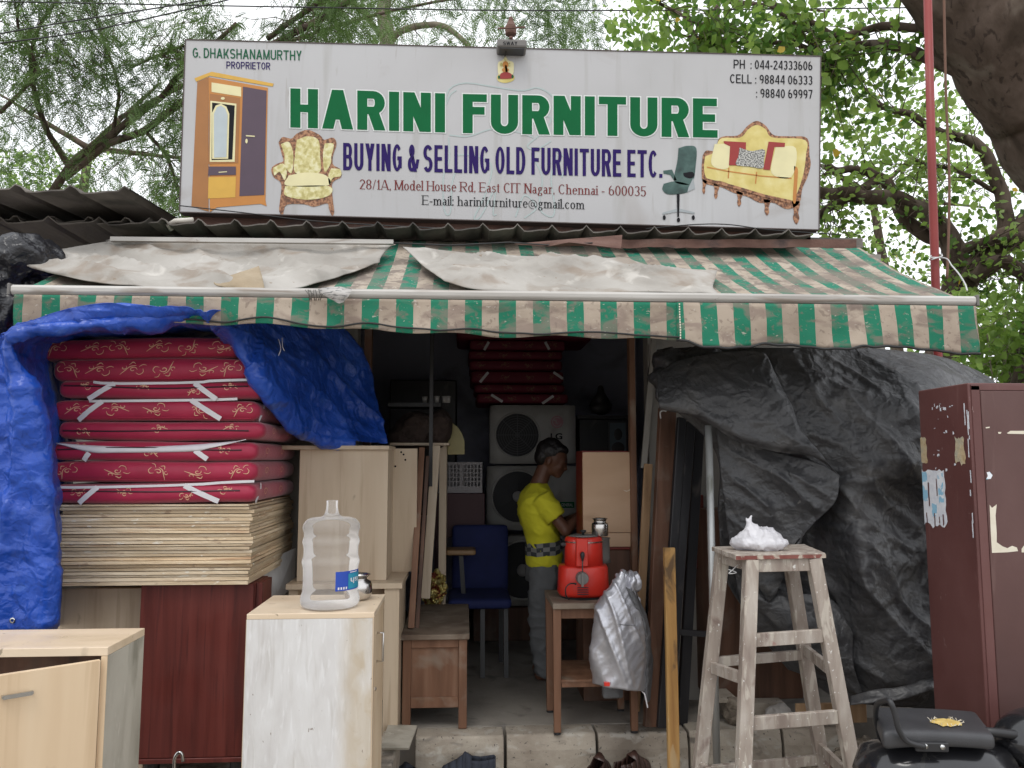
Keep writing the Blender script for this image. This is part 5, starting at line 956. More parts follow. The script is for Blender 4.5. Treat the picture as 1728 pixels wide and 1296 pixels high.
# steel pot behind the jar
def pot(name, c, r, lab, k=1):
    t = T(name, lab, 'pot', c); m = MB()
    m.lathe([(0,0),(.55*r,0),(.85*r,.10*r),(1.0*r,.5*r),(1.0*r,1.0*r),(.9*r,1.25*r),(.62*r,1.42*r),(.62*r,1.50*r),(.85*r,1.72*r),(.88*r,1.75*r),(.82*r,1.74*r),(.6*r,1.52*r),(.55*r,1.4*r),(.1*r,1.36*r)], c, 28, cap=False); m.build('body', m_steel, t, smooth=True)
    m = MB(); m.lathe([(.88*r,1.735*r),(.90*r,1.75*r),(.88*r,1.765*r),(.84*r,1.75*r)], c, 28, cap=False); m.build('rim', m_steel, t, smooth=True)
pc = P(603, 1010, 3.27); pot('steel_pot', Vector((pc.x, 3.28, z1+.001)), 23*3.27/F, 'round bellied steel pot half hidden behind the water jar')
# ================================================================ TALL LAMINATE DESKS BEHIND
D1 = T('laminate_desk', 'beech laminate desk standing on the shop floor behind the whitewashed cabinet', 'desk', (-.7, 4.35, ZF))
zt1 = ZV(985, 4.15, 600); xa, xb = PX(488, 4.15), PX(680, 4.15); m = MB(); m.box((xa, 4.15, zt1-.028), (xb+.005, 4.62, zt1)); m.build('desk_top', m_lam, D1, bev=.0015)
m = MB(); m.box((PX(652,4.16), 4.165, ZF), (PX(677,4.16), 4.60, zt1-.0285)); m.build('side_panel', m_lam, D1, bev=.001)
m = MB(); m.box((PX(495,4.2), 4.18, ZF), (PX(510,4.2), 4.60, zt1-.0285)); m.build('side_panel', m_lam, D1)
m = MB(); m.box((PX(511,4.2), 4.36, ZF+.15), (PX(651,4.2), 4.375, zt1-.029)); m.build('back_panel', m_lam, D1)
D2 = T('upturned_desk', 'tall beech laminate desk set on end above the lower desk', 'desk', (-.8, 4.45, zt1))
zt2 = ZV(752, 4.24, 600); m = MB(); m.box((PX(475,4.23), 4.22, zt2-.022), (PX(657,4.23), 4.6, zt2)); m.build('desk_top', m_lam, D2, bev=.0015)
m = MB(); m.box((PX(506,4.25), 4.25, zt1+.001), (PX(655,4.25), 4.268, zt2-.0225)); m.build('front_panel', m_lam, D2, bev=.001)
m = MB(); m.box((PX(655,4.25)-.018, 4.2685, zt1+.001), (PX(655,4.25), 4.6, zt2-.0225)); m.build('side_panel', m_lam, D2)
m = MB(); m.box((PX(662,4.5), 4.57, zt1+.0), (PX(703,4.5), 4.585, ZV(757,4.57))); m.build('perforated_board', m_lam, bev=.001, label='pale laminate board with screw holes right of the upturned desk', cat='board')
m = MB()
for u, v in ((677,757),(681,761),(684,770),(667,781)): m.lathe([(.006,0),(.006,.002)], P(u, v+6, 4.568), 8, axis='y')
m.build('screw_hole', m_ink, bpy.data.objects.get('perforated_board')) if 'perforated_board' in ORG else None
# leaning frames & boards left of the doorway
def lean(name, mt, ub, vb, ut, vt, w, yb_, yt_, d, lab, cat='plank'):
    m = MB(); a = P(ub, vb, yb_); b = P(ut, vt, yt_); m.bar(a, b, d, w, up=(1,0,0)) if 0 else m.bar(a, b, w, d, up=(0,-1,0.0001)); return m.build(name, mt, label=lab, cat=cat, bev=.0015)
lean('leaning_plank', m_bwood, 694, 1060, 712, 756, .035, 4.45, 4.7, .03, 'red-brown door frame stile leaning just right of the upturned desk', 'frame')
lean('leaning_plank', m_dwood, 704, 1060, 722, 770, .022, 4.5, 4.72, .02, 'second darker stile leaning between the red-brown frame and pale board', 'frame')
lean('leaning_board', m_lam, 718, 1010, 736, 752, .055, 4.9, 5.0, .02, 'narrow pale board standing behind the leaning door frame stiles', 'board')
m = MB(); m.box((PX(724,4.95), 4.93, 1.5), (PX(730,4.95), 4.96, 2.95)); m.build('dark_upright', m_black, label='thin dark upright bar hanging beside the left of the doorway', cat='bar')
# wooden bench cabinet
B = T('bench_cabinet', 'low brown wooden bench cabinet with dusty top inside the doorway\'s left', 'cabinet', (-.15, 4.75, ZF))
xa, xb = PX(684, 4.33), PX(790, 4.33); zt = ZV(1068, 4.33); yb = 5.2; m = MB(); m.box((xa-.012, 4.31, zt-.028), (xb+.012, yb, zt)); m.build('top', m_dusty, B, bev=.003)
for x, y in ((xa, 4.33), (xb-.045, 4.33), (xa, yb-.06), (xb-.045, yb-.06)): m = MB(); m.box((x, y, ZF), (x+.045, y+.045, zt-.0285)); m.build('leg', m_bwood, B, bev=.002)
m = MB(); m.box((xa+.0455, 4.35, ZF+.15), (xb-.0455, 4.362, zt-.029)); m.build('panel', m_bwood, B)
m = MB(); m.box((xa+.0455, 4.336, ZF+.11), (xb-.0455, 4.37, ZF+.165)); m.box((xa+.0455, 4.336, zt-.075), (xb-.0455, 4.349, zt-.029)); m.build('rail', m_bwood, B, bev=.002)
m = MB(); m.box((xb-.025, 4.376, ZF+.15), (xb-.012, yb-.061, zt-.029)); m.build('panel', m_dwood, B)
m = MB(); m.box((xa+.012, 4.376, ZF+.15), (xa+.025, yb-.061, zt-.029)); m.build('panel', m_dwood, B)
# foil packet, blue office chair
m = MB(); m.ell(P(733, 995, 5.3), (.085, .04, .13), rot=(0,.2,0)); fb = fused(m, .012, 3, lambda p: .02*fbm(p.x*30, p.y*30, p.z*30)); fb.build('foil_packet', m_foil, label='crinkled gold foil packet standing behind the bench cabinet', cat='packet')
ch = T('office_chair', 'blue fabric office chair with tan armrest in front of the cooling units', 'chair', (.2, 5.7, ZF)); YC = 5.75
m = rbox(P(762, 1000, YC), P(858, 886, YC+.0)+Vector((0,.09,0)), .03, (8,4,8)); m.build('backrest', m_bluech, ch, smooth=True)
m = rbox((PX(758,5.4), 5.25, ZV(1000,5.5)-.07), (PX(862,5.4), 5.74, ZV(1000,5.5)), .03, (8,8,4)); m.build('seat', m_bluech, ch, smooth=True)
m = rbox(P(752, 938, 5.45), P(803, 928, 5.45)+Vector((0,.22,0)), .012, (6,6,3)); m.build('armrest', m_chairarm, ch, smooth=True)
m = MB(); q = P(778, 938, 5.5); m.bar(q, (q.x+.02, 5.5, ZV(1005,5.5)), .03, .03); m.build('arm_support', m_blkpl, ch)
for u in (815, 853): m = MB(); q = PX(u, 5.4); m.bar((q, 5.35, ZV(1000,5.4)-.07), (q, 5.3, ZF), .03, .03); m.build('leg', m_blkpl, ch)
for u in (770, 845): m = MB(); q = PX(u, 5.75); m.bar((q, 5.7, ZV(1000,5.7)-.05), (q, 5.7, ZF), .03, .03); m.build('leg', m_blkpl, ch)
# ================================================================ COOLING UNITS
def ac(u0, u1, v0, v1, Y, fu, fv, fr, lab, grille, hub, logo):
    t = T('cooling_unit', lab, 'air conditioner', P((u0+u1)/2, v1, Y)+Vector((0,.15,0)), 'outdoor cooling units stacked at the back of the shop')
    a, b = P(u0, v1, Y), P(u1, v0, Y); rbox((a.x, Y, a.z), (b.x, Y+.28, b.z), .018, (6,4,4)).build('casing', m_acw, t, smooth=True)
    c = P(fu, fv, Y); k = Y/F*fr
    m = MB(); m.lathe([(0,-.003),(k,-.003),(k,-.001),(0,-.001)], c, 36, axis='y'); m.build('fan_opening', m_acd, t)
    m = MB(); m.lathe([(k,-.004),(k*1.03,-.014),(k*1.07,-.012),(k*1.09,-.001),(k,-.001)], c, 40, axis='y', cap=False); m.build('fan_ring', m_acw, t, smooth=True)
    if grille:
        m = MB()
        for i in range(1, 9): m.tube([c+Vector((k*i/9*math.cos(j/28*2*math.pi), -.011, k*i/9*math.sin(j/28*2*math.pi))) for j in range(29)], .0022, 4)
        for j in range(4): q = Vector((math.cos(j*math.pi/4+math.pi/2), 0, math.sin(j*math.pi/4+math.pi/2)))*k; m.bar(c+q+Vector((0,-.014,0)), c-q+Vector((0,-.014,0)), .005, .004, up=(0,1,0))
        m.build('grille', m_acg, t)
    if hub:
        m = MB(); m.lathe([(0,-.03),(k*.2,-.028),(k*.22,-.012),(k*.22,-.004)], c, 24, axis='y'); m.build('hub', m_hub, t, smooth=True)
        for j in range(3):
            an = j*2.094+.4; m = MB(); m.grid(6, 5, lambda s, tt: c+Vector(((.22*k+.7*k*s)*math.cos(an+1.2*tt), -.006-.012*tt, (.22*k+.7*k*s)*math.sin(an+1.2*tt)))); m.build('blade', m_acd, t, solid=.002)
    if logo == 1:
        y = Y-.0015; m = MB(); cc = P(940, 712, Y); m.lathe([(0,-.002),(.052,-.002),(.052,0)], cc, 24, axis='y'); m.build('round_logo', flat('logo_pink', (.42,.21,.24), .6), t)
        m = MB(); put(m, 'L', lambda x, yy: cc+Vector((-.012+.022*x, -.0035, -.012+.03*yy)), .02); m.strip([cc+Vector((.038*math.cos(q*.5+.9), -.0025, .038*math.sin(q*.5+.9))) for q in range(11)], .006, (0,-1,0)); m.ell(cc+Vector((-.022,-.003,.014)), (.007,.002,.007), 8, 6); m.build('logo_mark', m_acw, t)
        m = MB(); put(m, 'LG', lambda x, yy: P(929+20*x, 741-9.5*yy, Y-.002), .03); m.build('lettering', m_ink, t)
    if logo == 2:
        m = MB(); a_, b_ = P(945, 857, Y), P(969, 847, Y); m.box((a_.x, Y-.003, a_.z), (b_.x, Y-.001, b_.z)); m.build('badge', m_green, t, label='green name badge')
        m = MB(); put(m, 'GENERAL', lambda x, yy: P(947+20*x, 854.5-5*yy, Y-.005), .01); m.build('badge_lettering', m_white, t)
ac(826, 972, 683, 783, 6.4, 873, 734, 36, 'top white cooling unit with grilled fan and LETTERED front'.replace('LETTERED', 'lettered'), True, False, 1)
ac(821, 980, 786, 896, 6.38, 874, 838, 42, 'middle cooling unit with open black fan, behind the man', False, True, 2)
ac(834, 962, 905, 1024, 6.36, 882, 962, 46, 'lowest cooling unit with open black fan, near the blue chair', False, True, 0)
m = MB(); m.box((PX(800,6.4), 6.34, ZF), (PX(975,6.4), 6.9, ZV(1025,6.36))); m.build('low_crate', m_dwood, bev=.004, label='dark low wooden crate under the lowest cooling unit', cat='crate')
# inner mattresses above
vs_ = [(548,572),(574,590),(592,606),(608,624),(626,646),(648,662),(664,680)]
for i, (v0, v1) in enumerate(vs_):
    u0, u1 = [(770,1000),(792,955),(790,950),(792,950),(794,952),(800,954),(804,960)][i]; a, b = P(u0, v1, 6.42), P(u1, v0, 6.42)
    t = T('mattress', ['topmost, widest maroon mattress in the dark stack at the back of the shop','second maroon mattress from the top in the stack at the back of the shop','third maroon mattress from the top in the back stack, above a strapped one','fourth maroon mattress from the top in the stack above the cooling units','fifth maroon mattress from the top in the back stack, with diagonal white straps','sixth maroon mattress from the top in the back stack, no straps','lowest maroon mattress, lying on the top cooling unit'][i], 'mattress', ((a.x+b.x)/2, 6.8, a.z), 'maroon mattresses stacked at the back of the shop')
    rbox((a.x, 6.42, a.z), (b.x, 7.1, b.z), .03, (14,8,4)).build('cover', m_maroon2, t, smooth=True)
    m = MB()
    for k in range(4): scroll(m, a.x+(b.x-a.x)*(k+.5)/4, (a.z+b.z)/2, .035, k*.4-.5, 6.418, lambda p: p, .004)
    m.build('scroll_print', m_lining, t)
    if i in (1, 4, 6):
        m = MB(); k_ = [0,0,0,0,1,0,2][i]; prs = [[((825,577),(817,591)),((920,577),(927,590))], [((824,628),(810,645)),((934,628),(950,639))], [((829,666),(848,678)),((934,668),(915,681))]][k_]
        for q0, q1 in prs: m.strip([P(*q0, 6.414), P(*q1, 6.414)], .022, (0,-1,0))
        m.build('strap', m_white, t)
# dim junk in the left of the interior
t = T('plastic_crate', 'white slotted plastic crate on a dark shelf left of the cooling units', 'crate', P(778, 830, 5.9)); a, b = P(740, 832, 5.9), P(814, 780, 5.9)
m = MB(); m.box((a.x, 5.9, a.z), (b.x, 5.915, a.z+.05)); m.box((a.x, 5.9, b.z-.02), (b.x, 5.915, b.z))
for k in range(13): x = a.x+(b.x-a.x)*k/12.6; m.box((x, 5.902, a.z+.05), (x+(.03 if k in (6,) else .010), 5.913, b.z-.02))
for k in range(1, 5): z = a.z+.05+(b.z-a.z-.07)*k/5; m.box((a.x, 5.9035, z), (b.x, 5.9115, z+.008))
m.build('slotted_wall', m_basket, t)
m = MB(); m.box((a.x, 6.2, a.z), (b.x, 6.21, b.z)); m.box((a.x, 5.916, a.z), (b.x, 6.199, a.z+.01)); m.box((b.x-.012, 5.916, a.z+.011), (b.x, 6.199, b.z)); m.build('tray', m_basket, t)
m = MB(); m.box((PX(735,5.9), 5.85, ZV(905,5.9)), (PX(818,5.9), 6.4, a.z-.002)); m.box((PX(735,5.9), 5.86, ZF), (PX(745,5.9), 6.4, ZV(905,5.9)-.001)); m.build('dark_cabinet', flat('maroon_lacquer', (.05,.015,.02), .6), bev=.003, label='dark maroon cabinet beneath the white slotted crate', cat='cabinet')
m = MB(); o_ = P(756, 766, 5.5); pts = [P(755,767,5.5), P(784,767,5.5), P(784,745,5.5), P(780,732,5.5), P(772,720,5.5), P(762,713,5.5), P(756,712,5.5)]
m.poly(pts, (0,.02,0)); m.build('quarter_round_panel', m_creamp, bev=.002, label='cream quarter-round plastic panel glowing in the dark interior\'s left', cat='panel')
m = MB(); m.box((PX(660,5.2), 5.1, ZV(752,5.2)), (PX(758,5.2), 5.6, ZV(748,5.2))); m.build('shelf_board', m_lam, label='pale shelf board inside at left carrying the cloth sacks', cat='shelf')
m = MB(); m.box((PX(742,5.4), 5.35, ZF), (PX(754,5.4), 5.6, ZV(753,5.4))); m.build('leaning_board', m_lam, label='pale upright board below the shelf, left of the plastic crate', cat='board')
for (u, v, rx, rz, lab) in ((705, 722, .16, .12, 'dark striped cloth bundle on the interior shelf'), (742, 722, .09, .13, 'brown rounded sack beside the cream quarter-round panel')):
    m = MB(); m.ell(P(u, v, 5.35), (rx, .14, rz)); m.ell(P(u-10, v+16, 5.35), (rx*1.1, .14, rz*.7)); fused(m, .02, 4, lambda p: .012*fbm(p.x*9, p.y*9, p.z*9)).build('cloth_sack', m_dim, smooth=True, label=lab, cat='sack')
m = MB(); m.box((PX(660,5.6), 5.3, ZV(690,5.5)), (PX(745,5.6), 5.6, ZV(684,5.5))); m.build('upper_shelf', m_black, label='thin dark upper shelf carrying small glasses inside at left', cat='shelf')
for k, (u, v) in enumerate(((737,684),(750,684),(756,684),(716,680))):
    q = P(u, 689, 5.35); m = MB(); m.lathe([(.014,.004),(.020,.05),(.018,.05),(.012,.006)], (q.x, 5.35 if k < 3 else 5.4, ZV(684,5.5)+.001), 10); m.build('small_glass', m_hub, smooth=True, label=['leftmost of the three small pale glasses close together on the dark upper shelf', 'middle of the three small pale glasses on the dark upper shelf', 'rightmost small pale glass on the dark upper shelf inside', 'lone small pale glass left of the other three on the dark shelf'][k], cat='glass', group='small glasses on the upper shelf')
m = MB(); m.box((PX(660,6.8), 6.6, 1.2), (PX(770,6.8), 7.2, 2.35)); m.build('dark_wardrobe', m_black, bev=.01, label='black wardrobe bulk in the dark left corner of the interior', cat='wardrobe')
# right interior: shelf with idol and portrait
m = MB(); m.box((PX(972,6.6), 6.5, ZV(706,6.5)), (PX(1062,6.6), 6.95, ZV(700,6.5))); m.build('idol_shelf', m_black, label='dark wall shelf right of the top cooling unit', cat='shelf')
m = MB(); c = P(1014, 700, 6.65); m.ell(c+Vector((0,0,.06)), (.1,.06,.06)); m.ell(c+Vector((0,0,.13)), (.06,.05,.08)); m.ell(c+Vector((0,0,.22)), (.03,.03,.045)); m.cap_(c+Vector((-.05,0,.14)), c+Vector((-.09,0,.08)), .02, .016); m.cap_(c+Vector((.05,0,.14)), c+Vector((.09,0,.08)), .02, .016)
fused(m, .012, 3).build('seated_figurine', m_idol, smooth=True, label='small dark seated figurine silhouette on the wall shelf', cat='figurine')
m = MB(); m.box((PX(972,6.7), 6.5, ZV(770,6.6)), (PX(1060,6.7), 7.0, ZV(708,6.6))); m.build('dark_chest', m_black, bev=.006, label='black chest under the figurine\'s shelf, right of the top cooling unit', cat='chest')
t = T('framed_portrait', 'small framed portrait print leaning beside the brown door post', 'picture', P(1043, 765, 6.45)); a, b = P(1028, 764, 6.45), P(1056, 713, 6.45); m = MB(); m.box((a.x, 6.45, a.z), (b.x, 6.46, b.z)); m.build('print', m_photo, t)
m = MB(); m.ell(P(1043, 733, 6.448), (.035,.004,.05)); m.ell(P(1043, 756, 6.448), (.055,.004,.05)); m.build('portrait_bust', m_idol, t)
m = MB()
for p_, q_ in ((( a.x,a.z),(a.x,b.z)),((b.x,a.z),(b.x,b.z)),((a.x,b.z),(b.x,b.z)),((a.x,a.z),(b.x,a.z))): m.bar((p_[0],6.446,p_[1]), (q_[0],6.446,q_[1]), .010, .012, up=(0,1,0))
m.build('frame', m_acg, t)
# ================================================================ RED UNIT + FAWN PANEL
t = T('red_cupboard', 'narrow red-edged cupboard whose fawn door the man stands behind', 'cupboard', (.85, 4.95, ZF))
a, b = P(984, 899, 4.72), P(1068, 763, 4.72); m = MB(); m.box((a.x, 4.74, ZF+.9), (b.x, 5.0, b.z+.008)); m.build('body', m_redunit, t, bev=.003)
m = rbox((a.x, 4.715, a.z), (b.x, 4.738, b.z), .006, (8,3,8)); m.build('door', m_card, t, smooth=False, label='fawn upper door with a white scrape')
m = MB(); q0 = P(1052,826,4.713); m.strip(smooth([P(1052,827,4.714), P(1058,829,4.714), P(1064,826,4.714), P(1067,829,4.714)], 8), [.001,.004,.006,.003,.006,.008,.004,.001], (0,-1,0)); m.build('scrape', m_cream, t)
m = MB(); m.box((a.x+.006, 4.722, ZV(924,4.72)), (b.x, 4.738, a.z-.003)); m.build('lower_strip', m_card, t, bev=.002)
m = MB(); m.box((a.x, 4.76, ZF), (b.x+.03, 5.05, ZF+.899)); m.build('dark_base', m_dwood, t, bev=.004)
m = MB()
for v in (782, 826): m.lathe([(.006,0),(.008,.02)], P(982, v, 4.76), 8, axis='x')
m.build('hinge', m_redpl, t)
# ================================================================ SMALL TABLE, JUICER, POT, RAINCOAT
t = T('small_table', 'worn brown wooden table holding the red juice machine', 'table', (.7, 4.35, ZF))
xa, xb = PX(931, 4.2), PX(1074, 4.2); zt = ZV(1019, 4.19); yb = 4.62; m = MB(); m.box((xa, 4.18, zt-.03), (xb, yb, zt)); m.build('table_top', m_dusty, t, bev=.003)
for k, (x, y) in enumerate(((xa+.005, 4.2), (xb-.05, 4.2), (xa+.005, yb-.06), (xb-.05, yb-.06))):
    m = MB(); m.bar((x+.02, y+.02, zt-.0305), (x+.02, y+.02, ZF+.012), .045, .045, taper=.8); m.build('leg', m_tan if 0 else m_bwood, t, bev=.002)
    m = MB(); m.lathe([(.02,.012),(.02,0)], (x+.02, y+.02, ZF), 10); m.build('leg_tip', m_blkpl, t)
m = MB(); m.box((xa+.05, 4.215, zt-.085), (xb-.056, 4.235, zt-.031)); m.build('apron', m_bwood, t)
zs = ZV(1147, 4.22); m = MB(); m.box((xa+.045, 4.20, zs-.012), (xb-.03, yb-.02, zs)); m.build('shelf', m_bwood, t); m = MB(); m.box((xa+.048, 4.205, zs-.04), (xb-.053, 4.225, zs-.0125)); m.build('shelf_rail', m_bwood, t)
J = T('juice_machine', 'red two-tier electric juice machine with lever and dial on the small table', 'juice machine', P(990, 1005, 4.36)); jz = zt; Yj = 4.36; jx = PX(986, Yj)
kx = Yj/F
m = MB(); m.loft([[Vector((jx+kx*(-3)+rx*kx*math.copysign(abs(math.cos(a))**.75, math.cos(a)), Yj+.02+rx*kx*.75*math.copysign(abs(math.sin(a))**.75, math.sin(a)), jz+h)) for a in [2*math.pi*i/36 for i in range(36)]] for rx, h in ((40,.012),(43,.03),(42,.10),(41,.165),(39,.178))]); m.build('lower_body', m_redpl, J, smooth=True)
m = MB(); ux = jx-kx*(986-985); m.lathe([(.108,.178),(.107,.25),(.105,.32),(.100,.332),(.085,.337)], (ux-.004, Yj+.01, jz), 36, sx=1.0, sy=.85); m.build('upper_tub', m_redpl, J, smooth=True)
m = MB(); m.lathe([(.112,.306),(.112,.312)], (ux-.004, Yj+.01, jz), 36, sy=.86); m.build('trim_ring', m_steel, J)
m = MB(); m.lathe([(.085,.178),(.08,.21),(.078,.31),(.085,.315)], (ux+.085, Yj+.12, jz), 28); m.build('rear_drum', m_greypl, J, smooth=True)
m = MB(); m.lathe([(.115,.003),(.118,.012)], (jx-.008, Yj+.01, jz-.002), 30, sx=1.12, sy=.88); m.build('base_ring', m_blkpl, J)
m = MB(); m.lathe([(.088,.338),(.06,.345),(.02,.347)], (ux-.004, Yj+.01, jz), 28); m.build('lid', m_greypl, J, smooth=True)
m = MB(); m.lathe([(.008,.345),(.008,.358),(.018,.364),(.018,.372),(.006,.374)], (ux-.01, Yj-.02, jz), 14); m.build('lid_knob', m_blkpl, J, smooth=True)
m = MB(); cxp = PX(983, 4.24)
for k in range(12):
    zq = jz+.19+.012*k; m.box((cxp-.033, 4.262, zq), (cxp-.012, 4.272, zq+.004)); m.box((cxp+.006, 4.262, zq), (cxp+.027, 4.272, zq+.004))
for k in range(4): m.box((cxp-.035, 4.232, jz+.035+.012*k), (cxp+.025, 4.242, jz+.039+.012*k))
m.build('vent_rib', m_zip, J)
m = MB(); m.box((cxp-.036, 4.258, jz+.182), (cxp+.030, 4.30, jz+.335)); m.build('vent_panel', m_redpl, J, bev=.004)
m = MB(); lv = P(983, 938, 4.235); m.bar(lv, P(983, 985, 4.225), .006, .006); m.build('lever_rod', m_blkpl, J)
m = MB(); m.lathe([(.004,-.03),(.010,-.01),(.013,.008),(.010,.018),(.003,.022)], lv, 12); m.build('lever_knob', m_blkpl, J, smooth=True)
m = MB(); m.lathe([(0,-.022),(.030,-.020),(.034,-.006),(.034,.03)], P(983, 976, 4.225), 20, axis='y'); m.bar(P(983,966,4.2), P(983,990,4.2), .010, .012); m.build('dial', m_greypl, J, smooth=False)
m = MB(); m.tube(smooth([P(971,985,4.225), P(962,985,4.2), P(955,992,4.2), P(955,1004,4.21), P(960,1012,4.24)], 16), .004, 6); m.lathe([(.006,0),(.006,-.01)], P(971,985,4.228), 8, axis='y'); m.build('power_cord', m_blkpl, J, smooth=True)
m = MB(); m.bar(P(957, 918, 4.36), P(946, 918, 4.36), .02, .02); m.build('side_handle', m_blkpl, J, bev=.003)
q = P(1013, 905, 4.36); tp = T('steel_pot', 'small shiny steel pot with flared rim on the red juice machine', 'pot', (q.x, 4.37, jz+.338)); r = 14*kx; m = MB()
m.lathe([(0,0),(.9*r,0),(r,.1*r),(r,1.35*r),(.92*r,1.5*r),(.74*r,1.58*r),(.74*r,1.85*r),(.95*r,2.05*r),(.98*r,2.08*r),(.9*r,2.06*r),(.68*r,1.85*r),(.6*r,1.5*r)], (q.x, 4.37, jz+.338), 28, cap=False); m.build('body', m_steel, tp, smooth=True)
# raincoat hanging
rc = T('raincoat', 'shiny silver raincoat hanging knotted over the small table\'s right side', 'raincoat', P(1045, 1160, 4.08))
def rw(s, t, p): return .008*fbm(p.x*10, p.z*2.5, 2, 2)+.014*(1-abs(ns(p.x*15+p.z*4, p.z*2.2, 1)))**4*(.5+t)+.005*(1-abs(ns(p.x*20-p.z*16, p.z*9, 7)))**5
m = cloth([[(1058,972,4.14),(1052,966,4.06),(1048,963,4.03),(1052,966,4.02),(1062,972,4.05),(1070,984,4.12)],
           [(1012,1008,4.16),(1020,1000,4.04),(1038,990,3.99),(1056,992,3.99),(1072,1004,4.03),(1078,1012,4.12)],
           [(1001,1040,4.16),(1006,1034,4.03),(1028,1026,3.97),(1054,1026,3.96),(1076,1036,4.0),(1084,1040,4.12)],
           [(999,1095,4.15),(1004,1090,4.02),(1028,1086,3.96),(1056,1086,3.95),(1080,1090,4.0),(1088,1094,4.12)],
           [(1002,1152,4.15),(1006,1153,4.05),(1028,1158,3.98),(1054,1162,3.97),(1078,1165,4.02),(1087,1166,4.12)]], 70, 90, rw)
m.build('coat_shell', m_silver, rc, smooth=True, solid=.002)
m = cloth([[(1030,1000,4.22),(1050,975,4.2),(1080,1010,4.2)],[(1004,1090,4.22),(1045,1090,4.24),(1090,1080,4.2)],[(1008,1150,4.2),(1045,1160,4.22),(1088,1160,4.2)]], 30, 30, rw); m.build('coat_back', m_silver, rc, smooth=True, solid=.002)
m = MB(); m.ell(P(1066, 984, 4.05), (.045,.045,.06)); m.ell(P(1052,976,4.06), (.04,.04,.04)); fused(m, .006, 2, lambda p: .010*math.sin(p.x*190+5*fbm(p.x*9,p.y*9,p.z*9))*1).build('knot', m_silver, rc, smooth=True)
m = cloth([[(1056,990,3.99),(1068,998,4.0),(1076,1006,4.06)],[(1070,1020,3.985),(1082,1030,4.0),(1090,1036,4.08)],[(1084,1060,4.02),(1092,1070,4.04),(1098,1080,4.1)],[(1086,1120,4.06),(1094,1120,4.06),(1100,1120,4.12)],[(1087,1180,4.06),(1093,1185,4.06),(1098,1180,4.12)]], 24, 50, lambda s,t,p: .008*fbm(p.x*14,p.z*6,0)); m.build('dark_lining', m_rainin, rc, smooth=True, solid=.002)
m = MB(); m.strip([P(1040,1053,3.944), P(1072,1056,3.95)], .002, (0,-1,0), .003); m.strip([P(1072,1041,3.95), P(1072,1056,3.95), P(1043,1054,3.946)], .0022, (0,-1,0), .003); m.build('pocket_seam', m_rainin, rc)
m = MB(); m.box(P(1020,1158,3.945), P(1029,1152,3.945)+Vector((0,.02,0))); m.build('red_tag', m_redpl, rc)
m = rbox(P(1018,1180,4.1), P(1052,1150,4.1)+Vector((0,.05,0)), .012, (6,4,6)); m.build('grey_cuff', m_rainin, rc, smooth=True)
m = MB(); m.tube(smooth([P(1083,1166,4.05), P(1088,1172,4.04), P(1091,1185,4.04), P(1093,1194,4.04)], 10), .0035, 6); m.build('drawstring', m_white, rc)
# ================================================================ PLANKS RIGHT OF THE DOORWAY
m = MB(); m.bar(P(1072, 1200, 4.5), P(1094, 783, 4.62), .05, .022, up=(0,-1,0)); m.build('leaning_plank', m_tan, bev=.002, label='light brown plank leaning right of the fawn cupboard door', cat='plank')
m = MB(); m.bar(P(1086, 790, 4.68), P(1105, 560, 4.70), .035, .02, up=(0,-1,0)); m.build('grey_batten', m_facade, bev=.002, label='thin grey batten at the doorway\'s upper right', cat='batten')
m = MB(); m.bar(P(1101, 1226, 4.24), P(1126, 690, 4.38), .105, .035, up=(.3,-1,0)); m.build('leaning_plank', m_dwood, bev=.003, label='wide brown plank leaning beside the doorway, left of the black ones', cat='plank')
for k, (ub, vb, ut, vt, w, Y0, Y1, lab) in enumerate([(1116,1228,1150,705,.05,4.22,4.36,'first black lacquered plank right of the wide brown one'), (1127,1226,1165,712,.055,4.24,4.38,'middle black lacquered plank of the three leaning by the doorway'), (1150,1226,1180,715,.06,4.35,4.45,'rightmost black lacquered plank, behind the galvanised pole')]):
    m = MB(); m.bar(P(ub, vb, Y0), P(ut, vt, Y1), w, .03, up=(.2,-1,0)); m.build('black_plank', m_black, bev=.003, label=lab, cat='plank', group='black planks by the doorway')
m = MB(); m.bar(P(1137, 1302, 4.02), P(1129, 924, 4.1), .060, .028, up=(.1,-1,0)); m.build('yellow_plank', m_yplank, bev=.003, label='weathered yellow plank standing on the street before the black planks', cat='plank')
m = MB(); m.bar(P(1140, 1066, 4.3), P(1192, 1070, 4.3), .02, .03); m.build('cross_bar', m_black, label='short black crossbar between the planks and the galvanised pole', cat='bar')
m = MB(); m.box(P(1166,960,4.7), P(1187,835,4.7)+Vector((0,.03,0))); m.build('maroon_panel', m_dred, bev=.003, label='small dark red panel showing between black planks and pole', cat='panel')
m = MB(); q = P(1116, 700, 4.3); m.tube(smooth([P(1115,706,4.3), P(1114,696,4.29), P(1119,693,4.29), P(1124,694,4.3)], 10), .004, 6); m.build('wire_hook', m_ww, smooth=True, label='tiny white wire hook on top of the wide brown plank', cat='hook')
m = rbox(P(1096,606,4.70), P(1110,580,4.70)+Vector((0,.04,0)), .006, (4,3,5)); m.build('socket_box', m_hub, smooth=False, label='small grey electric box at the doorway\'s top right corner', cat='socket box')
m = MB(); m.tube(smooth([P(1098,606,4.69), P(1093,640,4.69), P(1098,690,4.69), P(1091,760,4.69)], 14), .004, 5); m.build('socket_cable', m_wire, smooth=True, label='thin cable hanging below the grey electric box', cat='cable')
m = MB(); xg = PX(1197, 3.98); m.tube([(xg, 3.98, .036), (xg-.0, 3.98, ZV(718, 3.98, 1197))], .019, 14); m.build('galvanised_pole', m_galv, smooth=True, label='vertical galvanised steel pole left of the tall stool', cat='pole')
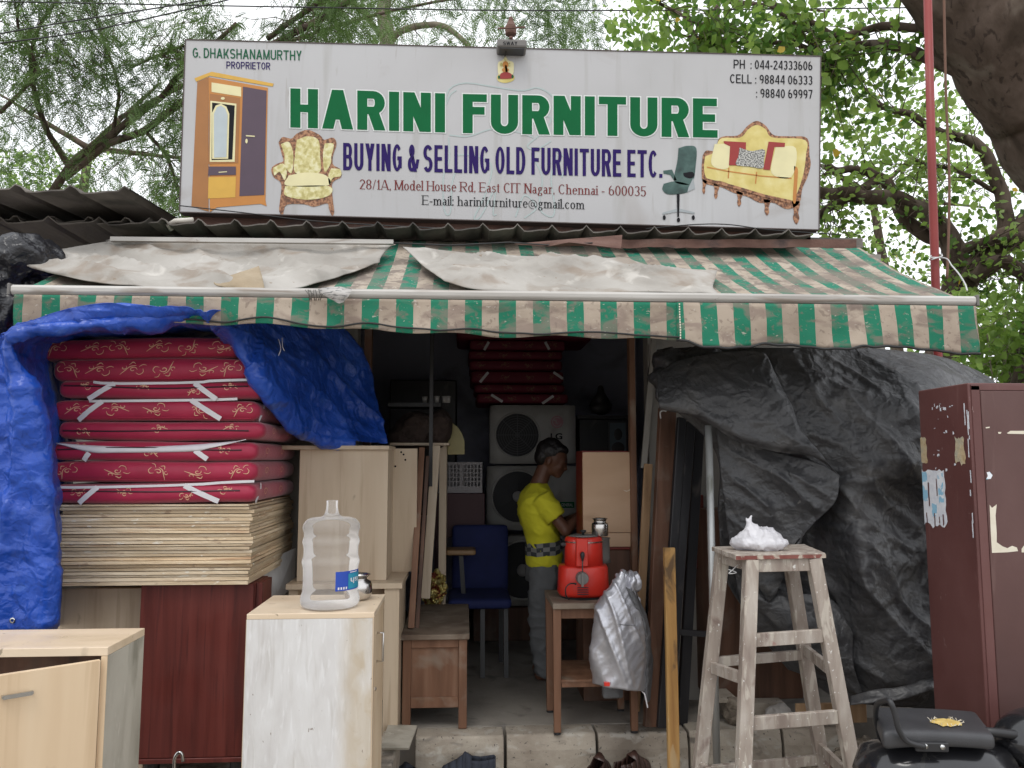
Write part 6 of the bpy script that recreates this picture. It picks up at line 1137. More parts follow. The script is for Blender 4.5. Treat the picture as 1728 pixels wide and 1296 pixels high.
# ================================================================ THINGS UNDER / BEFORE THE BLACK TARP
m = MB(); m.box(P(1200,1182,4.5), P(1345,860,4.5)+Vector((0,.4,0))); o = m.build('dark_cupboard', m_dred if 0 else m_dwood, bev=.004, label='dark brown cupboard half covered by the black tarp behind the stool', cat='cupboard')
m = MB(); m.box((PX(1205,4.5), 4.4, ZF), (PX(1300,4.5), 4.8, ZV(1186,4.5))); m.build('plinth_block', m_conc, label='cement block under the dark brown cupboard', cat='block')
m = MB(); m.box(P(1345,1222,4.26), P(1462,1186,4.26)+Vector((0,.02,0))); m.build('plywood_offcut', m_tan, bev=.002, label='tan plywood offcut lying on the kerb right of the stool', cat='board')
def rock(c, r, lab, mt=m_brick, name='rubble_stone'):
    m = MB(); m.ell(c, r, 14, 10); m.v = [p+ (p-Vector(c)).normalized()*.35*min(r)*fbm(p.x*18, p.y*18, p.z*18) for p in m.v]; m.build(name, mt, label=lab, cat='stone')
rock(P(1316, 1206, 4.3), (.075,.06,.055), 'jagged grey cement lump on the kerb behind the stool'); rock(P(1240, 1200, 4.32), (.06,.06,.08), 'brown rubble lump on the kerb beneath the dark cupboard', m_litter)
m = MB(); m.box(P(1213,1186,4.3), P(1246,1180,4.3)+Vector((0,.2,0))); m.build('stone_slab', m_conc, label='thin pale stone slab on the kerb left of the cement lump', cat='slab')
# black tarp
bt_ = T('black_tarp', 'large crumpled black tarpaulin covering goods at the shop\'s right', 'tarpaulin', (2.0, 3.95, 0))
def bw(a=1.0, k=0, fr=1.0):
    def f(s, t, p):
        r1 = (1-abs(ns((p.x+p.z)*2.0*fr+k+.3*ns(p.x*3,p.z*3,k), (p.x-p.z)*.6, k)))**3*.065; r2 = (1-abs(ns((p.x+p.z)*5+k, (p.x-p.z)*1.8, 4+k)))**5*.022
        r3 = (1-abs(ns(p.x*7+k, p.z*9, 2+k)))**6*.010
        return (a*(r1+r2+r3+.008*fbm(p.x*3, p.z*3, k, 3)) - .03*a)*EW(s, t)
    return f
m = cloth([[(1108,590,4.2),(1200,585,4.12),(1320,588,4.05),(1440,588,4.1),(1545,596,4.2),(1600,606,4.3),(1668,636,4.5)],
  [(1108,660,4.2),(1210,655,4.06),(1330,650,4.0),(1440,655,3.95),(1545,655,3.9),(1610,660,4.0),(1720,690,4.4)],
  [(1206,760,4.2),(1280,760,4.1),(1380,765,3.92),(1450,775,3.80),(1540,770,3.78),(1610,770,3.9),(1720,770,4.3)],
  [(1212,870,4.25),(1290,860,4.15),(1370,865,4.06),(1450,860,3.80),(1535,850,3.92),(1600,860,3.98),(1720,870,4.3)],
  [(1226,980,4.3),(1310,985,4.24),(1395,955,4.0),(1470,985,3.74),(1545,975,3.86),(1610,980,3.9),(1720,980,4.2)],
  [(1290,1070,4.3),(1340,1065,4.22),(1400,1075,4.08),(1470,1085,3.86),(1545,1105,3.80),(1610,1110,3.86),(1720,1100,4.2)],
  [(1330,1120,4.3),(1370,1150,4.2),(1420,1180,4.06),(1490,1190,3.94),(1560,1195,3.88),(1620,1200,3.9),(1720,1200,4.2)]], 150, 150, bw(1.25, 0))
m.build('main_sheet', m_tarpk, bt_, smooth=True, solid=.003)
m = cloth([[(1108,632,4.0),(1150,606,3.98),(1230,592,3.95),(1285,594,3.93),(1305,625,3.92),(1322,662,3.9)],
  [(1110,662,3.96),(1170,650,3.90),(1240,655,3.86),(1300,672,3.84),(1335,705,3.82),(1358,735,3.80)],
  [(1112,684,3.93),(1180,690,3.86),(1240,722,3.83),(1310,745,3.79),(1362,755,3.75),(1390,772,3.73)],
  [(1114,690,3.95),(1182,706,3.88),(1240,742,3.86),(1308,762,3.82),(1372,770,3.78),(1414,800,3.75)]], 100, 60, bw(.45, 5, 1.3))
m.build('folded_flap', m_tarpk, bt_, smooth=True, solid=.004)
m = cloth([[(1208,722,4.04),(1262,748,4.0),(1322,766,3.94),(1382,782,3.84),(1417,802,3.77)],
  [(1216,800,4.04),(1270,812,3.99),(1322,826,3.93),(1376,836,3.84),(1410,846,3.78)],
  [(1226,880,4.05),(1275,890,4.0),(1312,900,3.97),(1345,900,3.91),(1372,884,3.85)],
  [(1236,960,4.08),(1278,990,4.04),(1300,1015,4.02),(1325,965,3.98),(1345,915,3.9)]], 90, 90, bw(.6, 9, 2))
m.build('crinkled_flap', m_tarpk, bt_, smooth=True, solid=.003)
m = cloth([[(1236,950,4.12),(1280,985,4.1),(1330,1000,4.08),(1400,1010,4.0),(1440,1060,3.95)],[(1260,1040,4.12),(1310,1050,4.05),(1350,1055,4.0),(1400,1080,3.95),(1440,1120,3.92)],[(1330,1130,4.15),(1360,1140,4.1),(1400,1150,4.05),(1430,1165,4.0),(1460,1180,3.95)]], 70, 60, bw(.9, 14, 1.8))
m.build('lower_fold', m_tarpk, bt_, smooth=True, solid=.003)
m = cloth([[(1436,1176,3.82),(1480,1164,3.78),(1520,1160,3.77),(1566,1146,3.78),(1600,1140,3.8)],[(1434,1190,3.78),(1480,1186,3.72),(1525,1180,3.71),(1568,1166,3.72),(1600,1160,3.75)]], 50, 12, bw(.35, 3, 3)); m.build('hem_fold', m_tarpk, bt_, smooth=True, solid=.006)
m = MB()
for c, r in (((1132,612,4.1),(.10,.08,.07)), ((1118,640,4.08),(.05,.06,.06)), ((1180,604,4.1),(.12,.08,.06)), ((1122,664,4.06),(.05,.05,.05))): m.ell(P(*c), r)
fused(m, .012, 2, lambda p: .02*fbm(p.x*14, p.y*14, p.z*14)+.02*(1-abs(ns(p.x*9, p.y*9, p.z*9)))**4).build('bunched_top', m_tarpk, bt_, smooth=True)
# black bundle far left
m = MB()
for c, r in (((30,440,3.7),(.14,.12,.10)), ((70,430,3.8),(.09,.1,.06)), ((-30,500,3.7),(.2,.14,.22)), ((20,520,3.7),(.06,.1,.16)), ((40,480,3.75),(.07,.1,.12))): m.ell(P(*c), r)
fused(m, .014, 2, lambda p: .03*fbm(p.x*11, p.y*11, p.z*11)+.03*(1-abs(ns(p.x*8, p.y*8, p.z*8)))**4).build('black_bundle', m_bagk, smooth=True, label='shiny black plastic bundle hanging at the awning\'s left end', cat='bundle')
# ================================================================ BLUE TARP
def blw(s, t, p):
    r = (p.x+p.z*.9) if p.x > -1.0 else p.x*1.3
    cr = lambda q: max(0, 1-abs(((q/.17) % 1)-.5)*22)
    return .0035*cr(p.x+.02*ns(p.z*3, 1))*(p.x < -1.5)+.0035*cr(p.z+.02*ns(p.x*3, 2))*(p.x < -1.5)+.010*fbm(p.x*3, p.y*3, p.z*2, 2)+.030*(1-abs(ns(r*4.2, (p.z-p.x)*.8, 3)))**7+.012*(1-abs(ns(p.x*6, p.z*9, 8)))**6+.010*(1-abs(ns(p.x*11+p.z*6, p.z*5, 18)))**6
O = [(-70,1066,3.44),(-70,900,3.44),(-70,760,3.44),(-70,660,3.4),(-70,576,3.36),(-4,572,3.30),(90,528,3.28),(190,510,3.29),(300,516,3.32),(380,522,3.40),(470,530,4.0),(560,545,4.45),(612,600,4.68),(636,690,4.66),(652,750,4.55)]
Mi = [(20,1066,3.38),(24,900,3.36),(18,760,3.36),(6,660,3.34),(0,592,3.32),(30,560,3.28),(110,545,3.29),(200,532,3.31),(300,530,3.35),(375,538,3.44),(440,565,3.76),(515,615,4.1),(566,665,4.35),(604,712,4.46),(630,750,4.45)]
I_ = [(96,1060,3.48),(101,900,3.46),(93,760,3.46),(64,660,3.42),(40,610,3.38),(44,574,3.36),(130,562,3.40),(205,560,3.44),(300,552,3.50),(372,556,3.56),(412,600,3.62),(442,650,3.66),(478,705,3.86),(540,740,4.16),(596,750,4.3)]
Bk = [(112,1050,4.4),(118,890,4.5),(135,755,4.6),(150,665,4.6),(160,610,4.6),(180,590,4.55),(210,590,4.5),(250,588,4.5),(320,586,4.45),(385,580,4.30),(420,606,3.80),(452,660,4.0),(492,714,4.1),(548,744,4.25),(600,752,4.35)]
m = cloth([O, Mi, I_, Bk], 230, 80, blw)
btp = m.build('blue_tarp', m_tarpb, smooth=True, solid=.002, label='bright blue crinkled tarpaulin draped over and around the red mattress stack', cat='tarpaulin')
m = MB(); q = P(21, 1047, 3.36); m.lathe([(.006,-.002),(.011,-.003),(.012,0),(.006,0)], (q.x, 3.36, q.z), 16, axis='y', cap=False); m.build('eyelet', m_chrome, btp, smooth=True)
m = MB(); m.strip(smooth([P(470,572,3.72), P(474,588,3.70), P(470,600,3.70)], 6), .003, (0,-1,0)); m.strip(smooth([P(476,570,3.72), P(477,585,3.69), P(480,592,3.69)], 6), .003, (0,-1,0)); m.build('frayed_string', m_white, btp)
# ================================================================ STOOL + BAG
st = T('tall_stool', 'tall paint spattered wooden stool standing in front of the black tarp', 'stool', (1.2, 3.5, 0))
Ya, Yb = 3.32, 3.70; zt = ZV(936, Ya, 1290)
A = [P(1236, 940, Ya), P(1388, 932, Ya+.03), P(1365, 916, Yb+.0), P(1197, 912, Yb-.05)]
top = [Vector((PX(1237,Ya), Ya, zt)), Vector((PX(1387,Ya+.04), Ya+.04, zt)), Vector((PX(1352,Yb+.04), Yb+.04, zt)), Vector((PX(1197,Yb-.04), Yb-.04, zt))]
ws = 3
for k in range(ws):   # seat planks
    a, b = k/ws+.002, (k+1)/ws-.002; q = [top[0].lerp(top[3], a), top[1].lerp(top[2], a), top[1].lerp(top[2], b), top[0].lerp(top[3], b)]
    m = MB(); m.hexa([p-Vector((0,0,.022+.002*(k%2))) for p in q]+[p-Vector((0,0,.001*k)) for p in q]); m.build('seat_plank', m_stool, st, bev=.002)
zc = zt-.024
tops = [Vector((PX(1262,Ya+.03), Ya+.03, zc)), Vector((PX(1366,Ya+.06), Ya+.06, zc)), Vector((PX(1325,Yb), Yb, zc)), Vector((PX(1215,Yb-.07), Yb-.07, zc))]
bots = [P(1248, 1470, Ya-.10), P(1468, 1430, Ya-.05), P(1400, 1400, Yb+.12), P(1172, 1400, Yb-.0)]
bots = [Vector((b.x, b.y, 0)) for b in bots]
def lerpz(i, z): t = (zc-z)/(zc); return tops[i].lerp(bots[i], t)
for i in range(4): m = MB(); m.bar(bots[i], tops[i], .058, .05, up=(0,-1,0)); m.build('leg', m_stool, st, bev=.003)
def rail(i, j, z, z2, w, mt=m_stool, nm='rail'):
    m = MB(); a, b = lerpz(i, z), lerpz(j, z2); d = (b-a).normalized(); m.bar(a+d*.028, b-d*.028, .024, w, up=(0,0,1)); m.build(nm, mt, st, bev=.002)
zA = lambda v, Y: ZV(v, Y, 1290)
rail(0, 1, zt-.05, zt-.05, .055, nm='apron'); rail(1, 2, zt-.05, zt-.05, .05, nm='apron'); rail(3, 0, zt-.05, zt-.05, .05, nm='apron'); rail(2, 3, zt-.05, zt-.05, .05, nm='apron')
rail(0, 1, zA(1080,Ya), zA(1076,Ya), .055); rail(3, 2, zA(1112,Yb), zA(1110,Yb), .045); rail(3, 0, zA(1120,Yb), zA(1140,Ya+.03), .05); rail(1, 2, zA(1140,Ya), zA(1100,Yb), .05)
rail(0, 1, zA(1222,Ya-.05), zA(1214,Ya-.02), .055); rail(3, 0, zA(1290,Yb), zA(1330,Ya), .05); rail(1, 2, zA(1320,Ya), zA(1275,Yb), .05); rail(3, 2, .22, .22, .045)
m = MB(); m.strip([top[0]+Vector((0,-.0015,-.013)), top[1]+Vector((0,-.0015,-.013))], .016, (0,-1,0), .001); m.build('red_edge', m_stoolred, st)
m = MB(); q = P(1243,953,Ya+.1); m.tube(smooth([P(1245,953,3.42), P(1236,962,3.40), P(1230,968,3.40), P(1243,966,3.40), P(1229,961,3.40)], 16), .0022, 5); m.build('white_string', m_ww, st)
m = MB(); cb = Vector(((top[0].x+top[2].x)/2-.01, 3.50, zt)); 
cc = P(1280, 905, 3.5); m.ell((cc.x, 3.5, zt+.032), (.130,.085,.040)); m.ell((cc.x+.01, 3.5, zt+.055), (.10,.07,.045)); m.cap_((cc.x-.02, 3.5, zt+.05), (cc.x-.045, 3.5, zt+.125), .062, .014); m.cap_((cc.x-.045, 3.5, zt+.11), (cc.x-.030, 3.5, zt+.155), .014, .006); m.cap_((cc.x-.045, 3.5, zt+.11), (cc.x-.056, 3.5, zt+.14), .012, .006)
fused(m, .006, 2, lambda p: .004*fbm(p.x*26, p.y*26, p.z*26)+.013*(1-abs(ns(p.x*22+p.z*8, p.y*16, p.z*9)))**5-.004).build('plastic_bag', m_bag, smooth=True, label='knotted white plastic bag sitting on the tall stool', cat='bag')
# ================================================================ STEEL ALMIRAH
al = T('steel_cupboard', 'tall maroon steel cupboard with peeling stickers at the right edge', 'cupboard', (2.4, 3.2, 0))
Y0 = 3.0; xa = PX(1640, Y0); z1 = ZV(646, Y0, 1640); yb = 3.0+.37; xb = xa+.9
m = MB(); pb = P(1549, 658, yb); m.hexa([Vector((xa,Y0,.05)), Vector((xb,Y0,.05)), Vector((xb,yb,.05)), Vector((pb.x,yb,.05)), Vector((xa,Y0,z1)), Vector((xb,Y0,z1)), Vector((xb,yb,z1)), Vector((pb.x,yb,z1))]); m.build('body', m_almirah, al, bev=.006, seg=3)
m = MB(); m.box((xa+.012, Y0-.004, .08), (xa+.047, Y0-.0005, z1-.012)); m.box((xa+.012, Y0-.004, z1-.030), (xb-.01, Y0-.0006, z1-.008)); m.build('door_surround', m_almirah, al, bev=.001)
m = MB(); m.box((xa+.05, Y0-.006, .1), (xa+.47, Y0-.0007, z1-.034)); m.build('door', m_almdoor, al, bev=.003); m = MB(); m.box((xa+.475, Y0-.006, .1), (xb-.02, Y0-.0007, z1-.034)); m.build('door', m_almdoor, al, bev=.003)
for x in (xa+.04, xb-.06): m = MB(); m.box((x, Y0+.02, 0), (x+.05, yb-.05, .05)); m.build('foot', m_almirah, al)
sd = Vector((pb.x-xa, yb-Y0, 0)); sn = Vector((-sd.y, sd.x, 0)).normalized(); sn = sn if sn.x < 0 else -sn
def onside(u, v):   # photo position on the flank
    s = (u-1640)/(1549-1640.); 
    best = None
    lo_, hi_ = 0, 1
    for _ in range(30):
        k = (lo_+hi_)/2; Yk = Y0+(yb-Y0)*k; uu = 864+F*((Vector((xa+sd.x*k, Yk, 1.67))-cam.location).dot(RT)/((Vector((xa+sd.x*k, Yk, 1.67))-cam.location).dot(FW)))
        if uu > u: lo_ = k
        else: hi_ = k
    Yk = Y0+(yb-Y0)*k; return Vector((xa+sd.x*k, Yk, P(u, v, Yk).z))+sn*.0008
def sidepoly(m, pts, l=0): q = [onside(*p)+sn*(.0006*l) for p in pts]; m.add(q, [tuple(range(len(q)))])
def rag(u0, u1, v0, v1, n=9, j=3):
    t = [(u0+(u1-u0)*i/n, v0+random.uniform(-j, j)) for i in range(n+1)]; r = [(u1+random.uniform(-j, j)*.5, v0+(v1-v0)*i/n) for i in range(1, n)]
    b = [(u1-(u1-u0)*i/n, v1+random.uniform(-j*3, j)) for i in range(n+1)]; l = [(u0+random.uniform(-j, j)*.5, v1-(v1-v0)*i/n) for i in range(1, n)]; return t+r+b+l
m = MB(); sidepoly(m, rag(1553, 1592, 794, 890, 10, 3)); m.build('torn_sticker', m_whitep, al, label='torn white paper sticker')
m = MB(); 
for u0, u1, v0, v1 in ((1554,1563,796,845),(1581,1590,797,850),(1569,1577,850,872)): sidepoly(m, rag(u0, u1, v0, v1, 5, 1.2), 1)
m.build('blue_paper', m_bluep, al)
m = MB()
for u0, u1, v0, v1 in ((1564,1566,814,855),(1578,1579.5,808,838),(1559,1560.5,865,885),(1586,1588,868,888),(1572,1573.5,866,890),(1580,1581.5,872,884)): sidepoly(m, rag(u0, u1, v0, v1, 4, .8), 2)
m.build('sticker_tear', m_almirah, al)
m = MB(); sidepoly(m, rag(1554, 1565, 740, 784, 6, 2.5)); sidepoly(m, rag(1613, 1629, 738, 786, 7, 3)); m.build('peeled_patch', m_peel, al)
m = MB(); random.seed(5)
for k in range(26): u, v = random.uniform(1570, 1612), random.choice((random.uniform(680,690), random.uniform(700,795))); sidepoly(m, rag(u, u+random.uniform(1,3.2), v, v+random.uniform(1,6), 3, .6))
for k in range(10): u, v = random.uniform(1630, 1638), random.uniform(680, 1100); sidepoly(m, rag(u, u+1.6, v, v+random.uniform(6,40), 4, .5))
m.build('paint_chips', m_whitep, al)
fp = lambda u, v: P(u, v, Y0-.0068)
m = MB()
for pts in ([(1670,852),(1674,857),(1682,851),(1680,870),(1682,900),(1682,915),(1692,922),(1700,925),(1708,921),(1716,924),(1718,930),(1700,932),(1674,933),(1672,900),(1671,875)], [(1724,926),(1730,918),(1760,918),(1756,935),(1724,932)], [(1699,731),(1705,727),(1745,727),(1760,733),(1702,732)], [(1684,729),(1690,729),(1689,732),(1685,732)], [(1663,721),(1670,720),(1670,722),(1664,723)]):
    q = [fp(*p) for p in pts]; m.add(q, [tuple(range(len(q)))])
m.build('paint_lettering', m_cream, al, label='cream painted letter L and fragments on the door')
m = MB(); q = [fp(*p) for p in ((1665,797),(1670,796),(1675,802),(1672,808),(1664,809),(1667,803))]; m.add(q, [tuple(range(6))]); m.build('grey_chip', m_bluep, al)
# ================================================================ MOTORCYCLE
mc = T('motorcycle', 'black motorcycle with torn vinyl seat parked at the bottom right', 'motorcycle', (2.0, 2.7, 0)); YQ = 2.62
s0, s1 = P(1490, 1262, YQ), P(1680, 1234, YQ); z0s, z1s = s0.z, s1.z
def seatw(p):
    t = (p.x-s0.x)/(s1.x-s0.x); p = Vector((p.x+(p.y-YQ)*.42, p.y, p.z)); return Vector((p.x, p.y, p.z-.022*t*t*(1)-.012*(1-t)**3*(p.z < (z0s+z1s)/2)))
m = rbox((s0.x, YQ, z0s), (s1.x, YQ+.26, z1s+.008), .021, (20,14,8), seatw); m.build('seat', m_seat, mc, smooth=True)
m = MB(); tc_ = P(1596, 1208, YQ+.03); pts = []
for k in range(26): a = 2*math.pi*k/26; r = 1+.35*random.uniform(-.5,.6); pts.append(seatw(Vector((tc_.x+.052*r*math.cos(a), YQ+.085+.038*r*math.sin(a), z1s+.0135))))
pts = [p+Vector((0,0,-.002)) for p in pts]; cen = sum(pts, Vector((0,0,0)))/26+Vector((0,0,.005)); mid_ = [p.lerp(cen, .4)+Vector((0,0,.004+.002*ns(k*.9, 3))) for k, p in enumerate(pts)]
m.add(pts+mid_+[cen], [(k, (k+1)%26, 26+(k+1)%26, 26+k) for k in range(26)]+[(26+k, 26+(k+1)%26, 52) for k in range(26)]); m.build('torn_foam', m_foam, mc)
m = MB()
for k in range(30): a = random.uniform(0, 6.28); b_ = seatw(Vector((tc_.x+.055*math.cos(a), YQ+.085+.04*math.sin(a), z1s+.013))); m.tube([b_, b_+Vector((random.uniform(-.01,.01), random.uniform(-.008,.006), random.uniform(.002,.010)))], .0009, 4)
m.build('loose_thread', m_cream, mc)
m = MB(); m.tube(smooth([P(1560,1260,YQ-.016), P(1532,1252,YQ-.02), P(1517,1232,YQ-.022), P(1510,1205,YQ-.02), P(1502,1184,YQ-.012), P(1492,1183,YQ+.03), P(1480,1190,YQ+.10), P(1478,1215,YQ+.16), P(1486,1250,YQ+.2)], 50), .0095, 10); m.build('grab_rail', m_blkpl, mc, smooth=True)
for u in (1559, 1588): m = MB(); m.lathe([(.008,-.012),(.009,-.006),(.009,0)], P(u, 1258+ (u-1559)*.05, YQ-.003), 14, axis='y'); m.build('bolt', m_chrome, mc, smooth=True)
m = MB(); m.bar(P(1545,1260,YQ-.004), P(1600,1261,YQ-.004), .012, .03); m.build('rail_bracket', m_blkpl, mc, bev=.003)
m = MB(); ta = P(1760, 1245, YQ+.13)
m.ell((ta.x+.02, YQ+.13, P(1740,1250,YQ+.13).z+.0), (.19,.13,.115), 24, 16); m.build('fuel_tank', m_moto, mc, smooth=True)
# tail cowl, fender, frame, wheels and engine
m = MB(); tz_ = z0s-.012; m.loft([[Vector((x, YQ+.13+hw*math.cos(a), tz_-h/2-d_+h/2*math.sin(a))) for a in [2*math.pi*i/20 for i in range(20)]] for x, hw, h, d_ in ((s0.x-.02,.05,.03,.10),(s0.x+.03,.10,.09,.03),(s0.x+.12,.135,.16,.005),(s0.x+.26,.145,.20,0),(s1.x,.13,.20,.01),(s1.x+.1,.11,.16,.03))]); m.build('tail_cowl', m_moto, mc, smooth=True)
m = MB(); m.tube(smooth([P(1606,1275,YQ-.016), P(1640,1272,YQ-.018), P(1668,1276,YQ-.016), P(1700,1290,YQ-.01)], 16), .004, 6); m.build('cowl_trim', m_chrome, mc, smooth=True) if 0 else None
def wheel(x, y, r=.30):
    m = MB(); m.lathe([(r-.07,-.04),(r-.02,-.045),(r,-.02),(r,.02),(r-.02,.045),(r-.07,.04)], (x, y, r), 36, axis='y', cap=False); m.build('tyre', m_blkpl, mc, smooth=True)
    m = MB(); m.lathe([(r-.09,-.025),(r-.065,-.03),(r-.065,.03),(r-.09,.025)], (x, y, r), 36, axis='y', cap=False); m.lathe([(0,-.05),(.05,-.05),(.05,.05),(0,.05)], (x, y, r), 18, axis='y')
    for k in range(18): a = 2*math.pi*k/18; m.tube([(x+.05*math.cos(a), y+.02*(-1)**k, r+.05*math.sin(a)), (x+(r-.08)*math.cos(a+.3*(-1)**k), y, r+(r-.08)*math.sin(a+.3*(-1)**k))], .0018, 4)
    m.build('wheel_rim', m_chrome, mc, smooth=False)
wx = s0.x+.30; wheel(wx, YQ+.13); wheel(wx+1.25, YQ+.13)
m = MB(); m.grid(20, 7, lambda s, t: Vector((wx+.35*math.cos(.35+2.4*s), YQ+.13+.075*(2*t-1), .31+.35*math.sin(.35+2.4*s)+.02*math.sin(math.pi*t)))); m.build('rear_fender', m_moto, mc, smooth=True, solid=.003)
m = MB(); m.tube(smooth([(wx,YQ+.03,.3),(wx+.3,YQ+.04,.36),(wx+.55,YQ+.08,.34),(wx+.9,YQ+.1,.5),(wx+1.1,YQ+.12,.95)], 20), .016, 8); m.tube(smooth([(wx+.1,YQ+.08,.72),(wx+.5,YQ+.1,.70),(wx+1.1,YQ+.12,.92)], 12), .016, 8); m.build('frame', m_blkpl, mc, smooth=True)
m = MB(); m.box((wx+.5, YQ+.03, .25), (wx+.8, YQ+.23, .55)); m.lathe([(.08,-.02),(.08,.24)], (wx+.6, YQ, .36), 16, axis='y'); m.build('engine', m_greypl, mc, bev=.01)
m = MB(); m.tube([(wx+1.1,YQ+.05,.98),(wx+1.25,YQ+.05,.3)], .02, 8); m.tube([(wx+1.1,YQ+.21,.98),(wx+1.25,YQ+.21,.3)], .02, 8); m.tube([(wx+1.02,YQ-.2,1.05),(wx+1.1,YQ+.13,1.0),(wx+1.02,YQ+.46,1.05)], .012, 8); m.build('fork', m_chrome, mc, smooth=True)
m = rbox((s0.x-.01, YQ+.06, z0s-.17), (s0.x+.03, YQ+.16, z0s-.12), .012, (4,4,4)); m.build('tail_lamp', m_oran, mc, smooth=True)
m = MB(); m.ell(P(1718, 1268, 3.0), (.10,.07,.035)); fused(m, .008, 2, lambda p: .014*fbm(p.x*22, p.y*22, p.z*22)).build('green_bag', m_greenpl, smooth=True, label='crumpled green plastic bag wedged behind the motorcycle seat', cat='bag')
# litter heap between kerb and motorcycle
m = MB(); c = P(1475, 1250, 3.9); m.grid(40, 30, lambda s, t: Vector((c.x-.28+.95*s, 3.45+.95*t, max(-.02, .26*math.sin(math.pi*min(1,s*1.0))**.6*math.sin(math.pi*t)**.7*(.8)+.06*fbm(s*9, t*9, 1)))))
m.build('litter_heap', m_litter, kind='stuff', label='heap of dry litter and soil beside the kerb', origin=(c.x, 3.9, 0)); 
m = MB(); rs = random.Random(3)
for k in range(420):
    s, t = rs.uniform(.08,.92), rs.uniform(.12,.75); z = .26*math.sin(math.pi*s)**.6*math.sin(math.pi*t)**.7*.8+.01; p = Vector((c.x-.28+.95*s, 3.45+.95*t, z)); d = Vector((rs.gauss(0,1), rs.gauss(0,1), rs.gauss(0,.5))).normalized()*rs.uniform(.012,.035); e = d.orthogonal().normalized()*rs.uniform(.004,.014)
    m.add([p-d, p+e, p+d, p-e], [(0,1,2,3)])
m.build('dry_leaves', m_yplank if 0 else m_litter, kind='stuff', label='scattered dry leaves and chips on the litter heap')
m = MB(); m.tube([P(1436,1260,3.6), P(1500,1300,3.2), P(1540,1330,3.1)], .022, 8); m.build('black_hose', m_blkpl, smooth=True, label='length of black hose lying on the litter by the stool\'s right leg', cat='hose')
# ================================================================ SHOES AND FLOOR BITS
def shoe(name, x, y, L, ang, mt, lab, up, heel=1, group=None, sole=m_sole):
    o = T(name, lab, 'shoe', (x, y, .036), group); R = Matrix.Rotation(ang, 3, 'Z'); base = Vector((x, y, .036))
    def ring(t, wid, h, z0=.012, n=16):
        return [base+R@Vector((t*L, wid*math.cos(a), z0+h*(.5+.5*math.sin(a)) if 0 else z0+h*(.5+.5*math.sin(a)))) for a in [2*math.pi*i/n for i in range(n)]]
    W = L*.17; m = MB(); st_ = [(-.5,.55,.0),(-.46,.75,.0),(-.3,.82,.0),(0,.8,.0),(.2,1.0,0),(.36,.95,0),(.46,.65,0),(.5,.3,0)]
    m.loft([[base+R@Vector((t*L, W*w*math.cos(a)*1.04, .012+.012*math.copysign(abs(math.sin(a))**.4, math.sin(a)))) for a in [2*math.pi*i/16 for i in range(16)]] for t, w, _ in st_]); m.build('sole', sole, o, smooth=True)
    # upper: open collar at the rear half
    prof = [(-.49,.5,.066),(-.46,.72,.070),(-.36,.80,.066),(-.22,.80,.062),(-.06,.82,.066),(.06,.88,.076),(.10,.9,.066),(.22,.97,.050),(.36,.92,.038),(.45,.65,.030),(.49,.3,.020)]
    m = MB(); n = 15; rings = []
    for t, w, h in prof:
        open_ = t < .05; rg = []
        for i in range(n):
            a = -.35+(math.pi+.7)*i/(n-1); yy = W*w*math.cos(a); zz = .022+h*up*max(-.1, math.sin(a))
            if open_:
                k = 1 if i < n/2 else -1; b2 = min(i, n-1-i)/(n//2); yy = k*W*w*(1-.28*b2**3)*.98; zz = .020+h*up*b2
                if b2 > .86: yy *= .93
            rg.append(base+R@Vector((t*L, yy, zz)))
        rings.append(rg)
    for i in range(len(rings)-1):
        b0 = len(m.v); m.v += rings[i]+rings[i+1]
        for j in range(n-1):
            if prof[i+1][0] < .05 and j == n//2-0 or (prof[i+1][0] < .05 and j == n//2-1): continue
            m.f.append([b0+j, b0+j+1, b0+n+j+1, b0+n+j]); m.m.append(0)
    m.build('upper', mt, o, smooth=True, solid=.004)
    m = MB(); m.box((-1,-1,-1),(1,1,1)); m.v = [base+R@Vector((-.2*L+v.x*.24*L, v.y*W*.66, .026+v.z*.003)) for v in m.v]; m.build('insole', m_lining, o)
    return o
g0 = P(793, 1292, 4.1); shoe('canvas_shoe', PX(793,4.12), 4.125, .285, math.pi-.04, m_canvasblue, 'navy canvas slip-on shoe with pale sole lying before the kerb', 1.55)
shoe('leather_shoe', PX(1006,4.04), 4.05, .27, 1.15, m_leather, 'left brown leather shoe of the pair below the kerb', 1.6, group='brown leather shoes', sole=m_blkpl)
shoe('leather_shoe', PX(1062,4.05), 4.07, .27, .75, m_leather, 'right brown leather shoe of the pair, toe pointing right', 1.6, group='brown leather shoes', sole=m_blkpl)
shoe('dark_shoe', PX(694,4.05), 4.05, .26, 2.5, m_canvasblue, 'dark worn shoe half in shadow beside the propped board', 1.3, sole=m_blkpl)
m = MB(); m.poly([P(642,1262,3.72), P(690,1262,3.78), P(704,1224,4.18), P(655,1222,4.18)], (0,.01,-.012)); m.build('propped_board', m_tan if 0 else m_side, label='grimy board propped against the kerb beside the whitewashed cabinet', cat='board')
m = MB(); m.box((PX(640,3.7), 3.66, 0), (PX(672,3.75), 4.1, ZV(1272,3.75))); m.build('cement_step', m_conc, bev=.006, label='pale cement block at the foot of the whitewashed cabinet\'s right', cat='block')
m = MB(); m.tube(smooth([P(296,1320,3.3), P(294,1285,3.3), P(300,1271,3.3), P(307,1272,3.3), P(309,1285,3.3)], 20), .0065, 8); m.build('chrome_hook', m_chrome, smooth=True, label='bent chrome rod end rising before the left plinth', cat='rod')
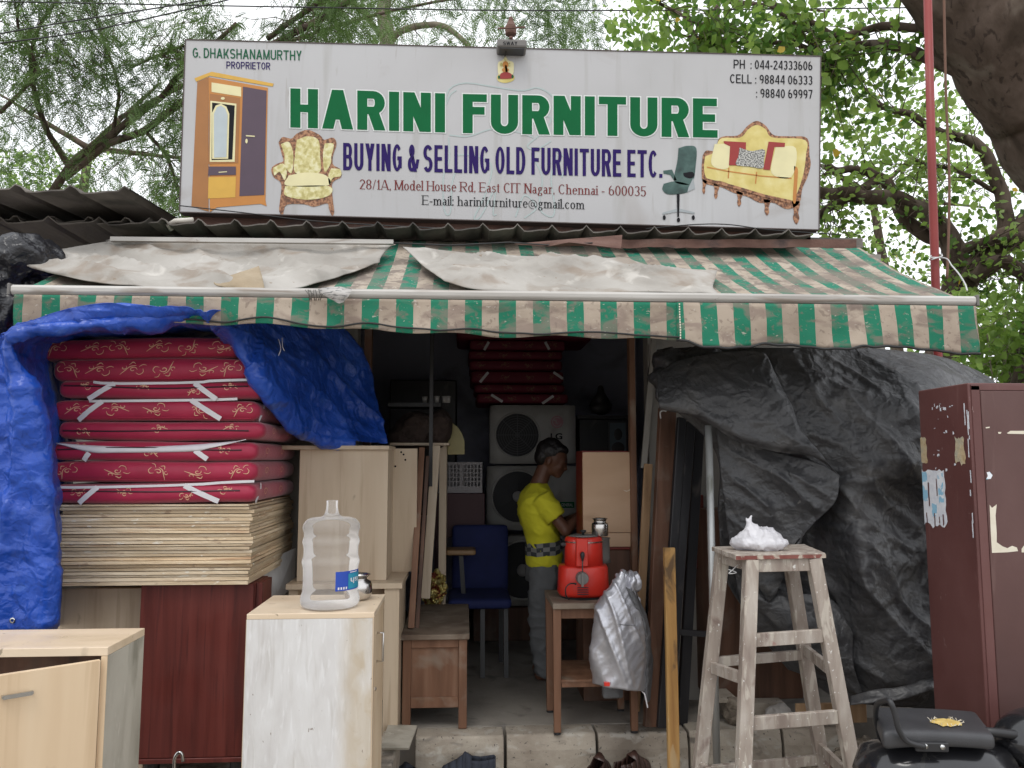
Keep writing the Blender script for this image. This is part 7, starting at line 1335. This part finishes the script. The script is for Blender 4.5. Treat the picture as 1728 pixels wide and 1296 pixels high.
# ================================================================ MAN
YP = 5.30; hz0 = PX(917, YP); man = T('person', 'man in yellow t-shirt and grey trousers working behind the fawn cupboard door', 'person', (hz0, YP, ZF))
O3 = Vector((hz0, YP, ZF)); SC = 1.0
V3 = lambda x, y, z: O3+Vector((x, y, z))*SC
HR = Matrix.Rotation(math.radians(20), 3, 'Y'); HZ = Matrix.Rotation(math.radians(-14), 3, 'Z'); HP = Vector((-.01, 0, 1.34))
def H(x, y, z): return O3+HP+HZ@(HR@(Vector((x, y, z))-HP))
def hell(m, c, r, **k): n0 = len(m.v); m.ell((0,0,0), r, 20, 14); m.v[n0:] = [H(*(Vector(c)+p)) for p in m.v[n0:]]
def ering(c, rx, ry, n=28, q=.9): return [V3(c[0]+rx*math.copysign(abs(math.cos(a))**q, math.cos(a)), c[1]+ry*math.copysign(abs(math.sin(a))**q, math.sin(a)), c[2]) for a in [2*math.pi*i/n for i in range(n)]]
b = MB()
hell(b, (.02,0,1.485), (.096,.076,.10)); hell(b, (.06,0,1.43), (.062,.056,.068)); hell(b, (.088,0,1.383), (.030,.030,.026)); hell(b, (.085,0,1.475), (.040,.058,.05)); hell(b, (.118,0,1.455), (.014,.012,.022)); hell(b, (.130,0,1.438), (.014,.015,.011)); hell(b, (.112,0,1.412), (.013,.024,.008)); hell(b, (.108,0,1.399), (.013,.021,.008)); hell(b, (.108,0,1.488), (.012,.05,.012))
for s in (-1, 1): hell(b, (.012, s*.079, 1.452), (.018,.008,.031)); hell(b, (.08, s*.035, 1.44), (.03,.022,.026))
b.cap_(H(-.01,0,1.40), V3(-.045,0,1.25), .054, .062); b.cap_(V3(-.045,-.11,1.185), V3(-.045,.11,1.185), .045, .045)
b.loft([ering((-.03,0,1.22), .07, .12), ering((-.035,0,1.1), .10, .16), ering((-.0,0,.9), .09, .13), ering((.0,0,.76), .10, .15)])
b.cap_(V3(.0,-.085,.78), V3(-.02,-.08,.42), .08, .055); b.cap_(V3(-.02,-.08,.42), V3(-.01,-.08,.06), .055, .035); b.cap_(V3(.0,.085,.78), V3(.0,.09,.42), .08, .055); b.cap_(V3(.0,.09,.42), V3(.02,.09,.06), .055, .035)
for y in (-.08, .09):
    b.cap_(V3(-.04,y,.035), V3(.12,y,.025), .035, .028)
    for k in range(5): b.cap_(V3(.12,y-.032+.016*k,.018), V3(.165-.006*abs(k-1),y-.034+.017*k,.012), .011, .009)
sR, eR, hR = V3(-.035,-.158,1.195), V3(.125,-.20,.985), V3(.245,-.12,1.085)
sL, eL, hL = V3(-.035,.158,1.195), V3(.13,.21,.99), V3(.25,.06,1.06)
for s_, e_, h_, sg in ((sR,eR,hR,1),(sL,eL,hL,-1)):
    b.cap_(s_.lerp(e_, .2), e_, .046, .040); b.cap_(e_, h_, .042, .026); d = (h_-e_).normalized(); side = Vector((0, sg, 0)); up = d.cross(side).normalized()
    pc_ = h_+d*.045; b.ell(pc_, (.040,.024,.034), 14, 10)
    for k in range(4):
        base = h_+d*.075+Vector((0,0,.024-.016*k)); L = [.034,.038,.036,.028][k]
        p1 = base+d*L; p2 = p1+(d*.4+side*.9).normalized()*L*.75; b.cap_(base-d*.02, p1, .0095, .0085, 8); b.cap_(p1, p2, .0085, .007, 8)
    b.cap_(h_+d*.02+Vector((0,0,.02)), h_+d*.055+Vector((0,0,.042))+side*.02, .012, .009, 8)
body = fused(b, .0065, 5).build('body', m_skin, man, smooth=True)
m = MB(); 
hell(m, (-.012,0,1.515), (.100,.084,.082)); hell(m, (-.045,0,1.47), (.062,.076,.075)); hell(m, (.045,0,1.555), (.062,.068,.034)); hell(m, (.085,0,1.552), (.022,.05,.020)); hell(m, (-.01,0,1.565), (.07,.065,.045))
fused(m, .0065, 2, lambda p: .0035*fbm(p.x*70, p.y*70, p.z*40)+.001).build('hair', m_hair, man, smooth=True)
m = MB()
for s in (-1, 1): n0 = len(m.v); m.ell((0,0,0), (.008,.012,.005), 10, 8); m.v[n0:] = [H(.1035+p.x, s*.031+p.y, 1.462+p.z) for p in m.v[n0:]]; n0 = len(m.v); m.ell((0,0,0), (.006,.018,.004), 10, 8); m.v[n0:] = [H(.114+p.x, s*.033+p.y, 1.487+p.z) for p in m.v[n0:]]
m.build('eyes_and_brows', m_hair, man, smooth=True)
# shirt
m = MB(); m.loft([ering((-.035,0,1.285), .060, .075), ering((-.04,0,1.262), .078, .115), ering((-.045,0,1.225), .105, .178), ering((-.045,0,1.16), .130, .205), ering((-.045,0,1.08), .130, .188), ering((-.030,0,1.0), .122, .176), ering((-.010,0,.92), .112, .165), ering((.0,0,.865), .112, .163), ering((.002,0,.80), .120, .170), ering((.003,0,.745), .118, .168), ering((.003,0,.735), .112, .16)])
for s_, e_, sg in ((sR, eR, -1), (sL, eL, 1)):
    d = (e_-s_); a = s_.copy(); c = s_+d*.62; ax = d.normalized(); x = ax.orthogonal().normalized(); y = ax.cross(x)
    m.loft([[p+(x*math.cos(t)+y*math.sin(t))*r for t in [2*math.pi*i/20 for i in range(20)]] for p, r in ((a-d*.055,.040),(a-d*.03,.068),(a,.080),(a.lerp(c,.3),.078),(a.lerp(c,.8),.076),(c,.075))])
fused(m, .0075, 4, lambda p: .0055*fbm(p.x*9+p.z*6, p.y*9, p.z*13)+.009*(1-abs(ns(p.x*9+p.z*9, p.y*7, p.z*10)))**4-.002).build('t_shirt', m_shirt, man, smooth=True)
# tied check cloth
m = MB(); m2 = MB(); nseg = 18
for k in range(nseg):
    for r_ in range(3):
        t0, t1 = 2*math.pi*k/nseg, 2*math.pi*(k+1)/nseg; za, zb2 = .815+.028*r_, .815+.028*(r_+1); tgt = m if (k+r_) % 2 else m2
        f = lambda t, z, o: V3(.0+(.122+o)*math.cos(t), (.172+o)*math.sin(t), z+.010*math.cos(t)+.003*math.sin(t*7))
        tgt.add([f(t0,za,.004), f(t1,za,.004), f(t1,zb2,.006), f(t0,zb2,.006), f(t0,za,-.006), f(t1,za,-.006), f(t1,zb2,-.004), f(t0,zb2,-.004)], [(0,1,2,3),(4,7,6,5),(0,4,5,1),(3,2,6,7),(0,3,7,4),(1,5,6,2)])
wb = m.build('waist_cloth', m_belt1, man); m2.build('waist_cloth_check', m_belt2, man)
# trousers
m = MB(); m.loft([ering((.002,0,.80), .112, .158), ering((.0,0,.74), .118, .165), ering((-.004,0,.68), .122, .168), ering((-.004,0,.63), .115, .165)])
for y, off in ((-.082, -.0), (.085, .03)):
    rr = [(.70,.100,.088,-.005),(.6,.096,.086,-.012),(.48,.084,.078,-.022),(.40,.080,.076,-.028),(.28,.078,.074,-.022),(.15,.075,.072,-.010),(.05,.068,.066,.0),(.035,.066,.064,.002)]
    m.loft([ering((x+off*(1-z), y, z), rx, ry) for z, rx, ry, x in rr])
fused(m, .0075, 3, lambda p: .006*fbm(p.x*10, p.y*10, p.z*10)+.012*(1-abs(ns(p.x*8, p.y*8, p.z*12)))**4*(1.2 if p.z < .8 else .7)-.003).build('trousers', m_pants, man, smooth=True)
m = MB(); q = V3(.28, -.06, 1.04); m.ell(q, (.05,.03,.045)); fused(m, .008, 2, lambda p: .01*fbm(p.x*30, p.y*30, p.z*30)).build('dark_cloth', m_rainin, smooth=True, label='dark grey rag held in the man\'s hands by the cupboard', cat='rag')
